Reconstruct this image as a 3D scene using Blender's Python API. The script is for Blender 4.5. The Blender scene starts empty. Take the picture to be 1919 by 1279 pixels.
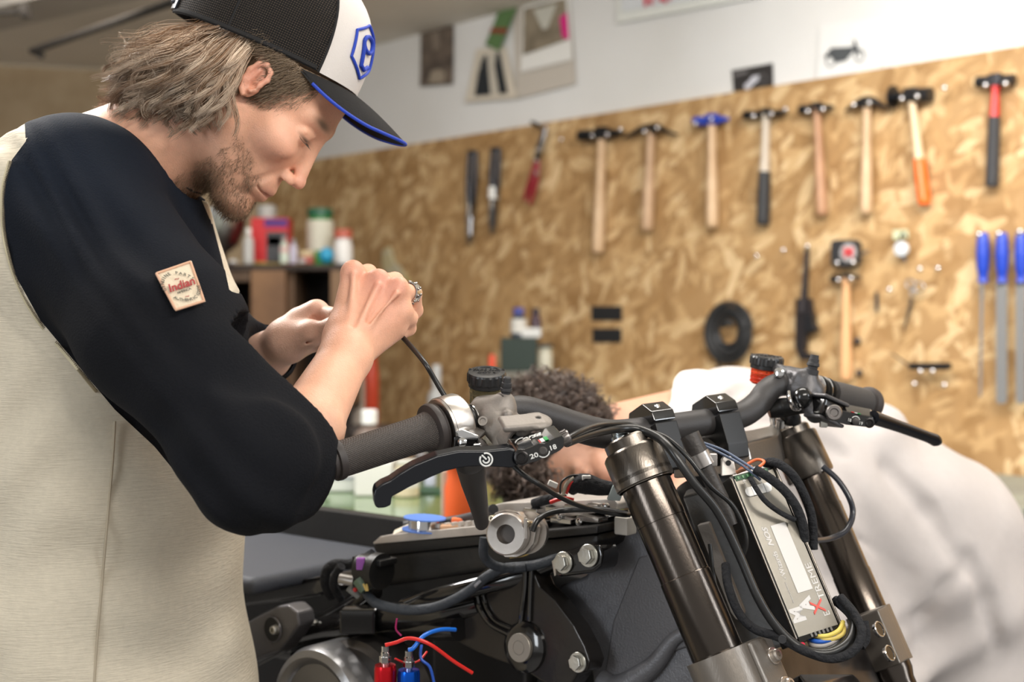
import bpy, bmesh, math, random
import numpy as np
from mathutils import Vector, Matrix
random.seed(7); np.random.seed(7)
S = bpy.context.scene
C = S.collection
# ---------------------------------------------------------------- camera, world, lights, exposure
F = 2400.0; CX = 959.5; HY = 600.0; CZ = 1.25        # focal length in pixels, horizon row, camera height
cd = bpy.data.cameras.new('camera'); cam = bpy.data.objects.new('camera', cd); C.objects.link(cam)
cam.location = (0, 0, CZ); cam.rotation_euler = (math.pi/2, 0, 0)
cd.sensor_width = 36; cd.lens = 36*F/1919; cd.shift_y = -(639.5-HY)/1919; cd.clip_start = .05
cd.dof.use_dof = True; cd.dof.focus_distance = 1.30; cd.dof.aperture_fstop = 4.2
S.camera = cam
w = bpy.data.worlds.new('World'); S.world = w; w.use_nodes = True
w.node_tree.nodes['Background'].inputs[0].default_value = (1.0, .97, .93, 1); w.node_tree.nodes['Background'].inputs[1].default_value = .38
def area(name, loc, target, sx, sy, e, col=(1, .95, .88), spread=180):
    l = bpy.data.lights.new(name, 'AREA'); l.shape = 'RECTANGLE'; l.size = sx; l.size_y = sy; l.energy = e; l.color = col; l.spread = math.radians(spread)
    o = bpy.data.objects.new(name, l); C.objects.link(o); o.location = loc
    o.rotation_euler = (Vector(target)-Vector(loc)).to_track_quat('-Z', 'Y').to_euler()
    return o
area('ceiling_light_front', (.9, -.3, 2.55), (.1, 1.5, 1.1), 1.6, .5, 46)
area('ceiling_light_left', (-1.3, 2.3, 2.5), (-.3, 1.5, 1.3), 1.2, .5, 58, (1, .96, .92))
area('wall_light_right', (1.9, 1.35, 2.5), (2.45, 3.0, 1.2), 1.6, .4, 19, (1, .97, .93), 110)
area('wall_light_middle', (.85, 2.6, 2.5), (1.3, 4.3, 1.2), 1.6, .4, 23, (1, .97, .93), 120)
area('ceiling_light_middle', (.4, 1.9, 2.5), (.4, 1.9, 0), 1.2, .35, 16)
area('wall_light_left', (-1.0, 4.0, 2.5), (-1.3, 6.6, 1.2), 1.2, .4, 14, (1, .95, .88), 130)
area('added_streak_light_right', (2.6, .4, 1.7), (.4, 1.6, 1.1), .35, 1.6, 18, (.9, .95, 1))  # added lamp, not a real window: draws streaks on the fork metal
area('added_streak_light_left', (-2.0, -.6, 1.7), (-.2, 1.5, 1.1), .6, 1.4, 20, (.9, .95, 1))  # second added lamp for streaks on the metal, no window modelled
S.view_settings.view_transform = 'Standard'; S.view_settings.look = 'None'; S.view_settings.gamma = 1
S.view_settings.use_curve_mapping = False; S.view_settings.exposure = .42

# ---------------------------------------------------------------- points
def P(px, py, d): return Vector(((px-CX)*d/F, d, CZ-(py-HY)*d/F))
WA, WB = .1931, .1792                                  # the tool wall: WA*X + WB*Y = 1
WN = Vector((-WA, -WB, 0)).normalized(); WT = Vector((WB, -WA, 0)).normalized(); WC = 1/math.hypot(WA, WB); UP = Vector((0, 0, 1))
def W(px, py, off=0.0):                                # the point of the tool wall (moved off into the room) seen along a pixel's ray
    r = Vector(((px-CX)/F, 1, -(py-HY)/F)); d = (WC-off)/(-WN.dot(r)); return Vector((0, 0, CZ))+r*d
def onray(px, py, p0, n):
    r = Vector(((px-CX)/F, 1, -(py-HY)/F)); o = Vector((0, 0, CZ)); t = (Vector(p0)-o).dot(n)/r.dot(n); return o+r*t
def n_(v): return Vector(v).normalized()
# ---------------------------------------------------------------- materials
def nd(nt, t, **k):
    n = nt.nodes.new(t)
    for a, b in k.items(): setattr(n, a, b)
    return n
MATS = {}
def M(name, col, rough=.5, metal=0., bump=None, var=None, **kw):
    """bump=(scale, strength[, stretch xyz]); var=(scale, second colour[, low, high])"""
    if name in MATS: return MATS[name]
    m = bpy.data.materials.new(name); m.use_nodes = True; nt = m.node_tree; b = nt.nodes['Principled BSDF']; MATS[name] = m
    b.inputs['Base Color'].default_value = (*col, 1); b.inputs['Roughness'].default_value = rough; b.inputs['Metallic'].default_value = metal
    for k, v in kw.items(): b.inputs[k.replace('_', ' ')].default_value = v
    tc = nd(nt, 'ShaderNodeTexCoord')
    if var:
        n = nd(nt, 'ShaderNodeTexNoise'); n.inputs['Scale'].default_value = var[0]; n.inputs['Detail'].default_value = 4
        nt.links.new(tc.outputs['Object'], n.inputs['Vector'])
        r = nd(nt, 'ShaderNodeMapRange'); r.inputs[1].default_value = var[2] if len(var) > 2 else .35; r.inputs[2].default_value = var[3] if len(var) > 3 else .65
        nt.links.new(n.outputs[0], r.inputs[0])
        mx = nd(nt, 'ShaderNodeMix', data_type='RGBA'); mx.inputs[6].default_value = (*col, 1); mx.inputs[7].default_value = (*var[1], 1)
        nt.links.new(r.outputs[0], mx.inputs[0]); nt.links.new(mx.outputs[2], b.inputs['Base Color'])
    if bump:
        n = nd(nt, 'ShaderNodeTexNoise'); n.inputs['Scale'].default_value = bump[0]; n.inputs['Detail'].default_value = 5
        mp = nd(nt, 'ShaderNodeMapping'); nt.links.new(tc.outputs['Object'], mp.inputs[0]); nt.links.new(mp.outputs[0], n.inputs['Vector'])
        if len(bump) > 2: mp.inputs['Scale'].default_value = bump[2]
        bp = nd(nt, 'ShaderNodeBump'); bp.inputs['Strength'].default_value = bump[1]; bp.inputs['Distance'].default_value = .002
        nt.links.new(n.outputs[0], bp.inputs['Height']); nt.links.new(bp.outputs[0], b.inputs['Normal'])
    return m
def attr_mat(name, rough=.5, bump=None, sss=0., sheen=0., fine=None):     # colour comes from the mesh attribute 'tint' (skin, hair, cloth; some light and shade painted in)
    m = bpy.data.materials.new(name); m.use_nodes = True; nt = m.node_tree; b = nt.nodes['Principled BSDF']
    a = nd(nt, 'ShaderNodeAttribute', attribute_name='tint'); out = a.outputs['Color']
    tc = nd(nt, 'ShaderNodeTexCoord')
    if fine:
        n = nd(nt, 'ShaderNodeTexNoise'); n.inputs['Scale'].default_value = fine[0]; n.inputs['Detail'].default_value = 6; n.inputs['Roughness'].default_value = .7
        nt.links.new(tc.outputs['Object'], n.inputs['Vector'])
        r = nd(nt, 'ShaderNodeMapRange'); r.inputs[1].default_value = .3; r.inputs[2].default_value = .7; r.inputs[3].default_value = 1-fine[1]; r.inputs[4].default_value = 1+fine[1]
        nt.links.new(n.outputs[0], r.inputs[0])
        v = nd(nt, 'ShaderNodeVectorMath', operation='SCALE'); nt.links.new(out, v.inputs[0]); nt.links.new(r.outputs[0], v.inputs['Scale']); out = v.outputs[0]
    nt.links.new(out, b.inputs['Base Color']); b.inputs['Roughness'].default_value = rough
    if sss:
        b.inputs['Subsurface Weight'].default_value = sss; b.inputs['Subsurface Radius'].default_value = (.012, .005, .003); b.inputs['Subsurface Scale'].default_value = 1.0
    if bump:
        n = nd(nt, 'ShaderNodeTexNoise'); n.inputs['Scale'].default_value = bump[0]; n.inputs['Detail'].default_value = 6
        mp = nd(nt, 'ShaderNodeMapping'); nt.links.new(tc.outputs['Object'], mp.inputs[0]); nt.links.new(mp.outputs[0], n.inputs['Vector'])
        if len(bump) > 2: mp.inputs['Scale'].default_value = bump[2]
        bp = nd(nt, 'ShaderNodeBump'); bp.inputs['Strength'].default_value = bump[1]; bp.inputs['Distance'].default_value = .002
        nt.links.new(n.outputs[0], bp.inputs['Height']); nt.links.new(bp.outputs[0], b.inputs['Normal'])
    return m
# ---------------------------------------------------------------- objects
def tag(o, label=None, cat=None, group=None, kind=None):
    for k, v in (('label', label), ('category', cat), ('group', group), ('kind', kind)):
        if v: o[k] = v
    return o
def thing(name, loc, label, cat, group=None):
    o = bpy.data.objects.new(name, None); C.objects.link(o); o.location = loc; o.empty_display_size = .05
    return tag(o, label, cat, group)
def rootloc(p):
    while p is not None and p.parent is not None: p = p.parent
    return Vector(p.location) if p is not None else None
class G:                                               # gathers faces, then becomes one mesh object
    def __init__(s): s.v = []; s.f = []; s.m = []; s.cur = 0; s.bv = False
    def add(s, vs, fs):
        k = len(s.v); s.v += [tuple(v) for v in vs]; s.f += [tuple(i+k for i in f) for f in fs]; s.m += [s.cur]*len(fs); return s
    def box(s, c, sz, ax=None, bev=0., seg=2):
        c = Vector(c); A = ax or (Vector((1, 0, 0)), Vector((0, 1, 0)), UP)
        bm = bmesh.new(); bmesh.ops.create_cube(bm, size=1)
        for v in bm.verts: v.co = Vector((v.co.x*sz[0], v.co.y*sz[1], v.co.z*sz[2]))
        s.bv |= bool(bev)
        if bev: bmesh.ops.bevel(bm, geom=list(bm.edges), offset=min(bev, min(sz)*.45), segments=seg, profile=.5, affect='EDGES')
        bm.verts.index_update()
        s.add([c+A[0]*v.co.x+A[1]*v.co.y+A[2]*v.co.z for v in bm.verts], [[v.index for v in f.verts] for f in bm.faces]); bm.free(); return s
    def tube(s, pts, r, seg=14, smooth=0, flat=1., upv=None):       # a swept round (or flattened) rod, radius per point
        pts = [Vector(p) for p in pts]; rr = list(r) if hasattr(r, '__len__') else [r]*len(pts)
        if smooth:
            q = []; q2 = []
            n = len(pts)
            for i in range(n-1):
                p0, p1, p2, p3 = pts[max(i-1, 0)], pts[i], pts[i+1], pts[min(i+2, n-1)]
                for j in range(smooth):
                    t = j/smooth
                    q.append(.5*((2*p1)+(p2-p0)*t+(2*p0-5*p1+4*p2-p3)*t*t+(3*p1-p0-3*p2+p3)*t**3)); q2.append(rr[i]*(1-t)+rr[i+1]*t)
            q.append(pts[-1]); q2.append(rr[-1]); pts, rr = q, q2
        n = len(pts); T = [(pts[min(i+1, n-1)]-pts[max(i-1, 0)]).normalized() for i in range(n)]
        u = Vector(upv) if upv else (UP if abs(T[0].z) < .9 else Vector((1, 0, 0)))
        a = (u-T[0]*u.dot(T[0])).normalized(); vs = []
        for i in range(n):
            a = (a-T[i]*a.dot(T[i])).normalized(); b = T[i].cross(a)
            for k in range(seg):
                t = 2*math.pi*k/seg; vs.append(pts[i]+a*(rr[i]*math.cos(t))+b*(rr[i]*flat*math.sin(t)))
        fs = [(i*seg+k, i*seg+(k+1) % seg, (i+1)*seg+(k+1) % seg, (i+1)*seg+k) for i in range(n-1) for k in range(seg)]
        fs += [tuple(range(seg-1, -1, -1)), tuple(range((n-1)*seg, n*seg))]
        return s.add(vs, fs)
    def lathe(s, o, ax, prof, seg=32, ref=None, cap=True):           # prof: (along, radius)
        o = Vector(o); ax = n_(ax); r = Vector(ref) if ref else (UP if abs(ax.z) < .9 else Vector((1, 0, 0)))
        a = (r-ax*r.dot(ax)).normalized(); b = ax.cross(a); n = len(prof)
        vs = [o+ax*h+(a*math.cos(2*math.pi*k/seg)+b*math.sin(2*math.pi*k/seg))*R for h, R in prof for k in range(seg)]
        fs = [(i*seg+k, i*seg+(k+1) % seg, (i+1)*seg+(k+1) % seg, (i+1)*seg+k) for i in range(n-1) for k in range(seg)]
        if cap: fs += [tuple(range(seg-1, -1, -1)), tuple(range((n-1)*seg, n*seg))]
        return s.add(vs, fs)
    def prism(s, pts, ext, bev=0., seg=2):                            # polygon of 3D points pushed along ext, edges rounded
        ext = Vector(ext); pts = [Vector(p) for p in pts]; n = len(pts); bm = bmesh.new()
        a = [bm.verts.new(p) for p in pts]; b = [bm.verts.new(p+ext) for p in pts]
        bm.faces.new(a); bm.faces.new(b[::-1])
        for i in range(n): bm.faces.new((a[i], b[i], b[(i+1) % n], a[(i+1) % n]))
        bmesh.ops.recalc_face_normals(bm, faces=list(bm.faces))
        s.bv |= bool(bev)
        if bev: bmesh.ops.bevel(bm, geom=list(bm.edges), offset=bev, segments=seg, profile=.5, affect='EDGES', clamp_overlap=True)
        bm.verts.index_update(); s.add([v.co.copy() for v in bm.verts], [[v.index for v in f.verts] for f in bm.faces]); bm.free(); return s
    def ball(s, c, r, seg=16, ax=None):
        r = r if hasattr(r, '__len__') else (r, r, r); A = ax or (Vector((1, 0, 0)), Vector((0, 1, 0)), UP)
        bm = bmesh.new(); bmesh.ops.create_uvsphere(bm, u_segments=seg, v_segments=max(6, seg//2), radius=1); bm.verts.index_update()
        s.add([Vector(c)+A[0]*v.co.x*r[0]+A[1]*v.co.y*r[1]+A[2]*v.co.z*r[2] for v in bm.verts], [[v.index for v in f.verts] for f in bm.faces]); bm.free(); return s
    def obj(s, name, mats, parent=None, smooth=35, label=None, cat=None, group=None, kind=None, loc=None):
        v = np.array([tuple(x) for x in s.v], dtype=np.float64)
        off = rootloc(parent)
        if off is None: off = Vector(loc) if loc is not None else Vector(((v[:, 0].min()+v[:, 0].max())/2, (v[:, 1].min()+v[:, 1].max())/2, v[:, 2].min()))
        me = bpy.data.meshes.new(name); me.from_pydata([tuple(x) for x in v-np.array(off)], [], s.f)
        for m in (mats if isinstance(mats, (list, tuple)) else [mats]): me.materials.append(m)
        if any(s.m): me.polygons.foreach_set('material_index', s.m)
        bm = bmesh.new(); bm.from_mesh(me); bmesh.ops.recalc_face_normals(bm, faces=list(bm.faces)); bm.to_mesh(me); bm.free()
        if smooth:
            me.polygons.foreach_set('use_smooth', [True]*len(me.polygons)); me.set_sharp_from_angle(angle=math.radians(smooth))
        me.update(); o = bpy.data.objects.new(name, me); C.objects.link(o)
        if parent is not None: o.parent = parent
        else: o.location = off
        if smooth and s.bv:
            wn = o.modifiers.new('weighted_normals', 'WEIGHTED_NORMAL'); wn.keep_sharp = True; wn.weight = 100
        return tag(o, label, cat, group, kind)
def copy_tree(o, parent=None):
    c = o.copy(); C.objects.link(c)
    if parent is not None: c.parent = parent
    for ch in [x for x in C.objects if x.parent == o]: copy_tree(ch, c)
    return c
def text(s_, origin, right, up, size, mat, name, parent, align='CENTER', shear=0., ext=.0002, label=None, bold=0., sx=1.):
    cu = bpy.data.curves.new('t', 'FONT'); cu.body = s_; cu.size = size; cu.align_x = align; cu.align_y = 'CENTER'; cu.shear = shear; cu.extrude = ext; cu.offset = bold; cu.resolution_u = 3
    to = bpy.data.objects.new('t', cu); me = bpy.data.meshes.new_from_object(to); bpy.data.objects.remove(to)
    r = n_(right); u = n_(Vector(up)-r*Vector(up).dot(r)); n = r.cross(u); off = rootloc(parent) or Vector((0, 0, 0))
    for v in me.vertices: v.co = Vector(origin)+r*v.co.x*sx+u*v.co.y+n*v.co.z-off
    me.materials.clear(); me.materials.append(mat); me.update(); o = bpy.data.objects.new(name, me); C.objects.link(o); o.parent = parent
    if label: o['label'] = label
    return o
# ---------------------------------------------------------------- distance fields, for bodies, cloth and castings
class SDF:
    def __init__(s, lo, hi, h):
        s.lo = np.array(lo, float); s.h = h; n = np.ceil((np.array(hi)-s.lo)/h).astype(int)+1; s.n = n
        ax = [(s.lo[i]+np.arange(n[i])*h).astype(np.float32) for i in range(3)]
        s.X, s.Y, s.Z = ax[0][:, None, None], ax[1][None, :, None], ax[2][None, None, :]; s.d = np.full(tuple(n), 9., np.float32)
    def ell(s, c, r, R=None):
        x, y, z = s.X-c[0], s.Y-c[1], s.Z-c[2]
        if R is not None:
            a = [R[i][0]*x+R[i][1]*y+R[i][2]*z for i in range(3)]; x, y, z = a
        k0 = np.sqrt((x/r[0])**2+(y/r[1])**2+(z/r[2])**2); k1 = np.sqrt((x/r[0]**2)**2+(y/r[1]**2)**2+(z/r[2]**2)**2)+1e-6
        return (k0*(k0-1)/k1).astype(np.float32)
    def cap(s, a, b, ra, rb=None, sc=(1, 1, 1)):
        rb = ra if rb is None else rb; a = np.array(a, float)/sc; b = np.array(b, float)/sc; ba = b-a; L = float(ba@ba)+1e-12
        x, y, z = s.X/sc[0]-a[0], s.Y/sc[1]-a[1], s.Z/sc[2]-a[2]
        t = np.clip((x*ba[0]+y*ba[1]+z*ba[2])/L, 0, 1)
        return ((np.sqrt((x-ba[0]*t)**2+(y-ba[1]*t)**2+(z-ba[2]*t)**2)-(ra+(rb-ra)*t))*min(sc)).astype(np.float32)
    def box(s, c, hsz, rad=0., R=None):
        x, y, z = s.X-c[0], s.Y-c[1], s.Z-c[2]
        if R is not None: x, y, z = [R[i][0]*x+R[i][1]*y+R[i][2]*z for i in range(3)]
        q = [np.abs(v)-hh+rad for v, hh in zip((x, y, z), hsz)]
        return (np.sqrt(sum(np.maximum(v, 0)**2 for v in q))+np.minimum(np.maximum(np.maximum(q[0], q[1]), q[2]), 0)-rad).astype(np.float32)
    def add(s, d, k=0.): s.d = smin(s.d, d, k); return s
    def cut(s, d, k=0.): s.d = -smin(-s.d, d, k); return s
    def mesh(s):                                       # surface nets
        v = s.d; ins = v < 0; n = v.shape
        c = [(i, j, k) for i in (0, 1) for j in (0, 1) for k in (0, 1)]
        sl = lambda i, j, k: (slice(i, n[0]-1+i), slice(j, n[1]-1+j), slice(k, n[2]-1+k))
        cnt = sum(ins[sl(*q)].astype(np.uint8) for q in c); act = (cnt > 0) & (cnt < 8); idx = np.argwhere(act)
        vid = np.full(act.shape, -1, np.int64); vid[act] = np.arange(len(idx))
        acc = np.zeros((len(idx), 3)); ws = np.zeros(len(idx))
        val = {q: v[idx[:, 0]+q[0], idx[:, 1]+q[1], idx[:, 2]+q[2]].astype(float) for q in c}
        for a in c:
            for ax in range(3):
                if a[ax] == 0:
                    b = list(a); b[ax] = 1; b = tuple(b); x, y = val[a], val[b]; m = (x < 0) != (y < 0); t = np.where(m, x/np.where(m, x-y, 1), 0)
                    p = np.repeat(np.array([a], float), len(idx), 0); p[:, ax] += t; acc += p*m[:, None]; ws += m
        pos = (idx+acc/ws[:, None])*s.h+s.lo; faces = []
        for ax in range(3):
            a = [slice(1, n[i]-1) for i in range(3)]; a[ax] = slice(0, n[ax]-1); b = list(a); b[ax] = slice(1, n[ax])
            A, B = ins[tuple(a)], ins[tuple(b)]
            o1, o2 = [i for i in range(3) if i != ax]
            for flip in (0, 1):
                e = np.argwhere((A & ~B) if flip else (~A & B))
                if not len(e): continue
                e = e.copy(); e[:, o1] += 1; e[:, o2] += 1
                q = []
                for d1, d2 in ((0, 0), (1, 0), (1, 1), (0, 1)):
                    g = e.copy(); g[:, o1] -= d1; g[:, o2] -= d2; q.append(vid[g[:, 0], g[:, 1], g[:, 2]])
                f = np.stack(q, 1); f = f[(f >= 0).all(1)]
                if (flip == 1) != (ax == 1): f = f[:, ::-1]
                faces.append(f)
        return pos, np.concatenate(faces)
def smin(a, b, k):
    if k <= 0: return np.minimum(a, b)
    h = np.maximum(k-np.abs(a-b), 0)/k; return np.minimum(a, b)-h*h*k*.25
def np_obj(name, pos, faces, mats, parent=None, tint=None, mi=None, smooth=True, label=None, cat=None, group=None, kind=None, flip=False):
    off = rootloc(parent)
    if off is None: off = Vector((*((pos.min(0)+pos.max(0))/2)[:2], pos[:, 2].min()))
    me = bpy.data.meshes.new(name); nf = len(faces); k = faces.shape[1]
    me.vertices.add(len(pos)); me.vertices.foreach_set('co', (pos-np.array(off)).astype(np.float32).ravel())
    me.loops.add(nf*k); me.loops.foreach_set('vertex_index', (faces[:, ::-1] if flip else faces).astype(np.int32).ravel())
    me.polygons.add(nf); me.polygons.foreach_set('loop_start', np.arange(0, nf*k, k, dtype=np.int32)); me.polygons.foreach_set('loop_total', np.full(nf, k, np.int32))
    for m in (mats if isinstance(mats, (list, tuple)) else [mats]): me.materials.append(m)
    if mi is not None: me.polygons.foreach_set('material_index', mi.astype(np.int32))
    me.polygons.foreach_set('use_smooth', np.full(nf, smooth)); me.update(calc_edges=True)
    if tint is not None:
        a = me.attributes.new('tint', 'FLOAT_COLOR', 'POINT'); a.data.foreach_set('color', np.concatenate([tint, np.ones((len(tint), 1))], 1).astype(np.float32).ravel())
    o = bpy.data.objects.new(name, me); C.objects.link(o)
    if parent is not None: o.parent = parent
    else: o.location = off
    return tag(o, label, cat, group, kind)
def sub_mesh(pos, faces, keep):                         # the faces kept, with only their vertices
    f = faces[keep]; u, inv = np.unique(f, return_inverse=True); return pos[u], inv.reshape(f.shape), u
def strands(paths, r, sides=3):                         # paths (N,K,3), r (K,) or (N,K) -> one mesh of thin tapered hairs
    N, K, _ = paths.shape; r = np.broadcast_to(np.asarray(r), (N, K))
    T = np.gradient(paths, axis=1); T /= np.linalg.norm(T, axis=2, keepdims=True)+1e-9
    a = np.cross(T, np.array([.31, .9, .17])); a /= np.linalg.norm(a, axis=2, keepdims=True)+1e-9; b = np.cross(T, a)
    th = np.arange(sides)*2*np.pi/sides
    V = paths[:, :, None, :]+r[:, :, None, None]*(a[:, :, None, :]*np.cos(th)[None, None, :, None]+b[:, :, None, :]*np.sin(th)[None, None, :, None])
    i = np.arange(N)[:, None, None]*K*sides; j = np.arange(K-1)[None, :, None]*sides; k = np.arange(sides)[None, None, :]; k2 = (k+1) % sides
    f = np.stack([i+j+k, i+j+k2, i+j+sides+k2, i+j+sides+k], -1).reshape(-1, 4)
    return V.reshape(-1, 3), f
def project(p): return p[:, 0]*F/p[:, 1]+CX, HY-(p[:, 2]-CZ)*F/p[:, 1]
def inpoly(x, y, poly):
    r = np.zeros(len(x), bool); n = len(poly)
    for i in range(n):
        x1, y1 = poly[i]; x2, y2 = poly[(i+1) % n]
        r ^= ((y1 > y) != (y2 > y)) & (x < (x2-x1)*(y-y1)/((y2-y1) or 1e-9)+x1)
    return r
# ---------------------------------------------------------------- materials of the room
def osb_material():
    m = bpy.data.materials.new('strand_board'); m.use_nodes = True; nt = m.node_tree; b = nt.nodes['Principled BSDF']; b.inputs['Roughness'].default_value = .62
    tc = nd(nt, 'ShaderNodeTexCoord'); cur = None; L = nt.links.new
    big = nd(nt, 'ShaderNodeTexNoise'); big.inputs['Scale'].default_value = 3.0; L(tc.outputs['Object'], big.inputs['Vector'])
    base = nd(nt, 'ShaderNodeValToRGB'); base.color_ramp.elements[0].position = .3; base.color_ramp.elements[0].color = (.30, .165, .062, 1); base.color_ramp.elements[1].position = .7; base.color_ramp.elements[1].color = (.45, .28, .125, 1)
    L(big.outputs[0], base.inputs[0]); cur = base.outputs[0]
    h = None
    for i, (ang, sc, st) in enumerate([(.5, 20, 2.6), (-.9, 27, 3.2), (1.4, 18, 2.4), (2.3, 33, 3.4), (.1, 38, 2.6), (-.4, 24, 3.4), (1.9, 34, 2.8)]):
        mp = nd(nt, 'ShaderNodeMapping'); mp.inputs['Rotation'].default_value = (0, ang, 0); mp.inputs['Location'].default_value = (i*3.1, 0, i*1.7); L(tc.outputs['Object'], mp.inputs[0])
        m2 = nd(nt, 'ShaderNodeMapping'); m2.inputs['Scale'].default_value = (sc, 1, sc/st); L(mp.outputs[0], m2.inputs[0])
        v = nd(nt, 'ShaderNodeTexVoronoi', feature='F1'); v.inputs['Scale'].default_value = 1; L(m2.outputs[0], v.inputs['Vector'])
        sp = nd(nt, 'ShaderNodeSeparateColor'); L(v.outputs['Color'], sp.inputs[0])
        on = nd(nt, 'ShaderNodeMath', operation='GREATER_THAN'); on.inputs[1].default_value = .66; L(sp.outputs[0], on.inputs[0])
        dd = nd(nt, 'ShaderNodeMath', operation='LESS_THAN'); dd.inputs[1].default_value = .55; L(v.outputs['Distance'], dd.inputs[0])
        mu = nd(nt, 'ShaderNodeMath', operation='MULTIPLY'); L(on.outputs[0], mu.inputs[0]); L(dd.outputs[0], mu.inputs[1])
        m3 = nd(nt, 'ShaderNodeMath', operation='MULTIPLY'); L(mu.outputs[0], m3.inputs[0]); m3.inputs[1].default_value = .7
        r = nd(nt, 'ShaderNodeValToRGB'); e = r.color_ramp.elements; e[0].position = 0; e[0].color = (.27, .145, .05, 1); e[1].position = 1; e[1].color = (.72, .53, .30, 1)
        x = r.color_ramp.elements.new(.35); x.color = (.43, .255, .105, 1); x = r.color_ramp.elements.new(.75); x.color = (.55, .36, .17, 1); L(sp.outputs[1], r.inputs[0])
        mx = nd(nt, 'ShaderNodeMix', data_type='RGBA'); L(m3.outputs[0], mx.inputs[0]); L(cur, mx.inputs[6]); L(r.outputs[0], mx.inputs[7]); cur = mx.outputs[2]
    L(cur, b.inputs['Base Color'])
    return m
OSB = osb_material()
plaster = M('white_plaster', (.70, .695, .685), .9, bump=(30, .15), var=(2, (.66, .65, .63)))
ceilm = M('ceiling_paint', (.82, .78, .71), .9, bump=(20, .2), var=(1.5, (.72, .68, .61)))
floorm = M('concrete_floor', (.22, .21, .2), .6, bump=(12, .3), var=(4, (.16, .155, .15)))
nailm = M('nail_steel', (.75, .75, .77), .22, 1.)
WZ = 2.087; CEIL = 2.61
def wallframe(): return (WT, WN, UP)
def wall_slab(name, s0, s1, z0, z1, off0, off1, mat, **k):
    o = WN*(-WC); g = G(); c = o+WT*((s0+s1)/2)+WN*((off0+off1)/2)+UP*((z0+z1)/2)
    g.box((0, 0, 0), (s1-s0, abs(off1-off0), z1-z0))
    ob = g.obj(name, mat, smooth=0, loc=(0, 0, 0), **k); ob.location = c; ob.rotation_euler = (0, 0, math.atan2(WT.y, WT.x)); return ob
sC = W(482, 600).dot(WT)                                # the corner with the back wall
wall_slab('wall_right', sC-.3, 5.5, 0, CEIL, -.16, -.024, plaster, kind='structure')
wall_slab('tool_board', sC+.01, 4.2, .3, WZ, -.022, 0., OSB, label='strand board panel covering the lower part of the white wall, hung with tools', cat='tool board')
board = C.objects['tool_board']
g = G(); g.box((1, 2.5, -.05), (13, 13, .1)); g.obj('floor', floorm, kind='structure', smooth=0)
g = G(); g.box((1, 3.6, CEIL+.05), (13, 10.4, .1)); g.obj('ceiling', ceilm, kind='structure', smooth=0)
cA = W(482, 600); cB = P(0, 600, 6.75); bd = n_(cB-cA); bn = Vector((-bd.y, bd.x, 0)); bn = bn if bn.y < 0 else -bn
def back_slab(name, L0, L1, z0, z1, o0, o1, mat, **k):
    g = G(); g.box((0, 0, 0), (L1-L0, abs(o1-o0), z1-z0)); ob = g.obj(name, mat, smooth=0, loc=(0, 0, 0), **k)
    c = Vector((cA.x, cA.y, 0))+bd*((L0+L1)/2)+bn*((o0+o1)/2)+UP*((z0+z1)/2); ob.location = c; ob.rotation_euler = (0, 0, math.atan2(bd.y, bd.x)); return ob
back_slab('wall_back', -.1, 4.5, 0, CEIL, -.14, -.022, M('beige_paint', (.60, .52, .40), .9), kind='structure')
back_slab('back_board', .0, 4.2, .3, CEIL-.02, -.02, 0, M('pale_board', (.50, .385, .245), .7, var=(7, (.42, .31, .185)), bump=(30, .2)), label='pale strand board covering the far wall behind the man in the cap', cat='wall board')
# conduits under the ceiling
cm = M('conduit_grey', (.045, .038, .032), .7)
g = G(); g.tube([P(60, 96, 4.6), P(190, 50, 4.2), P(330, 2, 3.8), P(420, -30, 3.6)], .013, seg=10)
g.tube([P(78, 96, 4.6)+Vector((0, 0, -.0)), P(72, 108, 4.6)], .018, seg=8)
g.obj('conduit', cm, label='dark cable conduit running along the ceiling above the long fair hair', cat='conduit')
g = G(); g.tube([P(-60, 28, 4.4), P(48, 20, 4.4), P(52, 8, 4.4)], .012, seg=10); g.tube([P(40, 20, 4.4), P(54, 18, 4.4)], .03, seg=10)
g.obj('conduit', cm, label='short conduit with junction at the top left corner of the ceiling', cat='conduit')
g = G(); b0, b1 = P(-80, 60, 4.9), P(440, -60, 4.0); g.box((b0+b1)/2+UP*.09, ((b1-b0).length*1.2, .22, .16), ax=(n_((b1-b0)*Vector((1, 1, 0))), n_(Vector((-(b1-b0).y, (b1-b0).x, 0))), UP), bev=.004)
g.obj('trim_1', M('beam_paint', (.50, .46, .41), .85, bump=(14, .3)), kind='structure', smooth=30)

# ---------------------------------------------------------------- tools on the board
wood_l = M('ash_wood', (.60, .42, .26), .5, bump=(40, .3, (8, 8, 1)), var=(9, (.50, .33, .19)))
wood_m = M('worn_ash_wood', (.50, .33, .20), .5, bump=(40, .3, (8, 8, 1)), var=(9, (.38, .24, .14)))
wood_r = M('hickory_wood', (.44, .24, .13), .5, bump=(40, .3, (8, 8, 1)), var=(9, (.33, .17, .09)))
blk = M('forged_black', (.018, .018, .02), .38, .6, bump=(60, .2))
rubm = M('black_rubber', (.02, .02, .022), .6)
darkst = M('dark_steel', (.05, .05, .055), .32, .9)
steel = M('bright_steel', (.62, .62, .64), .25, 1.)
orange = M('orange_dip', (.78, .13, .01), .4); red = M('red_plastic', (.55, .02, .02), .35); bluem = M('blue_plastic', (.012, .045, .38), .35)
white = M('white_plastic', (.78, .77, .74), .4)
def nail(px, py, r=.0095):
    g = G(); p = W(px, py, .068); g.tube([W(px, py, -.005), p], .0022, seg=8); g.ball(p, r, 12)
    o = g.obj('nail', nailm, None); o.parent = board; o.matrix_parent_inverse = board.matrix_world.inverted() if False else Matrix.Identity(4)
    bw = Matrix.Translation(board.location) @ board.rotation_euler.to_matrix().to_4x4(); o.matrix_basis = bw.inverted() @ Matrix.Translation(o.location); return o
OF = .035
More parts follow.
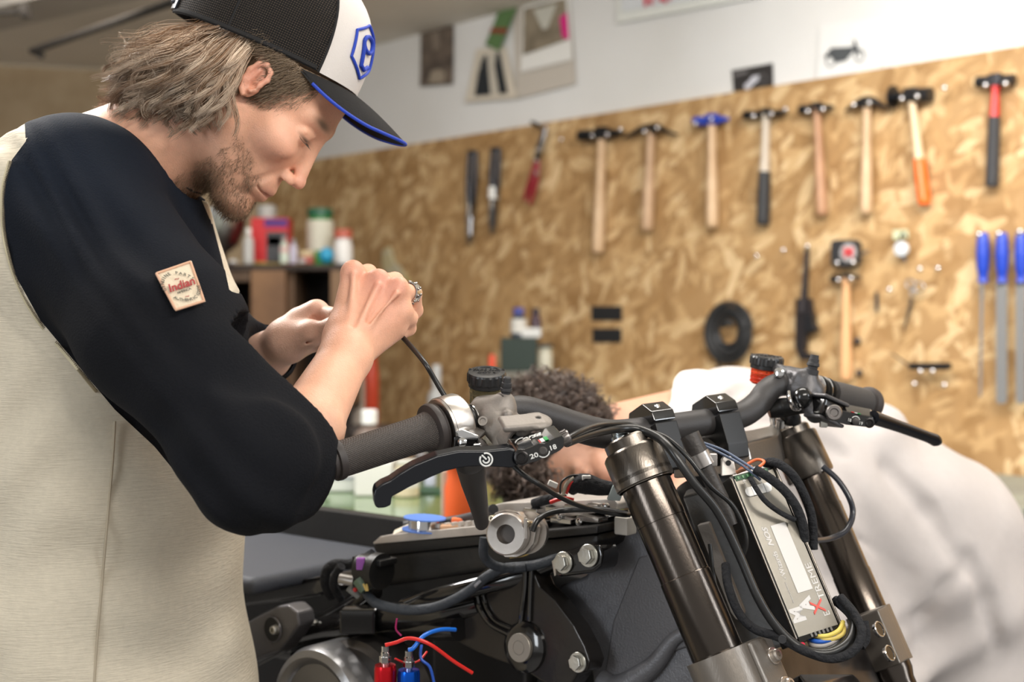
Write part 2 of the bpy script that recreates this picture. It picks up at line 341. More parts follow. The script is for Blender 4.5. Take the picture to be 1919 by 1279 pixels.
def wt(root, name, mat, pts, rr, flat=1., seg=14, off=OF, smooth=4, label=None):
    g = G(); g.tube([W(x, y, off) for x, y in pts], rr, seg=seg, smooth=smooth, flat=flat, upv=WN); return g.obj(name, mat, root, label=label)
def wplate(root, name, mat, poly, thick, off=.02, bev=.002, label=None, **k):
    g = G(); g.prism([W(x, y, off) for x, y in poly], WN*thick, bev=bev); return g.obj(name, mat, root, label=label, **k)
def m_px(px): return F*WA and (F/((WC)/(-WN.dot(Vector(((px-CX)/F, 1, 0))))))    # vertical pixels per metre on the wall at that column
def hammer(hx, hy, ex, ey, hw, hh, kind, label, hmat, wmat, grip=None, gripmat=None, neck=None):
    s = m_px(hx); root = thing('hammer', W(ex, ey, OF), label, 'hammer', 'hammers hung along the top of the tool board')
    dx, dy = ex-hx, ey-hy; w0 = 11.5/s; prof = [(0, .8), (.12, .72), (.35, .78), (.6, 1.0), (.85, 1.12), (.97, 1.05), (1, .8)]
    mats = wmat
    seg0 = [p for p in prof if (grip is None or p[0] <= grip+.001)]
    if grip:
        seg0 = [p for p in prof if p[0] < grip]+[(grip, 1.0)]
        wt(root, 'grip', gripmat, [(hx+dx*t, hy+dy*t) for t in (grip, (grip+1)/2, .96, 1)], [w0*1.1, w0*1.22, w0*1.25, w0*1.0], flat=.8)
    wt(root, 'handle', mats, [(hx+dx*t, hy+dy*t) for t, _ in seg0], [w0*k for _, k in seg0], flat=.8)
    g = G(); a, b = hx-hw/2, hx+hw/2; r = hh/2/s; sl = -.06
    def q(x, dy_=0): return W(x, hy+sl*(x-hx)+dy_, OF)
    if kind == 'cross':      # square face left, wedge peen right
        g.tube([q(a), q(a+hw*.22), q(a+hw*.25), q(hx-hw*.1), q(hx+hw*.12), q(b-hw*.12, -1), q(b, -1)], [r*1.05, r*1.05, r*.85, r*.95, r*.95, r*.6, r*.35], seg=12, upv=WN)
    elif kind == 'claw':     # round face left, curved claw right
        g.tube([q(a), q(a+hw*.12), q(a+hw*.16), q(hx-hw*.1, 2), q(hx+hw*.1, -2)], [r, r, r*.7, r*.8, r*.9], seg=14, upv=WN)
        for o_ in (.009, -.009):
            g.tube([W(hx+hw*.05, hy-2, OF+o_*.6), W(hx+hw*.25, hy-2, OF+o_), W(b-hw*.1, hy+4, OF+o_*1.3), W(b, hy+11, OF+o_*1.5)], [r*.6, r*.6, r*.4, r*.15], seg=8, smooth=4, upv=WN)
    elif kind == 'pick':     # long curved pick head
        g.tube([q(a, 12), q(a+hw*.2, 2), q(hx-hw*.12, -4), q(hx+hw*.12, -4), q(b-hw*.25, 2), q(b, 12)], [r*.25, r*.6, r*.9, r*.9, r*.55, r*.25], seg=12, smooth=4, upv=WN)
    elif kind == 'double':
        g.tube([q(a), q(a+hw*.3), q(a+hw*.34), q(hx+hw*.14), q(hx+hw*.18), q(b)], [r*1.1, r*1.1, r*.8, r*.8, r*1.1, r*1.1], seg=16, upv=WN)
    elif kind == 'disc':     # broad disc on the left, square block over the handle
        g.tube([q(a), q(a+3), q(a+3.5), q(hx-hw*.15), q(hx-hw*.14), q(b)], [r*2.0, r*2.0, r*.7, r*.8, r*1.3, r*1.3], seg=20, upv=WN)
    g.box(q(hx, -hh*.1), (hh*1.1/s, hh*1.0/s, hh*1.15/s), ax=wallframe(), bev=.003)
    g.obj('head', hmat, root)
    if neck: wt(root, 'collar', neck, [(hx+dx*.02, hy+dy*.02), (hx+dx*.1, hy+dy*.1)], [w0*1.1, w0], flat=.9, label=None)
    return root
hammer(1128, 252, 1121, 474, 82, 20, 'cross', 'leftmost wood-handled hammer with broad black head and pale straight handle', blk, wood_l)
hammer(1220, 244, 1213, 432, 100, 16, 'pick', 'worn brown-handled pick hammer with a long curved black head', blk, wood_m)
hammer(1334, 226, 1335, 426, 62, 18, 'cross', 'small-headed hammer with blue painted head and pale wooden handle', bluem, wood_l)
hammer(1436, 214, 1430, 422, 80, 16, 'cross', 'hammer with pale handle whose lower half is black rubber grip', blk, M('grey_worn_wood', (.50, .43, .35), .5, bump=(40, .3, (8, 8, 1))), grip=.52, gripmat=rubm)
hammer(1531, 204, 1541, 404, 62, 17, 'cross', 'reddish brown hickory-handled hammer between the black-gripped and pale ones', blk, wood_r)
hammer(1625, 194, 1623, 400, 82, 18, 'pick', 'pale wooden-handled hammer with slightly curved black head beside the orange-ended one', blk, wood_l)
hammer(1708, 180, 1733, 384, 72, 22, 'disc', 'hammer with bright orange dipped handle end and a round disc face', darkst, M('pale_ash', (.66, .50, .32), .5), grip=.58, gripmat=orange)
hammer(1866, 152, 1859, 350, 70, 20, 'double', 'rightmost hammer, red shaft and textured black rubber grip', darkst, red, grip=.34, gripmat=M('ribbed_rubber', (.025, .025, .028), .6, bump=(300, 1.)))
for x, y in [(1110, 255), (1138, 253), (1163, 243), (1208, 247), (1232, 240), (1303, 232), (1333, 223), (1412, 218), (1446, 214), (1472, 205), (1514, 209), (1542, 205), (1600, 197), (1629, 193), (1690, 185), (1719, 181), (1847, 160), (1884, 157), (1770, 165), (1052, 262), (1835, 440), (1872, 438), (1911, 434), (1418, 480), (1468, 469), (1569, 493), (1599, 492), (1571, 525), (1595, 522), (1667, 543), (1724, 504), (1758, 503), (1725, 696), (1748, 696), (1714, 720), (1770, 722), (1513, 462)]:
    nail(x, y)
# hanging hammer lower down
hammer(1586, 522, 1585, 712, 56, 13, 'cross', 'thin hammer hanging below the tape measure on the board', darkst, M('orange_wood', (.66, .37, .18), .5))
# two file-like pliers
def slim(x0, y0, x1, y1, label, tip, band=None):
    r = thing('pliers', W(x1, y1, OF), label, 'pliers', 'slim dark pliers at the left end of the board'); s = m_px(x0); w0 = 9/s
    def q(t, o=0): return (x0+(x1-x0)*t+o, y0+(y1-y0)*t)
    wt(r, 'handle', darkst, [q(0, -5), q(.3, -6), q(.55, -4), q(.62, 0)], [w0*.5, w0*.6, w0*.6, w0*.5])
    wt(r, 'handle', darkst, [q(0, 6), q(.3, 6), q(.55, 4), q(.62, 0)], [w0*.5, w0*.6, w0*.6, w0*.5])
    wt(r, 'bracket', rubm, [q(0, -7), q(0, 7)], [w0*.5]*2, smooth=0)
    wt(r, 'jaw', M('worn_jaw', (.12, .11, .10), .35, .8), [q(.55), q(.7), q(.9), q(1)], [w0*.8, w0*1.1, w0*.8, w0*.3], flat=.6)
    wt(r, 'jaw_face', tip, [q(.7, 1), q(.9, 1)], [w0*.45, w0*.4], off=OF+.012)
    if band: wt(r, 'band', band, [q(.44), q(.58)], [w0*1.15, w0*1.15], smooth=0)
slim(885, 286, 880, 458, 'slim dark steel pliers hanging leftmost on the board', steel)
slim(929, 280, 922, 440, 'slim pliers wrapped with a white tape band, second from the left', darkst, band=white)
r = thing('pliers', W(988, 380, OF), 'dark red handled pliers hanging tilted between slim pliers and hammers', 'pliers'); s = m_px(1000)
wt(r, 'handle', M('dark_red_grip', (.24, .012, .02), .4), [(1004, 300), (998, 330), (990, 355), (983, 376)], [.010, .014, .013, .009])
wt(r, 'handle', M('dark_red_grip', (.24, .012, .02), .4), [(1008, 300), (1006, 330), (1000, 358), (993, 383)], [.009, .012, .012, .009])
wt(r, 'jaw', darkst, [(1006, 300), (1010, 280), (1016, 258), (1020, 240)], [.016, .017, .012, .006], flat=.6)
wt(r, 'jaw', steel, [(1014, 285), (1020, 262), (1025, 238)], [.009, .010, .005], flat=.6)
wt(r, 'spring_hook', darkst, [(996, 229), (1004, 233), (1016, 240)], [.007, .009, .006])
for p in [(1008, 282), (1006, 301), (1006, 325)]:
    g = G(); g.lathe(W(*p, OF+.012), WN, [(0, .009), (.006, .009), (.008, .006)], seg=14); g.obj('rivet', steel, r)
# pipe wrench
r = thing('pipe_wrench', W(1520, 672, OF), 'large dark adjustable wrench hanging jaw down in the middle of the board', 'wrench')
wt(r, 'handle', M('wrench_iron', (.035, .03, .032), .45, .6), [(1513, 458), (1511, 500), (1508, 550), (1506, 585)], [.012, .014, .018, .022], flat=.5)
wplate(r, 'jaw', M('wrench_iron', (.035, .03, .032), .45, .6), [(1498, 560), (1524, 560), (1528, 600), (1538, 620), (1516, 628), (1512, 660), (1534, 664), (1532, 676), (1505, 674), (1496, 650)], .022, off=.02)
wplate(r, 'sliding_jaw', darkst, [(1516, 590), (1530, 588), (1531, 608), (1538, 618), (1516, 624)], .03, off=.018)
# tape measure
r = thing('tape_measure', W(1592, 500, .03), 'black square tape measure with round white and red face', 'tape measure')
wplate(r, 'case', rubm, [(1568, 455), (1575, 451), (1610, 450), (1616, 456), (1615, 493), (1608, 501), (1576, 502), (1568, 496)], .04, off=.02, bev=.005)
g = G(); g.lathe(W(1590, 474, .06), WN, [(0, .031), (.004, .031), (.005, .028)], seg=28); g.obj('face', M('pale_face', (.38, .36, .36), .5), r)
text('M', W(1590, 474, .067), WT, UP, .046, M('red_ink', (.6, .02, .03), .5), 'lettering', r, bold=.0015, ext=.001)
wt(r, 'blade_hook', steel, [(1614, 478), (1628, 470)], [.004, .004], smooth=0)
# gauge
r = thing('dial_gauge', W(1690, 490, .03), 'small white dial gauge with a pale green tag at its top', 'gauge')
g = G(); g.lathe(W(1691, 467, .03), WN, [(0, .024), (.012, .024), (.014, .02)], seg=28); g.obj('dial', M('dial_white', (.62, .66, .70), .3), r)
wplate(r, 'tag', M('pale_green', (.55, .58, .38), .6), [(1675, 432), (1702, 431), (1703, 446), (1676, 450)], .008, off=.025, bev=.001)
wt(r, 'stem', darkst, [(1691, 478), (1697, 490)], [.007, .006])
wt(r, 'hook', darkst, [(1686, 447), (1692, 436), (1698, 447)], [.003, .003, .003])
# scissors, pencil, T bar
r = thing('scissors', W(1693, 622, OF), 'small steel scissors hanging by round finger loops', 'scissors')
wt(r, 'blade', M('worn_jaw', (.12, .11, .10), .35, .8), [(1709, 560), (1702, 590), (1693, 622)], [.009, .009, .003], flat=.5)
wt(r, 'blade', darkst, [(1704, 560), (1708, 575), (1696, 610)], [.006, .007, .003], flat=.5, off=OF-.008)
for cx_, cy_, rr in [(1706, 532, 8), (1722, 538, 9), (1711, 548, 5)]:
    g = G(); pts = [W(cx_+rr*math.cos(t), cy_+rr*math.sin(t), OF) for t in np.linspace(0, 2*math.pi, 19)]; g.tube(pts, .0035, seg=8); g.obj('finger_loop', steel, r)
g = G(); g.tube([W(1643, 548, .02), W(1643, 583, .02)], .006, seg=8); g.obj('marker_pen', rubm, label='short black marker stub mounted upright on the board', cat='pen')
r = thing('t_handle', W(1745, 688, .05), 'black T-shaped bar handle held on two nails low on the board', 'handle bar')
wt(r, 'bar', darkst, [(1706, 687), (1780, 687)], [.012, .012], smooth=0, off=.05)
wt(r, 'shaft', darkst, [(1709, 690), (1690, 676), (1672, 664)], [.004, .003, .0025], off=.03)
for q_ in ((1607, 640, 1600, 648), (1610, 700, 1608, 706)):
    g = G(); g.ball(W(q_[0], q_[1], .015), (.011, .008, .014)); g.tube([W(q_[0], q_[1], .015), W(q_[2], q_[3], -.004)], .004, seg=8)
    g.obj('wall_hook', darkst, label='small dark hook below the tape measure, '+('upper of two' if q_[1] < 660 else 'lower of two'), cat='hook')
# two black squares
for (x0, y0, x1, y1, t_) in [(1110, 574, 1166, 601, 'upper'), (1112, 616, 1165, 642, 'lower')]:
    wplate(None, 'magnet_strip', M('black_felt', (.008, .008, .009), .8), [(x0, y0), (x1, y0), (x1, y1), (x0, y1)], .006, off=.0005, bev=.0008).update_tag()
    o = list(C.objects)[-1]; tag(o, t_+' of two flat black rectangles fixed to the bare board', 'magnet', 'black rectangles on the board')
# coil of black cable
r = thing('cable_coil', W(1364, 690, .04), 'coil of thick black cable hanging as a ring on the board', 'cable coil')
g = G(); rs = random.Random(3); pts = []
for i in range(9*26):
    a = 2*math.pi*i/26; k = i//26; R = 21+ (k*3.1) % 22+3*math.sin(a*.5+k); o = .015+.008*(k % 4)
    pts.append(W(1365+R*.98*math.cos(a)+2*math.sin(k), 620+R*1.33*math.sin(a)+(R-20)*.22, o))
g.tube(pts, .0085, seg=8); g.obj('loops', M('cable_black', (.018, .018, .019), .55), r)
g = G(); g.tube([W(1345, 672, .02), W(1346, 685, .02), W(1358, 700, .02)], .005, seg=8, smooth=4); g.obj('loose_end', M('cable_black', (.02,)*3), r)
g = G(); g.tube([W(1355, 612, .05), W(1362, 603, .055), W(1372, 610, .05)], .012, seg=8, smooth=3); g.obj('tie', M('cable_black', (.02,)*3), r)
# files and screwdriver with blue handles
def blue_tool(x, flatblade, wd, y1, label, name):
    s = m_px(x); r = thing(name, W(x, y1, .05), label, 'file' if flatblade else 'screwdriver', 'blue-handled tools at the right edge')
    h = [(0, .55), (.04, .85), (.2, 1.0), (.45, 1.08), (.7, .95), (.88, .7), (1, .85)]
    wt(r, 'handle', bluem, [(x, 436+94*t) for t, _ in h], [12.5/s*k for _, k in h], off=.05, flat=.9)
    g = G(); g.lathe(W(x, 441, .05)+WN*(8/s), WN, [(0, .006), (.004, .006), (.005, .004)], seg=12); g.obj('eyelet', nailm, r)
    if flatblade: wplate(r, 'blade', M('file_steel', (.17, .175, .185), .45, .7, bump=(500, .6)), [(x-wd, 530), (x+wd, 530), (x+wd, y1-8), (x+wd-3, y1), (x-wd+3, y1), (x-wd, y1-8)], .006, off=.045, bev=.001)
    else: wt(r, 'shaft', M('file_steel', (.17,)*3), [(x-2, 528), (x-5, y1)], [3.6/s, 2.2/s], smooth=0, off=.05)
blue_tool(1842, False, 0, 744, 'blue-handled screwdriver with a long thin shaft, leftmost of three', 'screwdriver')
blue_tool(1878, True, 10, 757, 'wide flat file with blue handle, middle of three', 'file')
blue_tool(1914, True, 9, 757, 'flat file with blue handle cut off by the right picture edge', 'file')
# ---------------------------------------------------------------- papers on the white wall (each a thin curled sheet)
def sheet(name, poly, mat, label, cat='picture', off=-.02, bow=.01):
    a, b, c_, d_ = [W(x, y, off+.003) for x, y in poly]; g = G(); n = 6; vs = []
    for j in range(n+1):
        for i in range(n+1):
            u, v = i/n, j/n; p = (a*(1-u)+b*u)*(1-v)+(d_*(1-u)+c_*u)*v; vs.append(p+WN*(bow*(v**2)))
    vs2 = [v-WN*.0015 for v in vs]; q = (n+1)**2
    fs = [(j*(n+1)+i, j*(n+1)+i+1, (j+1)*(n+1)+i+1, (j+1)*(n+1)+i) for j in range(n) for i in range(n)]
    g.add(vs, fs); g.add(vs2, [f[::-1] for f in fs]); g.cur = 0
    o = g.obj(name, mat, smooth=60, label=label, cat=cat); return o, (a, b, c_, d_)
def on(q, u, v, off=.012):
    a, b, c_, d_ = q; return (a*(1-u)+b*u)*(1-v)+(d_*(1-u)+c_*u)*v+WN*off
def patch(par, q, pts, mat, name='print_patch', off=.012):
    k_ = .0009*len([x for x in C.objects if x.parent == par]); vs = [on(q, u, v, off*v*v*0.9+.003+k_) for u, v in pts]; g = G(); g.prism(vs, WN*.0008); return g.obj(name, mat, par, smooth=0)
cream = M('cream_paper', (.60, .54, .45), .8); wp = M('white_paper', (.74, .73, .70), .8); pg = M('pale_grey_paper', (.64, .66, .68), .7)
dkp = M('dark_print', (.05, .035, .028), .7, var=(18, (.16, .12, .09))); ink = M('ink_black', (.012, .016, .02), .7)
o, q = sheet('photo_print', [(788, 36), (850, 30), (851, 158), (790, 162)], M('sepia_print', (.055, .042, .035), .6, var=(14, (.17, .13, .10))), 'dark narrow portrait photo pinned leftmost on the wall', 'photo')
patch(o, q, [(0, 0), (1, 0), (1, .05), (0, .05)], M('orange_edge', (.45, .17, .07), .6)); patch(o, q, [(.35, .8), (.6, .76), (.8, .83), (.75, .97), (.3, .97)], M('sepia_light', (.30, .25, .19), .6)); patch(o, q, [(.35, .2), (.6, .2), (.65, .45), (.4, .5)], M('sepia_mid', (.20, .16, .125), .6))
o, q = sheet('photo_print', [(960, 12), (1068, -12), (1082, 158), (970, 186)], M('backing_paper', (.50, .455, .40), .8), 'large backing sheet behind the street photo on the wall', 'paper', off=-.0235)
o, q = sheet('photo_print', [(980, -4), (1066, -26), (1075, 112), (978, 136)], wp, 'street photo with pink patch and white border pinned on the wall', 'photo', off=-.018)
patch(o, q, [(.04, .15), (.93, .15), (.95, .72), (.05, .78)], M('sepia_street', (.16, .13, .09), .6, var=(10, (.30, .25, .18)))); patch(o, q, [(.25, .2), (.75, .2), (.55, .5), (.45, .5)], M('sky_print', (.50, .49, .43), .6), off=.014); patch(o, q, [(.8, .4), (.95, .35), (.97, .72), (.85, .68)], M('magenta_print', (.65, .01, .20), .6), off=.015)
o, q = sheet('photo_print', [(892, 92), (948, 88), (972, 184), (874, 192)], cream, 'black and white city photo with cream border below the green ribbon', 'photo', off=-.014)
patch(o, q, [(.18, .12), (.85, .12), (.85, .9), (.18, .9)], M('cream_inner', (.5, .46, .39), .7)); patch(o, q, [(.2, .35), (.32, .13), (.40, .14), (.52, .9), (.2, .9)], ink, off=.014); patch(o, q, [(.62, .35), (.70, .1), (.8, .1), (.86, .9), (.70, .9)], ink, off=.014)
o, q = sheet('ribbon_tag', [(936, 14), (970, 10), (938, 96), (912, 84)], M('green_cloth', (.09, .17, .06), .8, bump=(40, .5)), 'crumpled green ribbon above the city photo', 'ribbon', off=-.006)
patch(o, q, [(0, .55), (1, .5), (1, .62), (0, .68)], M('rust_band', (.22, .04, .02), .7))
o, q = sheet('card', [(912, -20), (990, -30), (975, 2), (915, 3)], ink, 'dark card cut off by the top edge above the green ribbon', 'card')
o, q = sheet('poster', [(1150, -60), (1430, -118), (1430, -6), (1160, 44)], M('poster_border', (.70, .71, .67), .8), 'pale poster with red lettering cut off at the top of the wall', 'poster')
patch(o, q, [(.045, .1), (.99, .1), (.99, .86), (.045, .82)], pg, off=.0125)
for i, (u, wd) in enumerate([(.2, .018), (.245, .015), (.30, .02), (.345, .015), (.385, .012)]): patch(o, q, [(u, .2), (u+wd*1.6, .2), (u+wd*2.4, .78+.03*(i % 2)), (u+wd*.8, .82-.04*(i % 3))], M('poster_red', (.55, .05, .08), .6), name='lettering', off=.0155)
o, q = sheet('poster', [(1536, 46), (1655, 34), (1652, 136), (1534, 148)], M('sketch_paper', (.70, .695, .68), .8), 'white sheet with ink drawing of an old motorcycle', 'poster')
def ring3(par, q, u, v, ru, rv, th, mat, name='drawn_wheel'):
    g = G(); pts = [on(q, u+ru*math.cos(t), v+rv*math.sin(t), .009) for t in np.linspace(0, 2*math.pi, 25)]; g.tube(pts, th, seg=5); return g.obj(name, mat, par)
gi = M('ink_grey', (.06, .065, .07), .7)
ring3(o, q, .22, .70, .075, .105, .0022, gi); ring3(o, q, .68, .66, .075, .11, .0022, gi)
patch(o, q, [(.2, .46), (.4, .47), (.55, .48), (.6, .42), (.66, .6), (.58, .56), (.47, .72), (.3, .74), (.22, .62)], gi, 'drawn_engine', off=.014)
patch(o, q, [(.56, .35), (.6, .36), (.69, .64), (.67, .66)], gi, 'drawn_fork', off=.014); patch(o, q, [(.12, .6), (.2, .5), (.26, .52), (.16, .66)], gi, 'drawn_fender', off=.014)
o, q = sheet('card', [(1371, 132), (1448, 118), (1450, 162), (1376, 176)], M('card_black', (.025, .022, .022), .5), 'small black card with a white motorcycle tucked above the board edge', 'card', off=-.0215, bow=.003)
patch(o, q, [(.3, .72), (.42, .6), (.5, .42), (.68, .42), (.68, .6), (.55, .75), (.4, .95), (.3, .9)], M('card_white', (.5, .5, .55), .5), 'drawn_motorcycle', off=.004); patch(o, q, [(.06, .18), (.4, .12), (.4, .24), (.06, .3)], M('card_grey', (.16, .15, .15), .5), 'lettering', off=.004); ring3(o, q, .78, .62, .09, .2, .0015, M('card_grey', (.16,)*3))
# ---------------------------------------------------------------- benches, shelf and what stands on them
green = M('green_bench_top', (.065, .15, .035), .16, bump=(6, .06), var=(5, (.11, .20, .07)), Coat_Weight=.5, Coat_Roughness=.08)
dkframe = M('dark_bench_frame', (.006, .0045, .0045), .6, Specular_IOR_Level=.2)
def wbox(g, px, d_n, s0, s1, z0, z1, n0, n1): pass
def tp(s, n, z): return WN*(-n)+WT*s+UP*z              # s along the wall, n distance from the camera towards the wall
def slab(g, s0, s1, n0, n1, z0, z1, bev=.003): g.box(tp((s0+s1)/2, (n0+n1)/2, (z0+z1)/2), (s1-s0, n1-n0, z1-z0), ax=(WT, WN, UP), bev=bev)
root = thing('workbench', tp(-1.6, 1.85, 0), 'work table with a shiny green top behind the motorcycle seat', 'table')
g = G(); slab(g, -3.6, -1.62, 1.41, 2.15, .815, .85); g.obj('table_top', green, root)
g = G(); slab(g, -3.58, -1.64, 1.425, 1.45, .66, .813); slab(g, -3.58, -1.64, 2.1, 2.13, .66, .813); g.obj('apron', dkframe, root)
for s_, n_2 in ((-3.5, 1.48), (-1.68, 1.48), (-3.5, 2.08), (-1.68, 2.08)):
    g = G(); slab(g, s_-.035, s_+.035, n_2-.035, n_2+.035, 0, .81); g.obj('leg', dkframe, root)
g = G(); slab(g, -3.4, -1.7, 1.6, 2.0, .2, .23); g.obj('shelf', dkframe, root)
g = G(); slab(g, -3.3, -1.8, 1.62, 1.98, .232, .60); g.obj('dark_crate_row', M('dark_crate', (.02, .018, .018), .7), label='dark storage crates under the green-topped table', cat='crate')
root = thing('workbench', tp(0, 3.45, 0), 'long grey wall bench below the tool board', 'workbench')
g = G(); slab(g, -4.0, 3.4, 3.12, 3.77, .737, .777); g.obj('bench_top', M('grey_green_top', (.26, .27, .22), .6, var=(6, (.2, .2, .17))), root)
for i in range(5):
    g = G(); slab(g, -3.9+i*1.64, -3.82+i*1.64, 3.16, 3.24, 0, .735); g.obj('leg', M('grey_leg', (.14, .15, .16), .6), root)
g = G(); slab(g, -3.95, 3.3, 3.14, 3.16, .62, .735); g.obj('apron', M('grey_leg', (.14,)*3), root)
# shelf cubby in the corner
shw = M('brown_shelf_wood', (.23, .12, .055), .6, bump=(30, .3), var=(8, (.15, .075, .035))); dks = M('shelf_dark', (.035, .022, .016), .7)
def fb(g, x0, x1, y0, y1, d, dep, bev=.004):          # a box whose front face spans these pixels at distance d
    a, b = P(x0, y1, d), P(x1, y0, d); g.box(((a+b)/2)+Vector((0, dep/2, 0)), ((b-a).x, dep, (b-a).z), bev=bev)
root = thing('shelf_unit', P(530, 640, 5.5), 'dark brown open cubby shelf in the corner, crowded with cans and bottles', 'shelf')
g = G(); fb(g, 402, 660, 496, 507, 5.2, .42); g.obj('top_board', dks, root)
g = G(); fb(g, 404, 470, 507, 528, 5.21, .03); g.obj('front_rail', M('shelf_rail', (.10, .06, .035), .7), root)
g = G(); fb(g, 470, 535, 507, 760, 5.19, .40); g.obj('divider', shw, root)
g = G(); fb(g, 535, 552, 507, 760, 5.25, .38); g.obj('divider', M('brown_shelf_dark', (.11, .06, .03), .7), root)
g = G(); fb(g, 619, 660, 507, 760, 5.19, .40); g.obj('side_panel', M('brown_shelf_side', (.20, .115, .06), .6), root)
g = G(); fb(g, 390, 404, 507, 760, 5.19, .40); g.obj('side_panel', shw, root)
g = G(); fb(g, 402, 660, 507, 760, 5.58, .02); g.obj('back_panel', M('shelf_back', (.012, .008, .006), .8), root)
g = G(); fb(g, 402, 660, 760, 772, 5.2, .42); g.obj('bottom_board', dks, root)
g = G(); a = P(402, 772, 5.25); b = P(660, 772, 5.25)
for x in (a.x+.05, b.x-.05):
    for y in (5.25, 5.55): g.box((x, y, a.z/2), (.05, .05, a.z))
g.obj('stand', dks, root)
ST = P(500, 496, 5.3).z
def bottle(name, x, w, ytop, ybase, d, col, capcol, label, lab=None, cap=.16, neck=.45, cat='bottle', z=None, group=None, rough=.35, trans=False):
    """a bottle of revolution: body, cap, and a paper label when given; x, w, ytop, ybase are where it shows"""
    base = P(x, ybase, d); base.z = z if z is not None else base.z; top = P(x, ytop, d).z; h = top-base.z; r = w/2*d/F
    root = thing(name, base, label, cat, group); bm_ = M('b_'+str(col), col, rough, **({'Transmission_Weight': .6} if trans else {})); hc = h*(1-cap)
    g = G(); g.lathe(base, UP, [(0, r*.9), (h*.02, r), (hc*.72, r), (hc*.84, r*.85), (hc*.93, r*neck), (hc, r*neck)], seg=28); g.obj('body', bm_, root)
    g = G(); g.lathe(base+UP*hc, UP, [(0, r*neck*1.15), (h*cap*.9, r*neck*1.15), (h*cap, r*neck*.95)], seg=24); g.obj('cap', M('b_'+str(capcol), capcol, .4), root)
    if lab: g = G(); g.lathe(base+UP*(hc*lab[1]), UP, [(0, r*1.01), (hc*(lab[2]-lab[1]), r*1.01)], seg=28, cap=False); g.obj('paper_label', M('b_'+str(lab[0]), lab[0], .6), root)
    return root
def carton(name, x0, x1, y0, y1, d, dep, col, label, z=None, patches=(), cat='box', group=None, rot=0):
    a, b = P(x0, y1, d), P(x1, y0, d); z0 = a.z if z is None else z; h = b.z-z0; c = Vector(((a.x+b.x)/2, d+dep/2, z0)); root = thing(name, c, label, cat, group)
    g = G(); g.box(c+UP*h/2, (b.x-a.x, dep, h), bev=.004); g.obj('body', M('c_'+str(col), col, .5), root)
    for i, (u0, v0, u1, v1, pc) in enumerate(patches):
        g = G(); g.box((c.x+(b.x-a.x)*((u0+u1)/2-.5), c.y-dep/2-.0006, z0+h*(v0+v1)/2), ((b.x-a.x)*(u1-u0), .0025, h*(v1-v0)), bev=.0005); g.obj('printed_panel', M('c_'+str(pc), pc, .5), root)
    return root
W8 = (.78, .77, .74); DK = (.03, .03, .032)
root = thing('mixing_bowl', P(425, 496, 5.4), 'shiny steel bowl with a stem at the left end of the corner shelf', 'bowl')
g = G(); c = Vector((P(408, 500, 5.4).x, 5.4, ST)); g.lathe(c, UP, [(0, .07), (.01, .07), (.02, .03), (.05, .04), (.09, .09), (.16, .115), (.235, .125), (.235, .12), (.16, .11), (.09, .085), (.06, .02)], seg=40, cap=False); g.obj('body', M('satin_steel', (.5, .5, .48), .28, 1.), root)
carton('detergent_can', 470, 540, 408, 496, 5.33, .12, (.52, .012, .015), 'large red can with dark panel and purple badge on the corner shelf', z=ST, patches=[(.42, .04, .97, .70, (.05, .05, .055)), (.36, .80, .98, .97, (.07, .01, .16)), (.0, .0, .9, .07, (.35, .24, .05)), (.45, .4, .8, .6, (.3, .3, .3))], cat='can')
bottle('glass_jar', 500, 34, 385, 410, 5.5, (.25, .25, .24), (.4, .4, .38), 'pale jar standing behind the red can', cap=.3, neck=.9, z=ST, cat='jar')
bottle('spray_bottle', 466, 20, 428, 497, 5.25, (.45, .44, .42), W8, 'narrow white bottle against the left side of the red can', z=ST)
bottle('glue_bottle', 533, 17, 445, 500, 5.2, (.55, .62, .52), (.4, .3, .28), 'small pale green bottle with a pink label in front of the red can', lab=((.62, .4, .38), .5, .75), z=ST)
bottle('glue_bottle', 550, 14, 448, 498, 5.22, (.50, .47, .58), (.25, .24, .24), 'small lilac bottle between the red can and green bottle', z=ST)
bottle('cleaner_bottle', 600, 50, 391, 496, 5.45, (.02, .20, .03), (.015, .10, .05), 'green bottle with a large white label on the corner shelf', lab=((.60, .58, .48), .30, .92), cap=.14, neck=.85, z=ST)
bottle('paint_pot', 575, 30, 470, 497, 5.22, (.42, .10, .08), (.55, .42, .25), 'small red and cream pot in front of the green bottle', cap=.45, neck=.9, z=ST, cat='pot')
g = G(); g.ball(P(612, 479, 5.2)-UP*(P(612, 479, 5.2).z-ST-.033), (.03, .03, .033), 20); g.obj('blue_ball', M('sky_blue', (.02, .30, .52), .35), label='round bright blue container on the shelf below the white label', cat='container')
bottle('white_bottle', 643, 36, 430, 491, 5.3, (.72, .70, .68), (.45, .10, .06), 'white bottle with red cap at the right end of the shelf', cap=.26, neck=.85, z=ST)
bottle('small_pot', 437, 16, 486, 500, 5.15, (.6, .58, .55), (.4, .4, .38), 'tiny white pot at the front edge near the steel bowl', z=ST, cat='pot')
bottle('small_pot', 566, 12, 484, 500, 5.15, (.5, .5, .5), (.3, .3, .3), 'tiny grey pot between lilac bottle and red-cream pot', z=ST, cat='pot')
# hung thing on the board near the ring
g = G(); g.prism([W(x, y, .01) for x, y in [(722, 470), (734, 462), (742, 490), (752, 500), (772, 530), (758, 540), (735, 518), (722, 500)]], WN*.02, bev=.003); g.obj('hanging_bag', M('bag_cream', (.52, .48, .36), .7, var=(15, (.50, .40, .16))), label='cream and yellow packet hanging on the board above the ring hand', cat='packet')
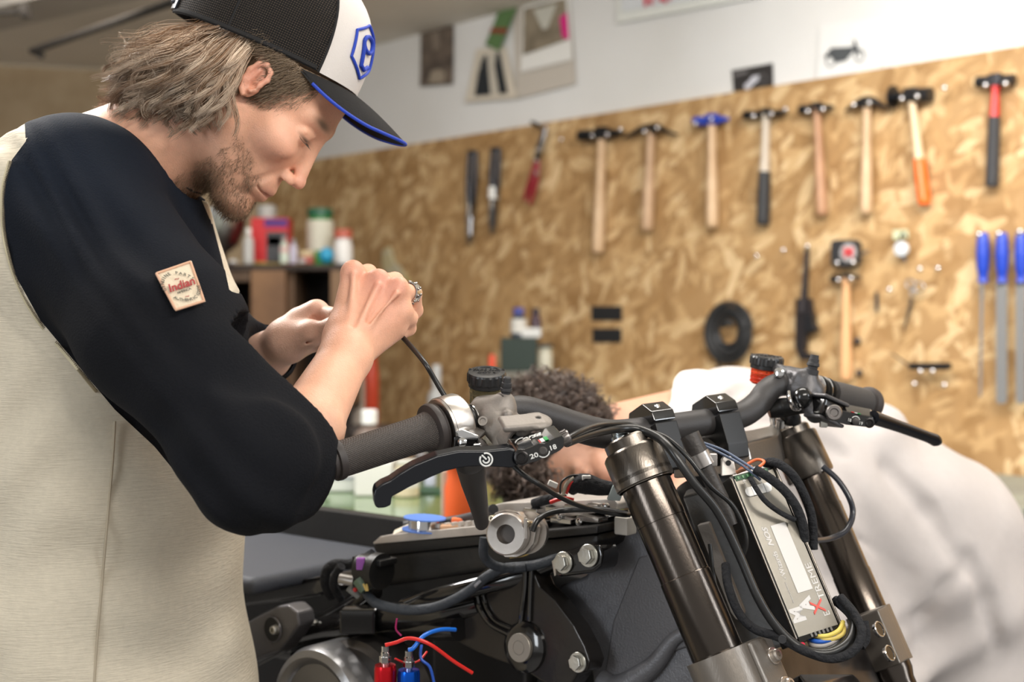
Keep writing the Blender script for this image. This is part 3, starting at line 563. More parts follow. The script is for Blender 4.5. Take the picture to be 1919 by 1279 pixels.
# things on the wall bench
BZ = .777
def at_bench(x, n): r = Vector(((x-CX)/F, 1, 0)); return n/(-WN.dot(r))
d1 = at_bench(970, 3.5)
carton('grey_cabinet', 930, 1012, 697, 900, d1, .22, (.17, .16, .13), 'grey steel case standing on the wall bench under the dark green box', z=BZ, cat='cabinet')
zc = P(970, 697, d1).z
carton('parts_case', 938, 1007, 634, 697, d1+.01, .18, (.008, .022, .014), 'dark green plastic case with small bottles on top', z=zc+.001, cat='case')
zt = P(970, 634, d1+.01).z+.002
bottle('oil_bottle', 972, 30, 577, 634, d1+.06, (.03, .04, .06), (.06, .07, .30), 'small bottle with blue cap and pale round label on the green case', lab=((.62, .60, .55), .2, .8), cap=.22, neck=.6, z=zt)
bottle('oil_bottle', 1004, 22, 578, 634, d1+.12, (.05, .02, .035), (.03, .02, .03), 'dark maroon bottle right of the blue-capped one', cap=.2, neck=.6, z=zt)
carton('small_carton', 976, 1014, 615, 634, d1+.03, .05, (.62, .62, .60), 'white little carton lying on the dark green case', z=zt)
bottle('tall_tin', 1022, 27, 645, 697, d1+.02, (.50, .48, .38), (.06, .06, .05), 'cream tin with a dark lid right beside the green case', cap=.14, neck=.95, z=zc+.001, cat='tin')
bottle('red_nozzle_bottle', 922, 16, 665, 720, d1-.03, (.60, .58, .57), (.75, .09, .04), 'white bottle with an orange-red nozzle left of the green case', cap=.45, neck=.7, z=BZ)
bottle('spray_bottle', 818, 34, 684, 900, at_bench(818, 3.4), (.45, .45, .44), (.5, .5, .49), 'pale spray bottle with tall neck behind the hand-held cable', cap=.3, neck=.45, z=BZ, lab=((.09, .09, .09), .1, .6))
bottle('aerosol_can', 694, 32, 652, 900, at_bench(694, 3.45), (.62, .07, .03), (.30, .04, .03), 'tall red aerosol can beside the rear forearm', cap=.1, neck=.8, z=BZ, rough=.3)
bottle('aerosol_can', 671, 26, 668, 900, at_bench(671, 3.28), (.50, .42, .35), (.4, .33, .28), 'tall pale aerosol can just left of the red one', cap=.1, neck=.8, z=BZ)
carton('tool_box', 655, 745, 800, 960, at_bench(700, 3.14), .12, (.045, .033, .028), 'dark brown toolbox behind the throttle grip', z=BZ)
# things on the green table
TZ = .851
def tb(x, n): return n/(-WN.dot(Vector(((x-CX)/F, 1, 0))))
bottle('white_cap_bottle', 692, 60, 768, 935, tb(692, 2.0), (.16, .12, .10), (.85, .84, .82), 'dark bottle with a large white cap behind the grip', cap=.22, neck=.45, z=TZ)
carton('white_carton', 598, 664, 893, 951, tb(630, 1.72), .10, (.62, .63, .60), 'white square carton with a black dot on the green table', z=TZ, patches=[(.02, .80, .98, .98, (.30, .32, .36)), (.1, .42, .3, .66, (.02, .02, .02))])
carton('white_carton', 664, 735, 868, 955, tb(700, 1.74), .11, (.70, .69, .65), 'taller plain white carton right of the dotted one', z=TZ)
bottle('yellow_bottle', 762, 48, 862, 950, tb(762, 1.80), (.60, .52, .36), (.66, .64, .58), 'cream bottle with yellow edge under the grip flange', lab=((.72, .71, .70), .3, .8), cap=.1, neck=.7, z=TZ)
carton('dark_green_box', 772, 838, 925, 945, tb(805, 1.85), .10, (.02, .07, .035), 'low dark green box behind the lever on the table', z=TZ)
bottle('small_bottle', 806, 22, 880, 930, tb(806, 1.95), (.42, .45, .55), (.6, .6, .62), 'small pale blue bottle behind the brake lever', z=TZ)
bottle('small_bottle', 790, 26, 830, 930, tb(790, 2.0), (.12, .11, .11), (.15, .15, .15), 'black slim bottle behind the throttle flange', z=TZ)
bottle('white_orange_can', 868, 70, 862, 985, tb(868, 1.46), (.86, .14, .03), (.8, .78, .74), 'bright orange container beside the tapered dark strut', cap=.04, neck=.9, z=TZ, rough=.35)
carton('orange_carton', 826, 858, 882, 985, tb(840, 1.44), .05, (.72, .62, .50), 'white carton with orange foot next to the orange container', z=TZ, patches=[(0, 0, 1, .30, (.85, .20, .03))])
for (x, n, lb) in [(600, 1.95, 'clear glass jar at the far left of the green table'), (745, 2.05, 'glass jar behind the cartons on the table')]:
    bottle('glass_jar', x, 46, 870, 930, tb(x, n), (.30, .28, .20), (.2, .2, .18), lb, cap=.15, neck=.9, z=TZ, cat='jar')
# ---------------------------------------------------------------- the motorcycle
ano = M('black_anodised', (.085, .072, .062), .19, .95, bump=(900, .06, (1, 1, .02)))
ano2 = M('bronze_anodised', (.17, .15, .13), .30, .92, bump=(600, .12, (1, 1, .05)))
gloss = M('gloss_black', (.007, .0065, .0065), .14, 0., Coat_Weight=.6)
satin = M('satin_black', (.011, .0105, .0105), .38, .3)
barm = M('bar_black', (.05, .047, .047), .50, .4, bump=(700, .15))
cast = M('cast_grey', (.24, .215, .195), .55, .55, bump=(260, .25), var=(30, (.25, .225, .20)))
alu = M('brushed_aluminium', (.66, .62, .58), .30, 1., bump=(300, .15, (1, 1, 20)), var=(25, (.55, .51, .47)))
chrome = M('chrome', (.70, .70, .70), .12, 1.)
boltm = M('zinc_bolt', (.62, .61, .56), .30, 1., bump=(200, .2))
plas = M('black_plastic', (.006, .0058, .0056), .46, bump=(150, .25), var=(8, (.013, .012, .011)))
hose = M('hose_rubber', (.012, .012, .012), .33)
clothw = M('cloth_tape', (.018, .0185, .021), .85, bump=(130, 1.0), Specular_IOR_Level=.25); clothw.node_tree.nodes['Bump'].inputs['Distance'].default_value = .006
tankm = M('grey_tank', (.15, .152, .165), .45, .35, bump=(420, .35), var=(60, (.13, .13, .14)))
alu2 = M('plate_aluminium', (.62, .58, .54), .38, .45, bump=(300, .15, (1, 1, 20)), var=(25, (.50, .465, .43)))
inkw = M('white_print', (.70, .70, .68), .5)
grm = M('grip_rubber', (.062, .052, .047), .62)
def diamond(m):                                        # knurled diamond pattern in the rubber
    nt = m.node_tree; b = nt.nodes['Principled BSDF']; tc = nd(nt, 'ShaderNodeTexCoord'); L = nt.links.new; hs = []
    ax = n_(P(800, 812, 1.26)-P(650, 858, 1.22)); side = n_(ax.cross(UP)); upx = side.cross(ax)
    def dot(v):
        n = nd(nt, 'ShaderNodeVectorMath', operation='DOT_PRODUCT'); L(tc.outputs['Object'], n.inputs[0]); n.inputs[1].default_value = v; return n.outputs['Value']
    for sg in (1, -1):
        d = dot(tuple(ax*1.0+upx*sg*1.2)); m1 = nd(nt, 'ShaderNodeMath', operation='MULTIPLY'); L(d, m1.inputs[0]); m1.inputs[1].default_value = 2300
        s = nd(nt, 'ShaderNodeMath', operation='SINE'); L(m1.outputs[0], s.inputs[0]); hs.append(s.outputs[0])
    a = nd(nt, 'ShaderNodeMath', operation='MAXIMUM'); L(hs[0], a.inputs[0]); L(hs[1], a.inputs[1])
    bp = nd(nt, 'ShaderNodeBump'); bp.inputs['Strength'].default_value = .8; bp.inputs['Distance'].default_value = .0006; L(a.outputs[0], bp.inputs['Height']); L(bp.outputs[0], b.inputs['Normal'])
diamond(grm)
bike = thing('motorcycle', (.05, 1.5, 0), 'black custom motorcycle without headlight, front fork and wiring exposed', 'motorcycle')
def B(g, name, mat, parent=None, **k): return g.obj(name, mat, parent or bike, **k)
def PL(pts, *a): return [P(*p) for p in pts]
def bolt(o, ax, r, par, mat=None, name='bolt', washer=1.5, hexa=True, h=None):
    h = h or r*.9; g = G(); ax = n_(ax)
    g.lathe(o, ax, [(0, r*washer), (r*.25, r*washer), (r*.3, r*washer*.96)], seg=28)
    a = n_(UP-ax*UP.dot(ax)); b = ax.cross(a)
    if hexa: g.prism([Vector(o)+ax*r*.3+(a*math.cos(t)+b*math.sin(t))*r*1.12 for t in [math.pi/3*i+.3 for i in range(6)]], ax*h, bev=r*.12)
    else: g.lathe(Vector(o)+ax*r*.3, ax, [(0, r*.95), (h*.7, r*.95), (h, r*.75), (h, r*.45), (h*.3, r*.4)], seg=20)
    return B(g, name, mat or boltm, par)
# --- fork
LA, LB = P(1187, 852, 1.345), P(1345, 1226, 1.285)
RA, RB = P(1499, 848, 1.56), P(1634, 1166, 1.49)
lax, rax = n_(LB-LA), n_(RB-RA)
def ext(a, ax, z): return a+ax*((z-a.z)/ax.z)
LF, RF = ext(LA, lax, .33), ext(RA, rax, .33)
lu, ru = -lax, -rax
g = G(); o = LA; L1 = (LB-LA).length
g.lathe(o, lax, [(-.004, .022), (.03, .0268), (.075, .0268), (.0755, .0262), (L1*.62, .0262), (L1*.625, .0270), (L1+.06, .0270), (L1+.07, .024), (L1+.30, .0235), ((LF-LA).length, .022)], seg=56); B(g, 'fork_tube', ano)
g = G(); o = RA; L2 = (RB-RA).length
g.lathe(o, rax, [(-.004, .018), (.03, .0216), (L2*.33, .0216), (L2*.335, .0222), (L2*.72, .0222), (L2*.725, .0228), (L2+.06, .0228), (L2+.07, .020), ((RF-RA).length, .019)], seg=56); B(g, 'fork_tube', ano)
g = G(); g.lathe(LA, lu, [(-.026, .0318), (.002, .0318), (.004, .0305), (.006, .0285), (.006, .026), (.016, .026), (.018, .0245), (.0185, .015)], seg=56); tl = B(g, 'fork_cap', ano2)
g = G(); g.lathe(LA+lu*.018+lax.cross(UP)*0+Vector((-.006, -.006, 0)), lu, [(0, .0105), (.004, .0105), (.005, .008), (.009, .008)], seg=28); B(g, 'adjuster', M('blue_zinc', (.45, .5, .52), .25, 1.), tl)
g = G(); g.lathe(LA, lu, [(-.034, .0302), (-.026, .0318)], seg=56, cap=False)
for k, (x, y) in enumerate([(1199, 868), (1220, 875)]): pass
g.lathe(LA, lax, [(.022, .0318), (.032, .0318), (.034, .029)], seg=56, cap=False); B(g, 'clamp_ring', ano2)
g = G(); g.lathe(RA, lu, [(-.033, .0282), (-.030, .0292), (.018, .0292), (.020, .028), (.020, .0238), (.029, .0238), (.031, .022), (.031, .012)], seg=56); tr = B(g, 'fork_cap', ano2)
g = G(); g.lathe(RA+lu*.0305+Vector((-.010, 0, 0)), lu, [(0, .016), (.004, .020), (.006, .012), (.009, .012), (.010, .009), (.013, .009)], seg=32); B(g, 'adjuster', M('blue_zinc', (.45, .5, .52), .25, 1.), tr)
# bleed union on the right cap: silver eye and hose
g = G(); c = P(1463, 778, 1.53); g.lathe(c, (.3, -1, .15), [(-.007, .007), (.007, .007)], seg=20); g.tube([P(1463, 786, 1.53), P(1462, 800, 1.535)], .006, seg=14); g.tube([P(1452, 770, 1.52), P(1447, 780, 1.515), P(1449, 795, 1.52)], .0035, seg=10, smooth=4); B(g, 'banjo_union', chrome, tr)
g = G(); g.tube([P(1484, 775, 1.53), P(1486, 792, 1.535)], [.008, .010], seg=14); g.ball(P(1486, 785, 1.525), .0095, 14); B(g, 'rubber_boot', rubm, tr)
# top yoke plate between the rings
yo = P(1330, 852, 1.42); g = G()
yf = [(1262, 850, 1.385), (1320, 842, 1.41), (1345, 838, 1.43), (1392, 832, 1.465), (1458, 816, 1.53), (1470, 868, 1.53), (1400, 880, 1.475), (1345, 892, 1.43), (1262, 900, 1.385)]
g.prism(PL(yf), Vector((.02, .055, .012)), bev=.003); B(g, 'top_yoke', M('yoke_grey', (.27, .245, .22), .36, .85, bump=(400, .2)))
g = G(); g.prism(PL([(1397, 832, 1.466), (1400, 831, 1.467), (1408, 860, 1.467), (1405, 861, 1.466)]), Vector((0, -.0015, 0))); B(g, 'yoke_edge', alu)
# bottom yoke
clampm = M('clamp_bronze', (.20, .178, .155), .34, .6, bump=(600, .12, (1, 1, .05)))
lo_ax = n_(RB-LB-lax*(RB-LB).dot(lax)); fr = n_(lax.cross(lo_ax)); fr = fr if fr.y < 0 else -fr
g = G(); q = LB; g.lathe(LB, lax, [(0, .0335), (.12, .0335)], seg=56); g.box(LB+lax*.06+lo_ax*.026+fr*.012, (.040, .05, .12), ax=(lo_ax, fr, lax), bev=.004); bl = B(g, 'lower_clamp', clampm)
for k in (.022, .052, .085): bolt(LB+lax*k+lo_ax*.034+fr*.037, fr, .0065, bl, mat=M('pale_zinc', (.60, .55, .50), .3, .9), hexa=False, washer=1.35)
g = G(); g.lathe(RB, rax, [(-.012, .027), (.052, .027)], seg=56)
g.box(RB+rax*.02-lo_ax*.016+fr*.010, (.026, .040, .064), ax=(lo_ax, fr, rax), bev=.003); bl = B(g, 'lower_clamp', clampm)
for k in (.0, .032):
    c = onray(1648+k*600, 1180+k*1400, RB+fr*.031, fr); g = G(); g.lathe(c, fr, [(-.003, .0088), (.0006, .0092), (.0012, .0085), (.0012, .0078), (-.004, .0072)], seg=28, cap=False); B(g, 'counterbore', chrome, bl)
    g = G(); g.lathe(c, fr, [(-.004, .0076), (.0002, .0076)], seg=24); B(g, 'bolt_recess', gloss, bl)
g = G(); g.prism(PL([(1415, 1225, 1.29), (1600, 1175, 1.45), (1640, 1260, 1.45), (1700, 1420, 1.43), (1450, 1440, 1.27)]), Vector((.02, .06, -.01)), bev=.004); B(g, 'lower_yoke', M('yoke_gloss', (.16, .145, .135), .22, .8, var=(14, (.04, .035, .035))))
g = G(); g.box(P(1555, 1290, 1.33), (.06, .035, .02), bev=.003); B(g, 'yoke_block', gloss)
# steering head between the tubes (dark)
g = G(); g.tube([P(1318, 900, 1.50), P(1455, 1225, 1.42)], .034, seg=32); B(g, 'steering_head', satin)
g = G(); g.prism(PL([(1278, 930, 1.42), (1335, 915, 1.45), (1500, 1240, 1.38), (1400, 1260, 1.35)]), Vector((.01, .05, 0)), bev=.004); B(g, 'head_cover', plas)
g = G(); g.prism(PL([(1306, 985, 1.385), (1328, 980, 1.385), (1395, 1150, 1.345), (1392, 1160, 1.345), (1380, 1164, 1.345), (1370, 1150, 1.345)]), Vector((.004, .012, 0)), bev=.0015); st = B(g, 'name_strip', M('strip_grey', (.085, .075, .068), .6, bump=(90, .8)))
# --- front wheel, engine, frame mass, rear wheel (below and behind)
fa = (LF+RF)/2; wd = n_(RF-LF)
def wheel(c, ax, R, name, w_):
    g = G(); n = 48; a = n_(UP-ax*UP.dot(ax)); b = ax.cross(a)
    ring = [c+(a*math.cos(t)+b*math.sin(t))*(R-w_) for t in np.linspace(0, 2*math.pi, n+1)]; g.tube(ring, w_, seg=14); w0 = B(g, name, rubm)
    g = G(); g.lathe(c-ax*.045, ax, [(0, R-2*w_+.005), (.09, R-2*w_+.005), (.09, R-2*w_-.012), (0, R-2*w_-.012), (0, R-2*w_+.005)], seg=48, cap=False); B(g, 'rim', satin, w0)
    g = G(); g.lathe(c-ax*.08, ax, [(0, .03), (.16, .03)], seg=24); B(g, 'hub', satin, w0)
    for k in range(5):
        t = 2*math.pi*k/5; dr = a*math.cos(t)+b*math.sin(t); g = G(); g.tube([c+dr*.02, c+dr*(R-2*w_)], [.02, .012], seg=8); B(g, 'spoke', satin, w0)
wc = Vector((fa.x, fa.y, .31)); wheel(wc, wd, .31, 'front_wheel', .055)
fd = n_((P(1290, 900, 1.48)-P(500, 1100, 1.95))*Vector((1, 1, 0)))    # frame direction, forwards
fs = Vector((-fd.y, fd.x, 0)); fs = fs if fs.y > 0 else -fs            # towards the far side
rc = P(1290, 900, 1.48)-fd*1.25; wheel(Vector((rc.x, rc.y, .31))+fs*.06, fs, .31, 'rear_wheel', .075)
hd = P(1290, 900, 1.5)
def fbx(name, mat, a0, a1, s0, s1, z0, z1, bev=.01):
    g = G(); c = Vector((hd.x, hd.y, 0))+fd*((a0+a1)/2)+fs*((s0+s1)/2)+UP*((z0+z1)/2); g.box(c, (abs(a1-a0), abs(s1-s0), z1-z0), ax=(fd, fs, UP), bev=bev); return B(g, name, mat)
fbx('engine', M('engine_dark', (.02, .018, .017), .5, .4, bump=(40, .6)), -.72, -.20, .03, .28, .25, .80, .03)
fbx('frame_core', satin, -.95, -.10, .07, .25, .70, .915, .02)
g = G(); g.tube([Vector((hd.x, hd.y, .40))-fd*.62+fs*.16, Vector((rc.x, rc.y, .31))+fs*.06], [.04, .03], seg=12); B(g, 'swingarm', satin)
g = G(); g.tube([Vector((hd.x, hd.y, .3))-fd*.5+fs*.02, Vector((hd.x, hd.y, .0))-fd*.55-fs*.12], .014, seg=12); B(g, 'side_stand', satin)
# tank side (grey textured shell)
tn = n_(fs*-1.0+UP*.10)
def tpl(x, y, off=0.): return onray(x, y, P(1150, 1100, 1.47)-tn*(-off), tn)
outl = [(1120, 1046), (1128, 1012), (1165, 998), (1210, 984), (1250, 1000), (1300, 1100), (1360, 1240), (1420, 1440), (1115, 1440), (1108, 1262), (1090, 1190), (1062, 1150), (1046, 1118), (1044, 1098), (1095, 1080)]
g = G(); g.prism([tpl(x, y) for x, y in outl], -tn*.20, bev=.012, seg=4); tk = B(g, 'tank_shell', tankm)
g = G(); g.prism([tpl(x, y, .003) for x, y in [(1196, 1045), (1215, 1040), (1300, 1210), (1220, 1235), (1150, 1276), (1133, 1262), (1148, 1165)]], -tn*.006, bev=.0025, seg=3); B(g, 'side_recess', M('tank_recess_shade', (.11, .108, .115), .5, .3, bump=(420, .35)), tk)  # shade of the recess painted as a darker panel on the shell
g = G(); g.tube([tpl(1128, 1275, .004), tpl(1160, 1288, .006), tpl(1220, 1252, .006), tpl(1262, 1200, .005), tpl(1290, 1185, .004)], [.012, .014, .011, .008, .006], smooth=6, seg=12); B(g, 'shell_ridge', tankm, tk)
# frame bracket plate, with pivot and bolts
def fpl(x, y, off=0.): return onray(x, y, P(1000, 1150, 1.475)-tn*(-off), tn)
outl = [(884, 1085), (912, 1064), (985, 1050), (1003, 1078), (1012, 1100), (1040, 1125), (1075, 1172), (1096, 1212), (1106, 1240), (1100, 1258), (1084, 1262), (1060, 1300), (1010, 1276), (985, 1260), (952, 1246), (930, 1238), (894, 1224), (855, 1204), (842, 1160), (850, 1130), (880, 1118)]
g = G(); g.prism([fpl(x, y) for x, y in outl], -tn*.03, bev=.003); br = B(g, 'frame_bracket', M('bracket_black', (.026, .023, .021), .22, .4, bump=(70, .25)))
for pts, r in (([(985, 1062), (984, 1100), (978, 1150), (975, 1180)], .0035), ([(996, 1070), (994, 1110), (992, 1165)], .003), ([(893, 1108), (900, 1140), (920, 1170), (955, 1190), (968, 1200)], .004), ([(903, 1105), (912, 1140), (930, 1165), (962, 1180)], .003)):
    g = G(); g.tube([fpl(x, y, .002) for x, y in pts], r, smooth=5, seg=10); B(g, 'weld_rib', gloss, br)
c = fpl(985, 1213); g = G(); g.lathe(c, tn, [(0, .030), (.004, .029), (.008, .022), (.008, .010)], seg=40); B(g, 'pivot_boss', gloss, br)
g = G(); g.lathe(c+tn*.006+Vector((0, 0, 0)), tn, [(0, .0165), (.006, .0165), (.0068, .0158), (.0068, .0085), (.0062, .0083), (.0062, .0075), (.0068, .0073)], seg=40); B(g, 'pivot_cap', M('pivot_grey', (.30, .275, .24), .5, .7), br)
bolt(fpl(1084, 1242, .001), tn, .0075, br)
g = G(); g.lathe(fpl(863, 1160, .0), tn, [(0, .004), (.003, .004)], seg=16); B(g, 'screw', boltm, br)
outl = [(1036, 1052), (1050, 1036), (1085, 1024), (1112, 1017), (1124, 1022), (1129, 1040), (1126, 1062), (1112, 1074), (1060, 1080), (1042, 1082)]
g = G(); g.prism([fpl(x, y, .012) for x, y in outl], -tn*.035, bev=.004); b2 = B(g, 'upper_bracket', gloss)
bolt(fpl(1104, 1042, .013), tn, .0085, b2); bolt(fpl(1057, 1055, .013), tn, .0082, b2)
g = G(); g.prism([fpl(x, y, .016) for x, y in [(1036, 1052), (1040, 1050), (1044, 1078), (1041, 1080)]], tn*.002); B(g, 'silver_mark', alu, b2)
# main frame tubes running back
for pts, r in (([(1120, 1010, 1.50), (1000, 1072, 1.50), (900, 1098, 1.52), (820, 1118, 1.55), (760, 1140, 1.6)], .012), ([(900, 1130, 1.54), (800, 1150, 1.57), (700, 1160, 1.62), (600, 1180, 1.7), (540, 1200, 1.75)], .017), ([(860, 1180, 1.53), (760, 1180, 1.6), (660, 1190, 1.66), (560, 1230, 1.72)], .014), ([(700, 1105, 1.64), (640, 1150, 1.68), (560, 1188, 1.74), (480, 1230, 1.8)], .014)):
    g = G(); g.tube(PL(pts), r, smooth=5, seg=16); B(g, 'frame_tube', gloss)
g = G(); g.box(P(672, 1162, 1.60), (.045, .03, .032), bev=.004); B(g, 'frame_lug', gloss)
g = G(); g.ball(P(588, 1167, 1.68), (.006, .004, .004)); B(g, 'rivet', boltm)
# airbox
an = n_(-fs); ap = P(850, 1040, 1.56)
def apl(x, y, off=0.): return onray(x, y, ap+an*off, an)
g = G(); g.prism([apl(x, y) for x, y in [(712, 1040), (1120, 1000), (1120, 1030), (985, 1062), (714, 1102)]], -an*.16, bev=.008); ab = B(g, 'airbox', plas)
g = G(); g.prism([apl(x, y, .004) for x, y in [(697, 1020), (912, 1003), (1120, 985), (1120, 1001), (900, 1023), (720, 1042), (702, 1036)]], -an*.17, bev=.003); B(g, 'airbox_lip', plas, ab)
g = G(); g.prism([apl(x, y, .006) for x, y in [(698, 1018), (712, 1006), (735, 1002), (925, 984), (925, 1001), (700, 1021)]], -an*.168, bev=.002); B(g, 'tray_plate', alu2, ab)
for i in range(9):
    p = apl(812+i*13.2, 993.5-i*1.05, -.012); g = G(); g.box(p+UP*.0045, (.0045, .009, .006), ax=(fd, fs, UP), bev=.0008); B(g, 'vent_tab', alu2, ab)
g = G(); g.lathe(P(716, 1072, 1.56), -fd, [(0, .022), (.012, .022), (.014, .018), (.035, .018)], seg=28); B(g, 'socket', plas, ab)
g = G(); g.box(P(702, 1050, 1.575), (.05, .03, .008), ax=(fd, fs, UP), bev=.002); B(g, 'latch', plas, ab)
fbx('frame_shadow_plate', plas, -.80, -.30, .045, .07, .86, .96, .004)
# wrapped ignition cover to the right of the sensor (metal lid with screws)
g = G(); g.prism([onray(x, y, P(1040, 960, 1.50), an) for x, y in [(925, 947), (940, 943), (1150, 935), (1158, 945), (1155, 957), (1100, 965), (1060, 968), (1000, 966), (985, 975), (930, 975)]], -an*.13, bev=.002); ec = B(g, 'metal_lid', alu2)
for (x, y, w_) in [(1003, 957, .02), (1040, 953, .014), (1080, 950, .02), (1120, 948, .014), (1060, 975, .03), (1020, 978, .02), (1110, 972, .03)]:
    g = G(); g.box(onray(x, y, P(1040, 960, 1.49), an), (w_, .02, .006), ax=(fd, fs, UP), bev=.001); B(g, 'lid_block', chrome, ec)
for x, y in [(1090, 978), (1053, 968), (1145, 962), (1137, 950)]:
    g = G(); g.lathe(onray(x, y, P(1040, 960, 1.485), an), an, [(0, .0045), (.006, .0045), (.007, .003)], seg=14); B(g, 'lid_screw', chrome, ec)
g = G(); g.tube(PL([(930, 990, 1.52), (1000, 1000, 1.51), (1090, 985, 1.5), (1180, 975, 1.49)]), [.012, .014, .012, .012], smooth=5); B(g, 'dark_duct', satin)
g = G(); g.box(P(1172, 985, 1.44), (.018, .02, .02), ax=(fd, fs, UP), bev=.002); B(g, 'pale_plug', M('pale_plug', (.50, .47, .42), .5))
# throttle position sensor: round machined body
sa = n_(Vector((-.35, -1, .10))); sc_ = P(952, 1001, 1.40)
g = G(); g.lathe(sc_, sa, [(-.006, .0232), (.006, .0232), (.0075, .0215), (.0075, .0106), (.0055, .0098), (-.003, .0094)], seg=48, cap=False); ts = B(g, 'throttle_sensor', alu)
g = G(); g.lathe(sc_-sa*.002, sa, [(0, .0095), (.001, .0095)], seg=32); B(g, 'bore', M('bore_grey', (.12, .11, .105), .5, .6), ts)
g = G(); bk = -sa*.018; g.prism([onray(x, y, sc_-sa*.008, sa) for x, y in [(925, 962), (945, 956), (972, 960), (982, 975), (1000, 978), (1006, 990), (1000, 1020), (985, 1038), (968, 1046), (945, 1046), (935, 1030), (925, 1000)]], -sa*.016, bev=.002); B(g, 'sensor_body', alu, ts)
g = G(); g.lathe(sc_-sa*.024+Vector((.012, 0, 0)), sa, [(-.012, .023), (.0, .024)], seg=40); B(g, 'sensor_ring', alu, ts)
for x, y in [(924, 972), (968, 975), (990, 982), (967, 1028), (922, 1004)]:
    g = G(); g.lathe(onray(x, y, sc_-sa*.004, sa), sa, [(-.006, .0036), (.006, .0036), (.007, .003), (.007, .0015), (.004, .0014)], seg=16); B(g, 'sensor_screw', M('pale_brass', (.62, .55, .42), .3, 1.), ts)
g = G(); g.box(P(985, 990, 1.385), (.004, .012, .022), bev=.001); B(g, 'sensor_clip', alu, ts)
# tapered strut down from the throttle
g = G(); g.tube(PL([(882, 862, 1.30), (887, 900, 1.32), (897, 945, 1.36), (903, 981, 1.385)]), [.0205, .0165, .0125, .0095], seg=28, flat=.8); B(g, 'tapered_strut', M('strut_rubber', (.05, .045, .042), .6))
# seat
sv = [(440, 1030, 1.9), (480, 1033, 1.86), (530, 1052, 1.84), (575, 1064, 1.82), (612, 1068, 1.80), (640, 1062, 1.78)]
s_ = SDF((-.85, 1.58, .80), (-.12, 2.25, 1.02), .006)
s_.add(s_.box((-.46, 1.93, .903), (.27, .135, .012), .010, R=((fd.x, fd.y, 0), (fs.x, fs.y, 0), (0, 0, 1)))); s_.add(s_.ell((-.64, 2.04, .915), (.20, .12, .028)), .05)
pos, fc = s_.mesh(); np_obj('seat', pos, fc, M('seat_vinyl', (.034, .038, .049), .62, bump=(600, .3)), bike)
fbx('seat_rail', gloss, -1.30, -.62, .06, .24, .70, .868, .02)
g = G(); g.prism(PL([(440, 1092, 1.80), (530, 1092, 1.75), (612, 1078, 1.68), (640, 1100, 1.66), (600, 1118, 1.70), (520, 1130, 1.76), (440, 1140, 1.82)]), fs*.08, bev=.006); B(g, 'seat_base', gloss)
# rear grey bracket with hole
rp = P(520, 1190, 1.66)
def rpl(x, y, off=0.): return onray(x, y, rp+an*off, an)
g = G(); g.prism([rpl(x, y) for x, y in [(440, 1180), (478, 1156), (520, 1136), (540, 1134), (556, 1148), (560, 1172), (540, 1200), (522, 1222), (470, 1240), (440, 1250)]], -an*.03, bev=.004, seg=3); rb = B(g, 'rear_bracket', M('bracket_grey', (.14, .135, .14), .35, .6, bump=(300, .2)))
g = G(); g.lathe(rpl(511, 1180, .0012), an, [(0, .0155), (.001, .0155)], seg=32); B(g, 'bolt_recess', M('recess_black', (.004, .004, .004), .6), rb)
g = G(); g.lathe(rpl(511, 1180, .001), an, [(0, .0175), (.0018, .0165), (.0018, .0155)], seg=32, cap=False); B(g, 'recess_rim', rb.data.materials[0], rb)
bolt(rpl(518, 1180, .003), an, .0062, rb, hexa=False, washer=1.0)
# round clutch cover
cc = P(603, 1336, 1.58); g = G(); g.lathe(cc, an, [(-.05, .082), (.0, .082), (.010, .078), (.014, .070), (.010, .063), (.004, .060), (.003, .02), (.008, .012), (.008, .004)], seg=64); cv = B(g, 'clutch_cover', M('cover_alu', (.30, .30, .31), .30, .9, bump=(200, .1)))
for k in range(3):
    t = math.pi/2+2*math.pi*k/3; a_ = n_(UP-an*UP.dot(an)); b_ = an.cross(a_); dr = a_*math.cos(t-.3)+b_*math.sin(t-.3); g = G(); g.tube([cc+an*.004+dr*.012, cc+an*.004+dr*.061], [.005, .007], seg=10); B(g, 'cover_rib', M('cover_alu', (.3,)*3), cv)
g = G(); g.lathe(cc-an*.03+fd*.03, an, [(-.05, .088), (.0, .088), (.008, .08)], seg=64); B(g, 'outer_case', M('case_dark', (.06, .055, .052), .35, .7), cv)
# two fluid canisters with hoses
def canister(x, y, mat, label):
    g = G(); c = P(x, y, 1.42); g.lathe(c-UP*.06, UP, [(0, .0125), (.055, .0125), (.060, .0115), (.0605, .004)], seg=32); k = B(g, 'canister', mat, label=label)
    g = G(); g.lathe(c+UP*.0, UP, [(0, .0045), (.004, .0045)], seg=16); g.prism([c+UP*.003+Vector((math.cos(t), math.sin(t), 0))*.0068 for t in np.arange(6)*math.pi/3], UP*.007, bev=.0006); g.lathe(c+UP*.010, UP, [(0, .005), (.004, .005), (.005, .0042), (.011, .0042)], seg=18); B(g, 'fitting', chrome, k); return c+UP*.022
ca = canister(722, 1247, M('red_anodised', (.62, .012, .02), .22, .85), 'red anodised canister'); cb = canister(766, 1256, M('blue_anodised', (.005, .10, .62), .22, .85), 'blue anodised canister')
g = G(); g.tube([ca, P(742, 1205, 1.42), P(768, 1197, 1.42), P(805, 1208, 1.42), P(850, 1240, 1.43), P(885, 1262, 1.44)], .0021, smooth=6); B(g, 'hose', M('red_hose', (.62, .02, .015), .3), label='red hose')
g = G(); g.tube([cb, P(775, 1215, 1.42), P(795, 1192, 1.43), P(825, 1181, 1.45), P(853, 1181, 1.47)], .0024, smooth=6); B(g, 'hose', M('blue_hose', (.01, .14, .62), .3), label='blue hose')
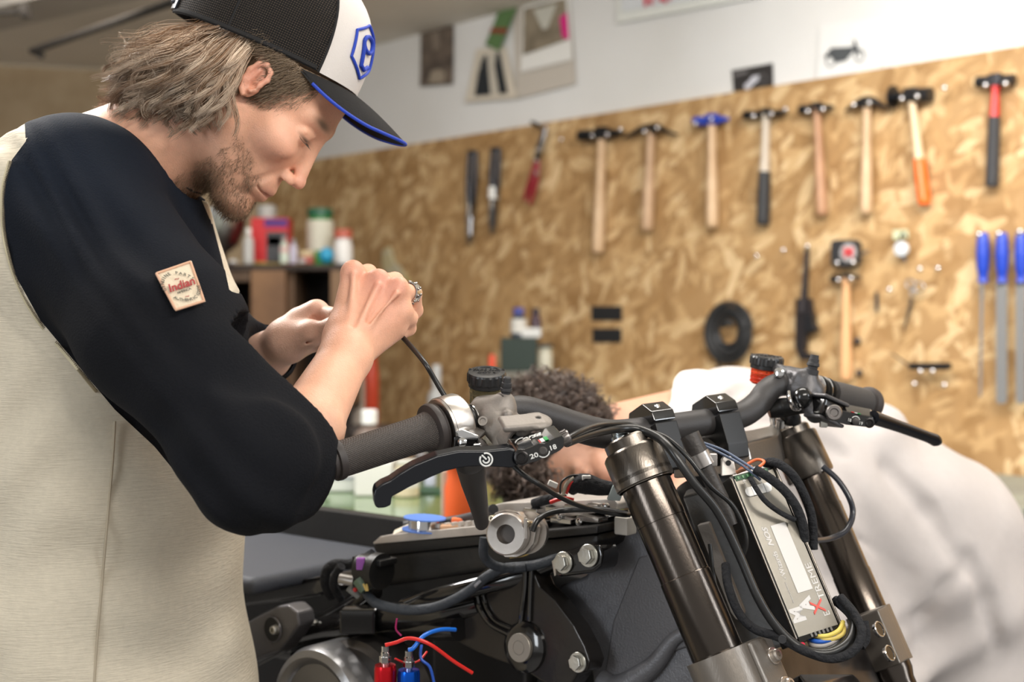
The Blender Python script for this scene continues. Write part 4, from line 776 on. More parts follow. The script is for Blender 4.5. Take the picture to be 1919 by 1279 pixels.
g = G(); g.tube([P(790, 1210, 1.44), P(789, 1235, 1.43), P(806, 1252, 1.43), P(815, 1290, 1.43)], .0017, smooth=5); B(g, 'hose', M('thin_blue', (.02, .08, .40), .3))
g = G(); g.tube([P(744, 1160, 1.50), P(742, 1180, 1.5), P(752, 1192, 1.5)], .001, smooth=5); B(g, 'thin_wire', M('magenta_wire', (.4, .01, .12), .4))
g = G(); g.tube([P(740, 1235, 1.43), P(760, 1243, 1.435), P(784, 1240, 1.44), P(800, 1222, 1.45)], .0012, smooth=5); B(g, 'thin_wire', M('red_hose', (.6,)*3))
fbx('cylinder_head', M('head_dark', (.05, .047, .045), .35, .8), -.42, -.25, .01, .04, .70, .86, .01)
# --- handlebar
bar = [(612, 868, 1.205), (700, 842, 1.233), (815, 806, 1.27), (880, 785, 1.293), (935, 771, 1.312), (980, 768, 1.327), (1030, 783, 1.345), (1085, 802, 1.362), (1138, 814, 1.38), (1185, 812, 1.395), (1238, 804, 1.412), (1300, 795, 1.435), (1352, 787, 1.457), (1392, 777, 1.475), (1420, 757, 1.49), (1438, 734, 1.50), (1458, 722, 1.51), (1490, 724, 1.52), (1540, 735, 1.545), (1600, 750, 1.58), (1632, 757, 1.60)]
rad = [.011, .011, .011, .0112, .013, .0145, .0155, .016, .016, .016, .0155, .0150, .0150, .0150, .0150, .0148, .014, .0125, .011, .011, .011]
g = G(); g.tube(PL(bar), rad, smooth=8, seg=32); hb = B(g, 'handlebar', barm)
g = G(); g.tube(PL([(1258, 801, 1.42), (1300, 795, 1.435), (1330, 791, 1.447)]), [.0150, .0152, .0150], seg=32); B(g, 'centre_sleeve', barm, hb)
bdir = n_(P(1352, 787, 1.457)-P(1238, 804, 1.412)); bu = n_(lu-bdir*lu.dot(bdir)); bf = bdir.cross(bu); bf = bf if bf.y < 0 else -bf
for (x, y, d) in ((1226, 803, 1.408), (1344, 786, 1.453)):
    c = P(x, y, d); g = G()
    def q(a_, u_): return c+bf*a_+bu*u_-bdir*.015
    g.prism([q(-.030, .001), (q(-.030, .008)), q(-.016, .026), q(.012, .026), q(.024, .012), q(.024, .001)], bdir*.030, bev=.0015); cl = B(g, 'bar_clamp', gloss)
    g = G(); g.prism([q(-.028, -.001), q(-.024, -.030), q(-.010, -.052), q(.014, -.052), q(.020, -.036), q(.024, -.001)], bdir*.030, bev=.0015); B(g, 'riser', satin, cl)
    for aa in (-.018, .016): g = G(); g.lathe(c+bf*aa+bu*(.0165 if aa < 0 else .0165), bu, [(0, .004), (.004, .004), (.0045, .003)], seg=14); B(g, 'clamp_bolt', chrome, cl)
# left grip
gax = n_(P(815, 806, 1.27)-P(640, 860, 1.214))
g = G(); p0, p1 = P(636, 862, 1.2125), P(806, 808, 1.267); g.tube([p0, p0+gax*.003, (p0+p1)/2, p1-gax*.018, p1-gax*.012, p1], [.0180, .0176, .0176, .0180, .0182, .0205], seg=48); gr = B(g, 'grip', grm)
g = G(); q0 = P(629, 862, 1.21); g.lathe(q0, gax, [(-.010, .015), (-.008, .0175), (-.004, .0175), (-.003, .0200), (.001, .0205), (.004, .0200), (.0045, .0176)], seg=48); B(g, 'end_flange', M('flange_rubber', (.035, .028, .026), .55), gr)
g = G(); q1 = P(806, 808, 1.267); g.lathe(q1, gax, [(-.002, .0205), (0, .0262), (.003, .0272), (.006, .0265), (.0062, .024), (.009, .0255)], seg=56); B(g, 'flange', M('flange_rubber', (.035,)*3), gr)
# throttle housing (aluminium drum with straight lower jaw)
hc = P(824, 803, 1.275); g = G(); g.lathe(hc, gax, [(0, .0265), (.0008, .0290), (.003, .0302), (.022, .0302), (.0245, .029), (.0255, .020)], seg=72); th = B(g, 'throttle_housing', alu)
dn = n_(-UP-gax*(-UP).dot(gax)); g = G(); g.box(hc+gax*.0125+dn*.024, (.0225, .026, .030), ax=(gax, gax.cross(dn), dn), bev=.003); B(g, 'housing_jaw', alu, th)
g = G(); g.lathe(hc+gax*.003, gax, [(0, .0304), (.0006, .0304)], seg=72, cap=False); B(g, 'housing_seam', satin, th)
g = G(); g.prism(PL([(852, 808, 1.245), (868, 806, 1.245), (898, 818, 1.25), (898, 828, 1.25), (872, 824, 1.245), (858, 820, 1.245)]), Vector((.006, .022, .004)), bev=.0015); lt = B(g, 'latch_lever', chrome)
g = G(); g.prism(PL([(886, 832, 1.248), (900, 831, 1.25), (905, 838, 1.25), (903, 846, 1.25), (886, 846, 1.248)]), Vector((.004, .014, .003)), bev=.0015); B(g, 'latch_pad', chrome, lt)
g = G(); g.box(P(872, 838, 1.258), (.022, .016, .022), bev=.002); B(g, 'latch_body', gloss, lt)
g = G(); g.lathe(P(868, 830, 1.243), (-.2, -1, .2), [(0, .0045), (.004, .0045), (.005, .003)], seg=18); B(g, 'latch_screw', chrome, lt)
g = G(); g.prism(PL([(884, 846, 1.247), (890, 846, 1.247), (892, 862, 1.25), (886, 862, 1.25)]), Vector((.003, .012, 0)), bev=.001); B(g, 'latch_pin', chrome, lt)
g = G(); g.lathe(P(866, 789, 1.287), gax, [(0, .018), (.006, .0185), (.010, .014)], seg=40); g.lathe(P(888, 783, 1.298), gax, [(0, .0135), (.012, .0135)], seg=40); B(g, 'bar_collar', satin)
g = G(); g.lathe(P(884, 784, 1.294), gax, [(0, .0142), (.0012, .0142)], seg=40); B(g, 'silver_shim', chrome)
# brake master cylinder, cast (distance field)
s_ = SDF((-.075, 1.20, 1.09), (.055, 1.37, 1.22), .0011)
def C_(a, b, ra, rb=None, k=.004): s_.add(s_.cap(P(*a), P(*b), ra, rb), k)
C_((902, 764, 1.312), (926, 762, 1.307), .0098, .0098); C_((905, 775, 1.30), (938, 768, 1.295), .016, .0165, .006); C_((900, 756, 1.306), (918, 754, 1.306), .0070)
C_((925, 790, 1.285), (958, 830, 1.262), .0155, .0150, .006)          # barrel
C_((952, 836, 1.258), (966, 850, 1.250), .0150, .0135, .004)
C_((947, 800, 1.283), (947, 752, 1.292), .0095, .0085, .006)          # port tower
C_((947, 782, 1.283), (952, 778, 1.268), .0065, .0055, .004)
C_((975, 792, 1.29), (985, 800, 1.28), .0075, .0065, .006)
C_((950, 812, 1.262), (984, 806, 1.235), .0075, .0065, .006)
s_.d = s_.d
pl = [onray(x, y, P(1000, 792, 1.235), n_((.05, -.25, 1))) for x, y in [(1012, 790)]]
up_ = n_(Vector((.10, -.50, 1))); cpt = P(1008, 790, 1.238)
lf = n_(Vector((1, .35, 0))-up_*Vector((1, .35, 0)).dot(up_)); bk_ = up_.cross(lf); R_ = (tuple(lf), tuple(bk_), tuple(up_))
s_.add(s_.box(cpt-lf*.016+bk_*.0, (.022, .0115, .0036), .0030, R=R_), .006); s_.add(s_.cap(cpt-up_*.0012, cpt+up_*.0012, .0004), .001); s_.add(s_.ell(cpt, (.0142, .0142, .0042), R=R_), .003)
s_.cut(s_.cap(P(976, 838, 1.248), P(1010, 856, 1.225), .0115, .0125), .002)
s_.cut(s_.cap(cpt-up_*.01, cpt+up_*.01, .0026), .0006)
s_.cut(s_.box(P(916, 752, 1.31), (.0007, .03, .014), 0, R=(tuple(gax), tuple(gax.cross(UP).normalized()), (0, 0, 1))), 0)
pos, fc = s_.mesh(); mc = np_obj('brake_master_cylinder', pos, fc, cast, bike)
g = G(); g.lathe(cpt, up_, [(-.004, .0024), (.003, .0024)], seg=16); B(g, 'pivot_screw', gloss, mc)
ra = n_((.50, -.85, -.10)); rc9 = P(976, 832, 1.240)
g = G(); g.lathe(rc9, ra, [(-.022, .0150), (-.003, .0168), (0, .0165), (.0006, .0150), (0, .0126), (-.012, .0120)], seg=40, cap=False); B(g, 'barrel_mouth', cast, mc)
g = G(); g.lathe(rc9-ra*.008, ra, [(-.004, .0122), (0, .0122), (.003, .0095), (.006, .0100), (.009, .0070), (.013, .0050), (.016, .0042)], seg=32); B(g, 'plunger_boot', rubm, mc)
for x_, y_ in ((960, 800), (905, 790)): g = G(); g.lathe(P(x_, y_, 1.262), (-.1, -1, .35), [(0, .0048), (.002, .0048), (.002, .0030), (.0008, .0026)], seg=18); B(g, 'cast_mark', cast, mc)
g = G(); c = P(947, 750, 1.292); ub = n_(P(950, 715, 1.288)-c); g.lathe(c, ub, [(-.002, .0062), (.004, .0062), (.005, .0048), (.009, .0048), (.010, .0062), (.0125, .0058), (.013, .0052), (.014, .0056), (.018, .0050), (.0185, .0044), (.023, .0040), (.024, .003)], seg=28); B(g, 'bleed_nipple', rubm, mc)
g = G(); g.lathe(P(926, 753, 1.30), (.2, -1, .3), [(0, .005), (.004, .005), (.004, .0025), (.001, .0025)], seg=16); B(g, 'cast_screw', chrome, mc)
# reservoirs
def reservoir(x, y, d, r, ax, fluid, hgt, name_lab, txt):
    c = P(x, y, d); ax = n_(ax); root_ = None; n = 18; g = G(); prof = [(0, r*.93), (.0015, r), (.009, r), (.0095, r*.88), (.0155, r*.88)]
    a = n_(Vector((1, 0, 0))-ax*ax.x); b = ax.cross(a); vs = []; seg = 72
    cap_h = [(-.0155, .90), (-.015, .93), (-.0105, .93), (-.0100, 1.0), (-.002, 1.0), (0, .95), (.0006, .70), (-.0004, .68), (-.0004, .0)]
    for h, k in cap_h:
        for i in range(seg):
            t = 2*math.pi*i/seg; kk = k
            if -.0101 <= h <= -.002: kk = k*(1.012 if (i % 4) in (0, 1) else .975)
            vs.append(c+ax*h+(a*math.cos(t)+b*math.sin(t))*r*kk)
    m = len(cap_h); fs_ = [(i*seg+k, i*seg+(k+1) % seg, (i+1)*seg+(k+1) % seg, (i+1)*seg+k) for i in range(m-1) for k in range(seg)]; g.add(vs, fs_); rc_ = B(g, 'fluid_reservoir', M('cap_black', (.014, .014, .015), .35), smooth=25)
    text(txt[0], c+ax*.0004+b*r*.28, a, b, r*.32, M('cap_emboss', (.03, .03, .032), .25), 'embossed_lettering', rc_, ext=.0003); text(txt[1], c+ax*.0004-b*r*.12, a, b, r*.32, M('cap_emboss', (.03,)*3), 'embossed_lettering', rc_, ext=.0003)
    g = G(); g.lathe(c-ax*.0155, -ax, [(0, r*.86), (hgt*.9, r*.84), (hgt, r*.74), (hgt, .001)], seg=48, cap=False); B(g, 'reservoir_body', M('clear_smoke' if not fluid else 'clear_pot', (.55, .46, .25) if not fluid else (.92, .16, .07), .08, Transmission_Weight=.85, IOR=1.3), rc_)
    g = G(); f0 = .004 if not fluid else .007; g.lathe(c-ax*(.0155+f0), -ax, [(0, .001), (0, r*.80), (hgt*.88-f0, r*.79), (hgt*.94-f0, r*.7), (hgt*.94-f0, .001)], seg=48, cap=False)
    B(g, 'fluid', M('fluid_red', (.72, .055, .02), .15, var=(60, (.60, .04, .015))) if fluid else M('fluid_amber', (.30, .21, .075), .15, var=(90, (.07, .055, .03), .45, .55)), rc_)
    for hh in (.2, .55, .8):
        g = G(); g.lathe(c-ax*(.0155+hgt*hh), -ax, [(0, r*.862), (.0006, r*.868), (.0012, r*.862)], seg=48, cap=False); B(g, 'moulded_ring', M('ring_smoke' if not fluid else 'ring_red', (.14, .11, .06) if not fluid else (.6, .05, .02), .2), rc_)
    return rc_
reservoir(912, 697, 1.325, .0202, (.02, -.30, 1), False, .030, '', ('BRAKE FLUID', 'DOT 4'))
reservoir(1438, 668, 1.545, .0203, (.10, -.12, 1), True, .0185, '', ('BRAKE FLUID', 'DOT 4'))
# brake lever
lp = P(840, 880, 1.185); ln = n_(Vector((.30, -1, .10)))
def lpl(x, y, off=0.): return onray(x, y, lp+ln*off, ln)
outl = [(701, 928), (704, 917), (716, 908), (732, 901), (750, 888), (777, 872), (819, 855), (861, 846), (910, 846), (955, 841), (972, 846), (972, 873), (958, 878), (904, 875), (878, 876), (856, 879), (830, 886), (805, 897), (770, 913), (741, 929), (735, 932), (733, 948), (722, 953), (708, 954), (703, 950)]
g = G(); g.prism([lpl(x, y) for x, y in outl], (-ln*.9+UP*.40).normalized()*.012, bev=.0022, seg=4); lv = B(g, 'brake_lever', M('lever_black', (.006, .007, .010), .20, .3), smooth=50)
g = G(); c = lpl(911, 862, .0006); lr = n_(lpl(940, 862)-lpl(880, 862)); lup = ln.cross(lr)*-1; lup = lup if lup.z > 0 else -lup
def pol(R0, a0, a1, k=24): return [c+(lr*math.cos(math.radians(x))+lup*math.sin(math.radians(x)))*R0 for x in np.linspace(a0, a1, k)]
g.tube(pol(.0060, 150, 470), .0008, seg=6); g.tube(pol(.0031, 190, 420), .0008, seg=6); g.tube([c+lr*-.0042+lup*.0042, c+lr*.0002+lup*.0002], .0008, seg=6); B(g, 'lever_emblem', inkw, lv)
# adjuster block
bp_ = P(1010, 850, 1.200); bn2 = n_(Vector((-.10, -1, .12)))
def bpl(x, y, off=0.): return onray(x, y, bp_+bn2*off, bn2)
g = G(); g.prism([bpl(x, y) for x, y in [(964, 850), (970, 843), (985, 843), (998, 838), (1010, 832), (1022, 832), (1040, 822), (1055, 817), (1058, 822), (1057, 838), (1050, 845), (1036, 852), (1020, 858), (1005, 866), (996, 868), (980, 874), (967, 870)]], Vector((-.008, .024, .008)), bev=.0008, seg=3); bk2 = B(g, 'adjuster_block', gloss)
br_ = n_(bpl(1040, 838)-bpl(985, 857)); bu_ = bn2.cross(br_); bu_ = bu_ if bu_.z > 0 else -bu_
text('20', bpl(1001, 855, .0004), br_, bu_, .0062, inkw, 'lettering', bk2, sx=1.35, bold=.0001); text('18', bpl(1036, 839.5, .0004), br_, bu_, .0062, inkw, 'lettering', bk2, sx=1.2, bold=.0001)
g = G(); g.lathe(bpl(1018, 846), bn2, [(0, .0042), (.002, .0042), (.003, .003)], seg=24); B(g, 'round_knob', M('knob_dark', (.06, .055, .052), .5, .5), bk2)
g = G(); g.tube([bpl(1018, 846, .0004)+(br_*math.cos(t)+bu_*math.sin(t))*.0058 for t in np.linspace(-2.6, -.3, 12)], .00055, seg=6); B(g, 'arc_mark', inkw, bk2)
g = G(); g.lathe(bpl(977, 858), bn2, [(0, .0068), (.0014, .0068), (.002, .0058), (.002, .0040), (.0005, .0036)], seg=28); B(g, 'pivot_screw', M('screw_black', (.03, .028, .028), .3, .8), bk2)
tv = n_(Vector((-.008, .024, .008))); topo = bpl(1012, 833)+tv*.014+bu_*.0016
text('Corsa', topo+br_*-.007+tv*.003, br_, tv, .011, inkw, 'lettering', bk2, shear=.4, bold=.0002)
for i, c_ in enumerate([(.62, .02, .02), (.75, .75, .72), (.01, .30, .06)]): g = G(); g.box(bpl(1013+i*7, 834-i*3.2)+tv*.006+bu_*.0004, (.0034, .007, .0008), ax=(br_, tv, br_.cross(tv))); B(g, 'flag_stripe', M('flag%d' % i, c_, .4), bk2)
g = G(); kn = n_(P(1066, 818, 1.215)-P(1050, 826, 1.215)); kc = P(1052, 825, 1.215); n = 24
g.lathe(kc, kn, [(0, .0068), (.002, .0072), (.007, .0072), (.009, .006)], seg=32)
for k in range(16):
    t = 2*math.pi*k/16; a_ = n_(UP-kn*UP.dot(kn)); b_ = kn.cross(a_); g.box(kc+kn*.0045+(a_*math.cos(t)+b_*math.sin(t))*.0074, (.006, .0012, .0014), ax=(kn, a_*-math.sin(t)+b_*math.cos(t), a_*math.cos(t)+b_*math.sin(t)))
B(g, 'knurled_knob', M('knob_steel', (.25, .23, .22), .35, .9), bk2)
g = G(); g.box(bpl(988, 838)+tv*.010, (.014, .006, .005), ax=(br_, tv, br_.cross(tv)), bev=.001); B(g, 'silver_tongue', chrome, bk2)
# --- controller box with screen, buttons and lettering
c0, c1 = P(1409, 883, 1.365), P(1536, 1191, 1.300); u = n_(c1-c0); v = n_((P(1459, 877, 1.375)-P(1359, 890, 1.355))-u*(P(1459, 877, 1.375)-P(1359, 890, 1.355)).dot(u)); nn = u.cross(v); nn = nn if nn.y < 0 else -nn
Lc = (c1-c0).length; Wc = .0565; cm_ = (c0+c1)/2
g = G(); g.box(cm_-nn*.017, (Lc, Wc, .034), ax=(u, v, nn), bev=.0012); cb_ = B(g, 'engine_controller', M('controller_black', (.020, .020, .020), .25, .5))
def cp(a, b, h=.0): return cm_+u*(a*Lc/2)+v*(b*Wc/2)+nn*h
g = G(); g.box(cp(0, 0, .0006), (Lc*.955, Wc*.86, .0012), ax=(u, v, nn), bev=.0004); fp = B(g, 'face_plate', M('controller_face', (.25, .23, .195), .33, .55, bump=(200, .06)), cb_)
g = G(); g.box(cp(0, .96, .0014), (Lc*.97, Wc*.035, .003), ax=(u, v, nn), bev=.0006); g.box(cp(0, -.97, .001), (Lc*.97, Wc*.03, .003), ax=(u, v, nn), bev=.0006); g.box(cp(0, .90, .0014), (Lc*.97, Wc*.01, .002), ax=(u, v, nn)); B(g, 'side_rail', ano2, cb_)
g = G(); g.box(cp(.09, .12, .0014), (.074, .0185, .0014), ax=(u, v, nn), bev=.001); B(g, 'screen', M('screen_pale', (.66, .63, .60), .35), cb_)
bs = [cp(-.72+.0, b, .0016) for b in (-.52, -.24, .05, .33)]
for i, b in enumerate((-.50, -.23, .04, .31)):
    g = G(); w_ = .0074
    if i in (0, 3):
        sgn = -1 if i == 0 else 1; pts = [cp(-.76, b, .0012)+v*(-sgn*w_/2)+u*-.0052]+[cp(-.76, b, .0012)+v*(sgn*(w_*.62*math.cos(t))-sgn*0)+u*(.0052*math.sin(t)) for t in np.linspace(-1.35, 1.35, 9)]+[cp(-.76, b, .0012)+v*(-sgn*w_/2)+u*.0052]
        g.prism(pts, nn*.0022, bev=.0004)
    else: g.box(cp(-.76, b, .0022), (.0104, w_, .0022), ax=(u, v, nn), bev=.0006)
    B(g, 'button', M('button_silver', (.74, .73, .71), .35, .3), cb_)
g = G(); g.box(cp(-.955, -.1, .0004), (.006, Wc*.72, .003), ax=(u, v, nn)); pc = B(g, 'circuit_board', M('pcb_green', (.008, .07, .02), .4), cb_)
for i in range(7): g = G(); g.box(cp(-.955, -.7+i*.2, .0022), (.003, .0022, .0012), ax=(u, v, nn)); B(g, 'board_pin', M('pcb_light', (.12, .3, .14), .4), cb_)
g = G(); g.box(cp(.985, 0, -.001), (.004, Wc*.9, .006), ax=(u, v, nn)); B(g, 'connector_slot', gloss, cb_)
for i in range(6): g = G(); g.box(cp(.975, -.35+i*.17, .0024), (.004, .0022, .001), ax=(u, v, nn)); B(g, 'slot_tooth', M('tooth_grey', (.14, .13, .12), .4), cb_)
iv = -u                                                # lettering reads up the box
mt = M('metal_print', (.62, .60, .58), .4)
text('M', cp(.72, -.52, .0014), iv, v*-1, .020, mt, 'lettering', cb_, bold=.0010); text('A', cp(.64, -.04, .0014), iv, v*-1, .020, mt, 'lettering', cb_, bold=.0010)
text('X', cp(.70, .38, .0016), iv, v*-1, .020, M('red_print', (.62, .06, .04), .4), 'lettering', cb_, bold=.0002)
text('E', cp(.80, .60, .0014), iv, v*-1, .0105, mt, 'lettering', cb_); text('TREME', cp(.42, .66, .0014), iv, v*-1, .0098, mt, 'lettering', cb_, sx=1.35)
text('NOS', cp(-.20, -.46, .0014), iv, v*-1, .0082, mt, 'lettering', cb_, shear=.3, bold=.0003, sx=1.2); text('Wizards', cp(.12, -.46, .0014), iv, v*-1, .0078, mt, 'lettering', cb_, bold=.0001); text('of', cp(.30, -.46, .0014), iv, v*-1, .004, mt, 'lettering', cb_); text('maximum performance', cp(.46, -.52, .0014), iv, v*-1, .0024, mt, 'lettering', cb_)
for b, t_ in ((-.35, 'menu'), (.02, 'enter'), (.33, 'stage'), (.55, 'on')): text(t_, cp(-.87, b-.15, .0014), u, v, .0042, mt, 'lettering', cb_)
g = G(); g.prism([cp(-.90, -.58, .0013), cp(-.90, -.42, .0013), cp(-.94, -.50, .0013)], nn*.0004); B(g, 'arrow_mark', mt, cb_)
# stem tube with silver clamp
g = G(); g.tube(PL([(1292, 815, 1.345), (1316, 866, 1.34), (1318, 868, 1.34), (1350, 935, 1.335), (1372, 985, 1.33)]), [.0105, .0105, .0088, .0088, .006], seg=28); sm_ = B(g, 'stem_tube', M('stem_black', (.045, .040, .037), .45, .3, bump=(300, .3)))
g = G(); a_, b_ = P(1308, 850, 1.34), P(1320, 874, 1.339); g.tube([a_, b_], .0118, seg=28); B(g, 'stem_clamp', M('clamp_silver', (.50, .47, .45), .3, .9), sm_)
g = G(); g.box(P(1335, 862, 1.338), (.010, .008, .014), bev=.002); B(g, 'clamp_ear', M('clamp_silver', (.5,)*3), sm_)
g = G(); c_ = P(1364, 874, 1.385); g.prism(PL([(1352, 893, 1.38), (1352, 862, 1.385), (1358, 855, 1.385), (1370, 856, 1.385), (1376, 866, 1.385), (1381, 890, 1.38)]), Vector((0, .006, 0)), bev=.001); lg = B(g, 'lug', M('lug_silver', (.58, .55, .52), .35, .8))
g = G(); g.lathe(P(1365, 868, 1.383), (0, -1, 0), [(0, .0030), (.0008, .0030)], seg=18); B(g, 'lug_hole', gloss, lg)
# --- hoses and wires
def cable(pts, r, mat, name='cable', **k): g = G(); g.tube(PL(pts), r, smooth=8, seg=12); return B(g, name, mat, **k)
cable([(706, 598, 1.395), (730, 610, 1.385), (752, 630, 1.365), (775, 655, 1.335), (797, 682, 1.308), (815, 712, 1.308), (835, 745, 1.307), (858, 775, 1.306), (876, 795, 1.304), (896, 820, 1.295), (915, 842, 1.285), (940, 870, 1.28)], .0027, hose, 'throttle_cable', label='black cable held up in both hands')
cable([(880, 790, 1.285), (888, 812, 1.262), (902, 832, 1.255), (920, 848, 1.26)], .0032, M('brown_cable', (.07, .06, .055), .5), 'throttle_cable')
cable([(962, 874, 1.24), (985, 893, 1.235), (1010, 908, 1.24), (1045, 930, 1.27), (1085, 948, 1.31), (1130, 960, 1.34), (1172, 966, 1.35), (1182, 962, 1.37)], .0025, hose)
cable([(998, 996, 1.37), (1008, 975, 1.375), (1030, 962, 1.39), (1070, 956, 1.40), (1130, 956, 1.38), (1180, 965, 1.36)], .0032, hose)
cable([(1060, 824, 1.215), (1085, 810, 1.235), (1110, 800, 1.27), (1140, 795, 1.31), (1180, 796, 1.34), (1215, 808, 1.335), (1250, 822, 1.32), (1290, 858, 1.305), (1330, 910, 1.30), (1370, 945, 1.31), (1392, 985, 1.31), (1398, 1020, 1.31), (1390, 1050, 1.315)], .0026, hose)
cable([(1062, 830, 1.225), (1100, 816, 1.27), (1150, 805, 1.32), (1195, 805, 1.335), (1235, 822, 1.32), (1262, 850, 1.302), (1300, 905, 1.295), (1345, 960, 1.295), (1385, 1040, 1.29), (1420, 1120, 1.28), (1455, 1175, 1.275), (1500, 1215, 1.27), (1550, 1225, 1.27), (1588, 1205, 1.28), (1600, 1170, 1.30), (1590, 1145, 1.32)], .0046, hose, 'brake_hose')
cable([(1310, 828, 1.40), (1350, 842, 1.385), (1385, 862, 1.37), (1420, 885, 1.355), (1450, 905, 1.35)], .0015, M('blue_grey_wire', (.10, .13, .20), .4), 'wire')
cable([(1312, 832, 1.40), (1350, 850, 1.38), (1390, 872, 1.365), (1425, 900, 1.352)], .0015, M('blue_grey_wire', (.1,)*3), 'wire')
cable([(1415, 880, 1.352), (1440, 895, 1.345), (1470, 920, 1.342), (1492, 950, 1.342), (1505, 985, 1.342), (1508, 1015, 1.345)], .0050, clothw, 'wrapped_harness')
cable([(1432, 868, 1.38), (1455, 868, 1.37), (1485, 890, 1.362), (1508, 930, 1.36), (1522, 975, 1.36), (1524, 1030, 1.36)], .0050, clothw, 'wrapped_harness')
cable([(1405, 895, 1.345), (1430, 935, 1.332), (1460, 960, 1.335), (1490, 975, 1.338)], .0028, clothw, 'wrapped_harness')
cable([(1385, 882, 1.38), (1398, 872, 1.378), (1418, 862, 1.378), (1432, 866, 1.37), (1420, 878, 1.36)], .0016, M('orange_wire', (.65, .14, .04), .4), 'wire')
cable([(1380, 886, 1.375), (1395, 880, 1.372), (1410, 876, 1.368)], .0022, M('copper_wire', (.55, .25, .14), .4), 'wire')
cable([(1542, 875, 1.50), (1570, 900, 1.49), (1592, 935, 1.48), (1598, 965, 1.475), (1585, 995, 1.46), (1555, 1010, 1.44), (1525, 1014, 1.40)], .0034, M('hose_bluish', (.022, .024, .032), .28), 'brake_hose')
cable([(1330, 1020, 1.335), (1336, 1070, 1.33), (1342, 1110, 1.325)], .0022, hose, 'wire')
cable([(1360, 1060, 1.325), (1365, 1100, 1.30), (1385, 1150, 1.29), (1415, 1180, 1.283), (1460, 1195, 1.275), (1510, 1222, 1.268), (1560, 1235, 1.268), (1600, 1220, 1.27), (1615, 1185, 1.28), (1600, 1150, 1.30), (1575, 1120, 1.32)], .0047, clothw, 'wrapped_harness')
cable([(1565, 1125, 1.33), (1592, 1150, 1.31), (1606, 1180, 1.30), (1598, 1205, 1.29)], .0050, clothw, 'wrapped_harness')
cable([(1618, 1165, 1.29), (1622, 1195, 1.285), (1612, 1212, 1.28)], .0052, clothw, 'wrapped_harness')
for i, (col, y, dx) in enumerate([((.75, .60, .12), 1192, 0), ((.02, .12, .55), 1202, -4), ((.45, .42, .40), 1210, -6), ((.06, .06, .06), 1217, -4), ((.72, .56, .14), 1198, 8)]):
    cable([(1510+i*3, y-8, 1.312), (1530+dx, y, 1.30), (1552+dx, y, 1.298), (1572+dx, y-10, 1.30), (1580, y-26, 1.31)], .0024, M('harness_wire%d' % i, col, .35), 'wire')
cable([(1478, 1205, 1.29), (1492, 1212, 1.285), (1505, 1210, 1.29)], .0032, M('crimson_wire', (.55, .01, .05), .4), 'wire')
g = G(); g.lathe(P(1466, 1198, 1.262), (-.2, -1, .1), [(0, .004), (.005, .004)], seg=12); B(g, 'cable_tie', rubm)
cable([(686, 1108, 1.58), (694, 1122, 1.565), (712, 1134, 1.555), (760, 1144, 1.54), (810, 1140, 1.525), (850, 1125, 1.51), (885, 1104, 1.50), (912, 1082, 1.49), (945, 1066, 1.485), (1000, 1060, 1.475), (1045, 1045, 1.465), (1090, 1015, 1.46), (1120, 992, 1.46)], .0060, M('harness_blue_black', (.030, .036, .045), .6, bump=(160, .9)), 'wrapped_harness')
cable([(908, 1008, 1.46), (906, 1035, 1.46), (912, 1050, 1.465), (930, 1062, 1.47), (960, 1066, 1.475), (985, 1064, 1.475)], .0055, M('harness_blue_black', (.03,)*3), 'wrapped_harness')
g = G(); g.tube(PL([(896, 1092, 1.492), (899, 1096, 1.491)]), .0066, seg=14); B(g, 'cable_tie', M('tie_grey', (.3, .3, .32), .4))
cable([(955, 1045, 1.44), (985, 1040, 1.44), (1003, 1028, 1.45)], .0015, M('yellow_wire', (.6, .42, .12), .4), 'wire')
cable([(952, 1043, 1.442), (978, 1036, 1.442), (995, 1024, 1.452)], .0015, M('pale_wire', (.5, .46, .36), .4), 'wire')
# connector cluster at the left of the airbox
cable([(700, 1038, 1.60), (680, 1050, 1.605), (655, 1058, 1.61), (628, 1058, 1.62), (612, 1070, 1.63), (610, 1095, 1.64), (622, 1120, 1.65)], .0065, clothw, 'wrapped_harness')
cable([(640, 1062, 1.60), (628, 1080, 1.61), (626, 1100, 1.62), (640, 1125, 1.63)], .0055, clothw, 'wrapped_harness')
g = G(); g.tube(PL([(637, 1085, 1.585), (664, 1090, 1.58)]), .0065, seg=20); B(g, 'silver_plug', M('plug_silver', (.42, .40, .38), .35, .9))
g = G(); g.box(P(676, 1057, 1.56), (.010, .01, .014), bev=.001); B(g, 'purple_plug', M('purple_plug', (.28, .08, .36), .4))
g = G(); g.tube(PL([(676, 1085, 1.57), (688, 1106, 1.565)]), [.011, .009], seg=20); cnn = B(g, 'round_connector', M('green_clear', (.10, .15, .10), .3))
for dx in (-3, 3): g = G(); g.tube(PL([(684+dx, 1095, 1.552), (688+dx*.4, 1108, 1.552)]), .0014, seg=8); B(g, 'yellow_core', M('yellow_wire', (.6,)*3), cnn)
g = G(); g.tube(PL([(655, 1102, 1.58), (672, 1118, 1.585)]), [.0055, .004], seg=12); B(g, 'grey_plug', M('plug_grey', (.28, .29, .28), .5))
g = G(); g.ball(P(666, 1106, 1.572), .003, 10); B(g, 'red_dot', M('red_plastic', (.5,)*3))
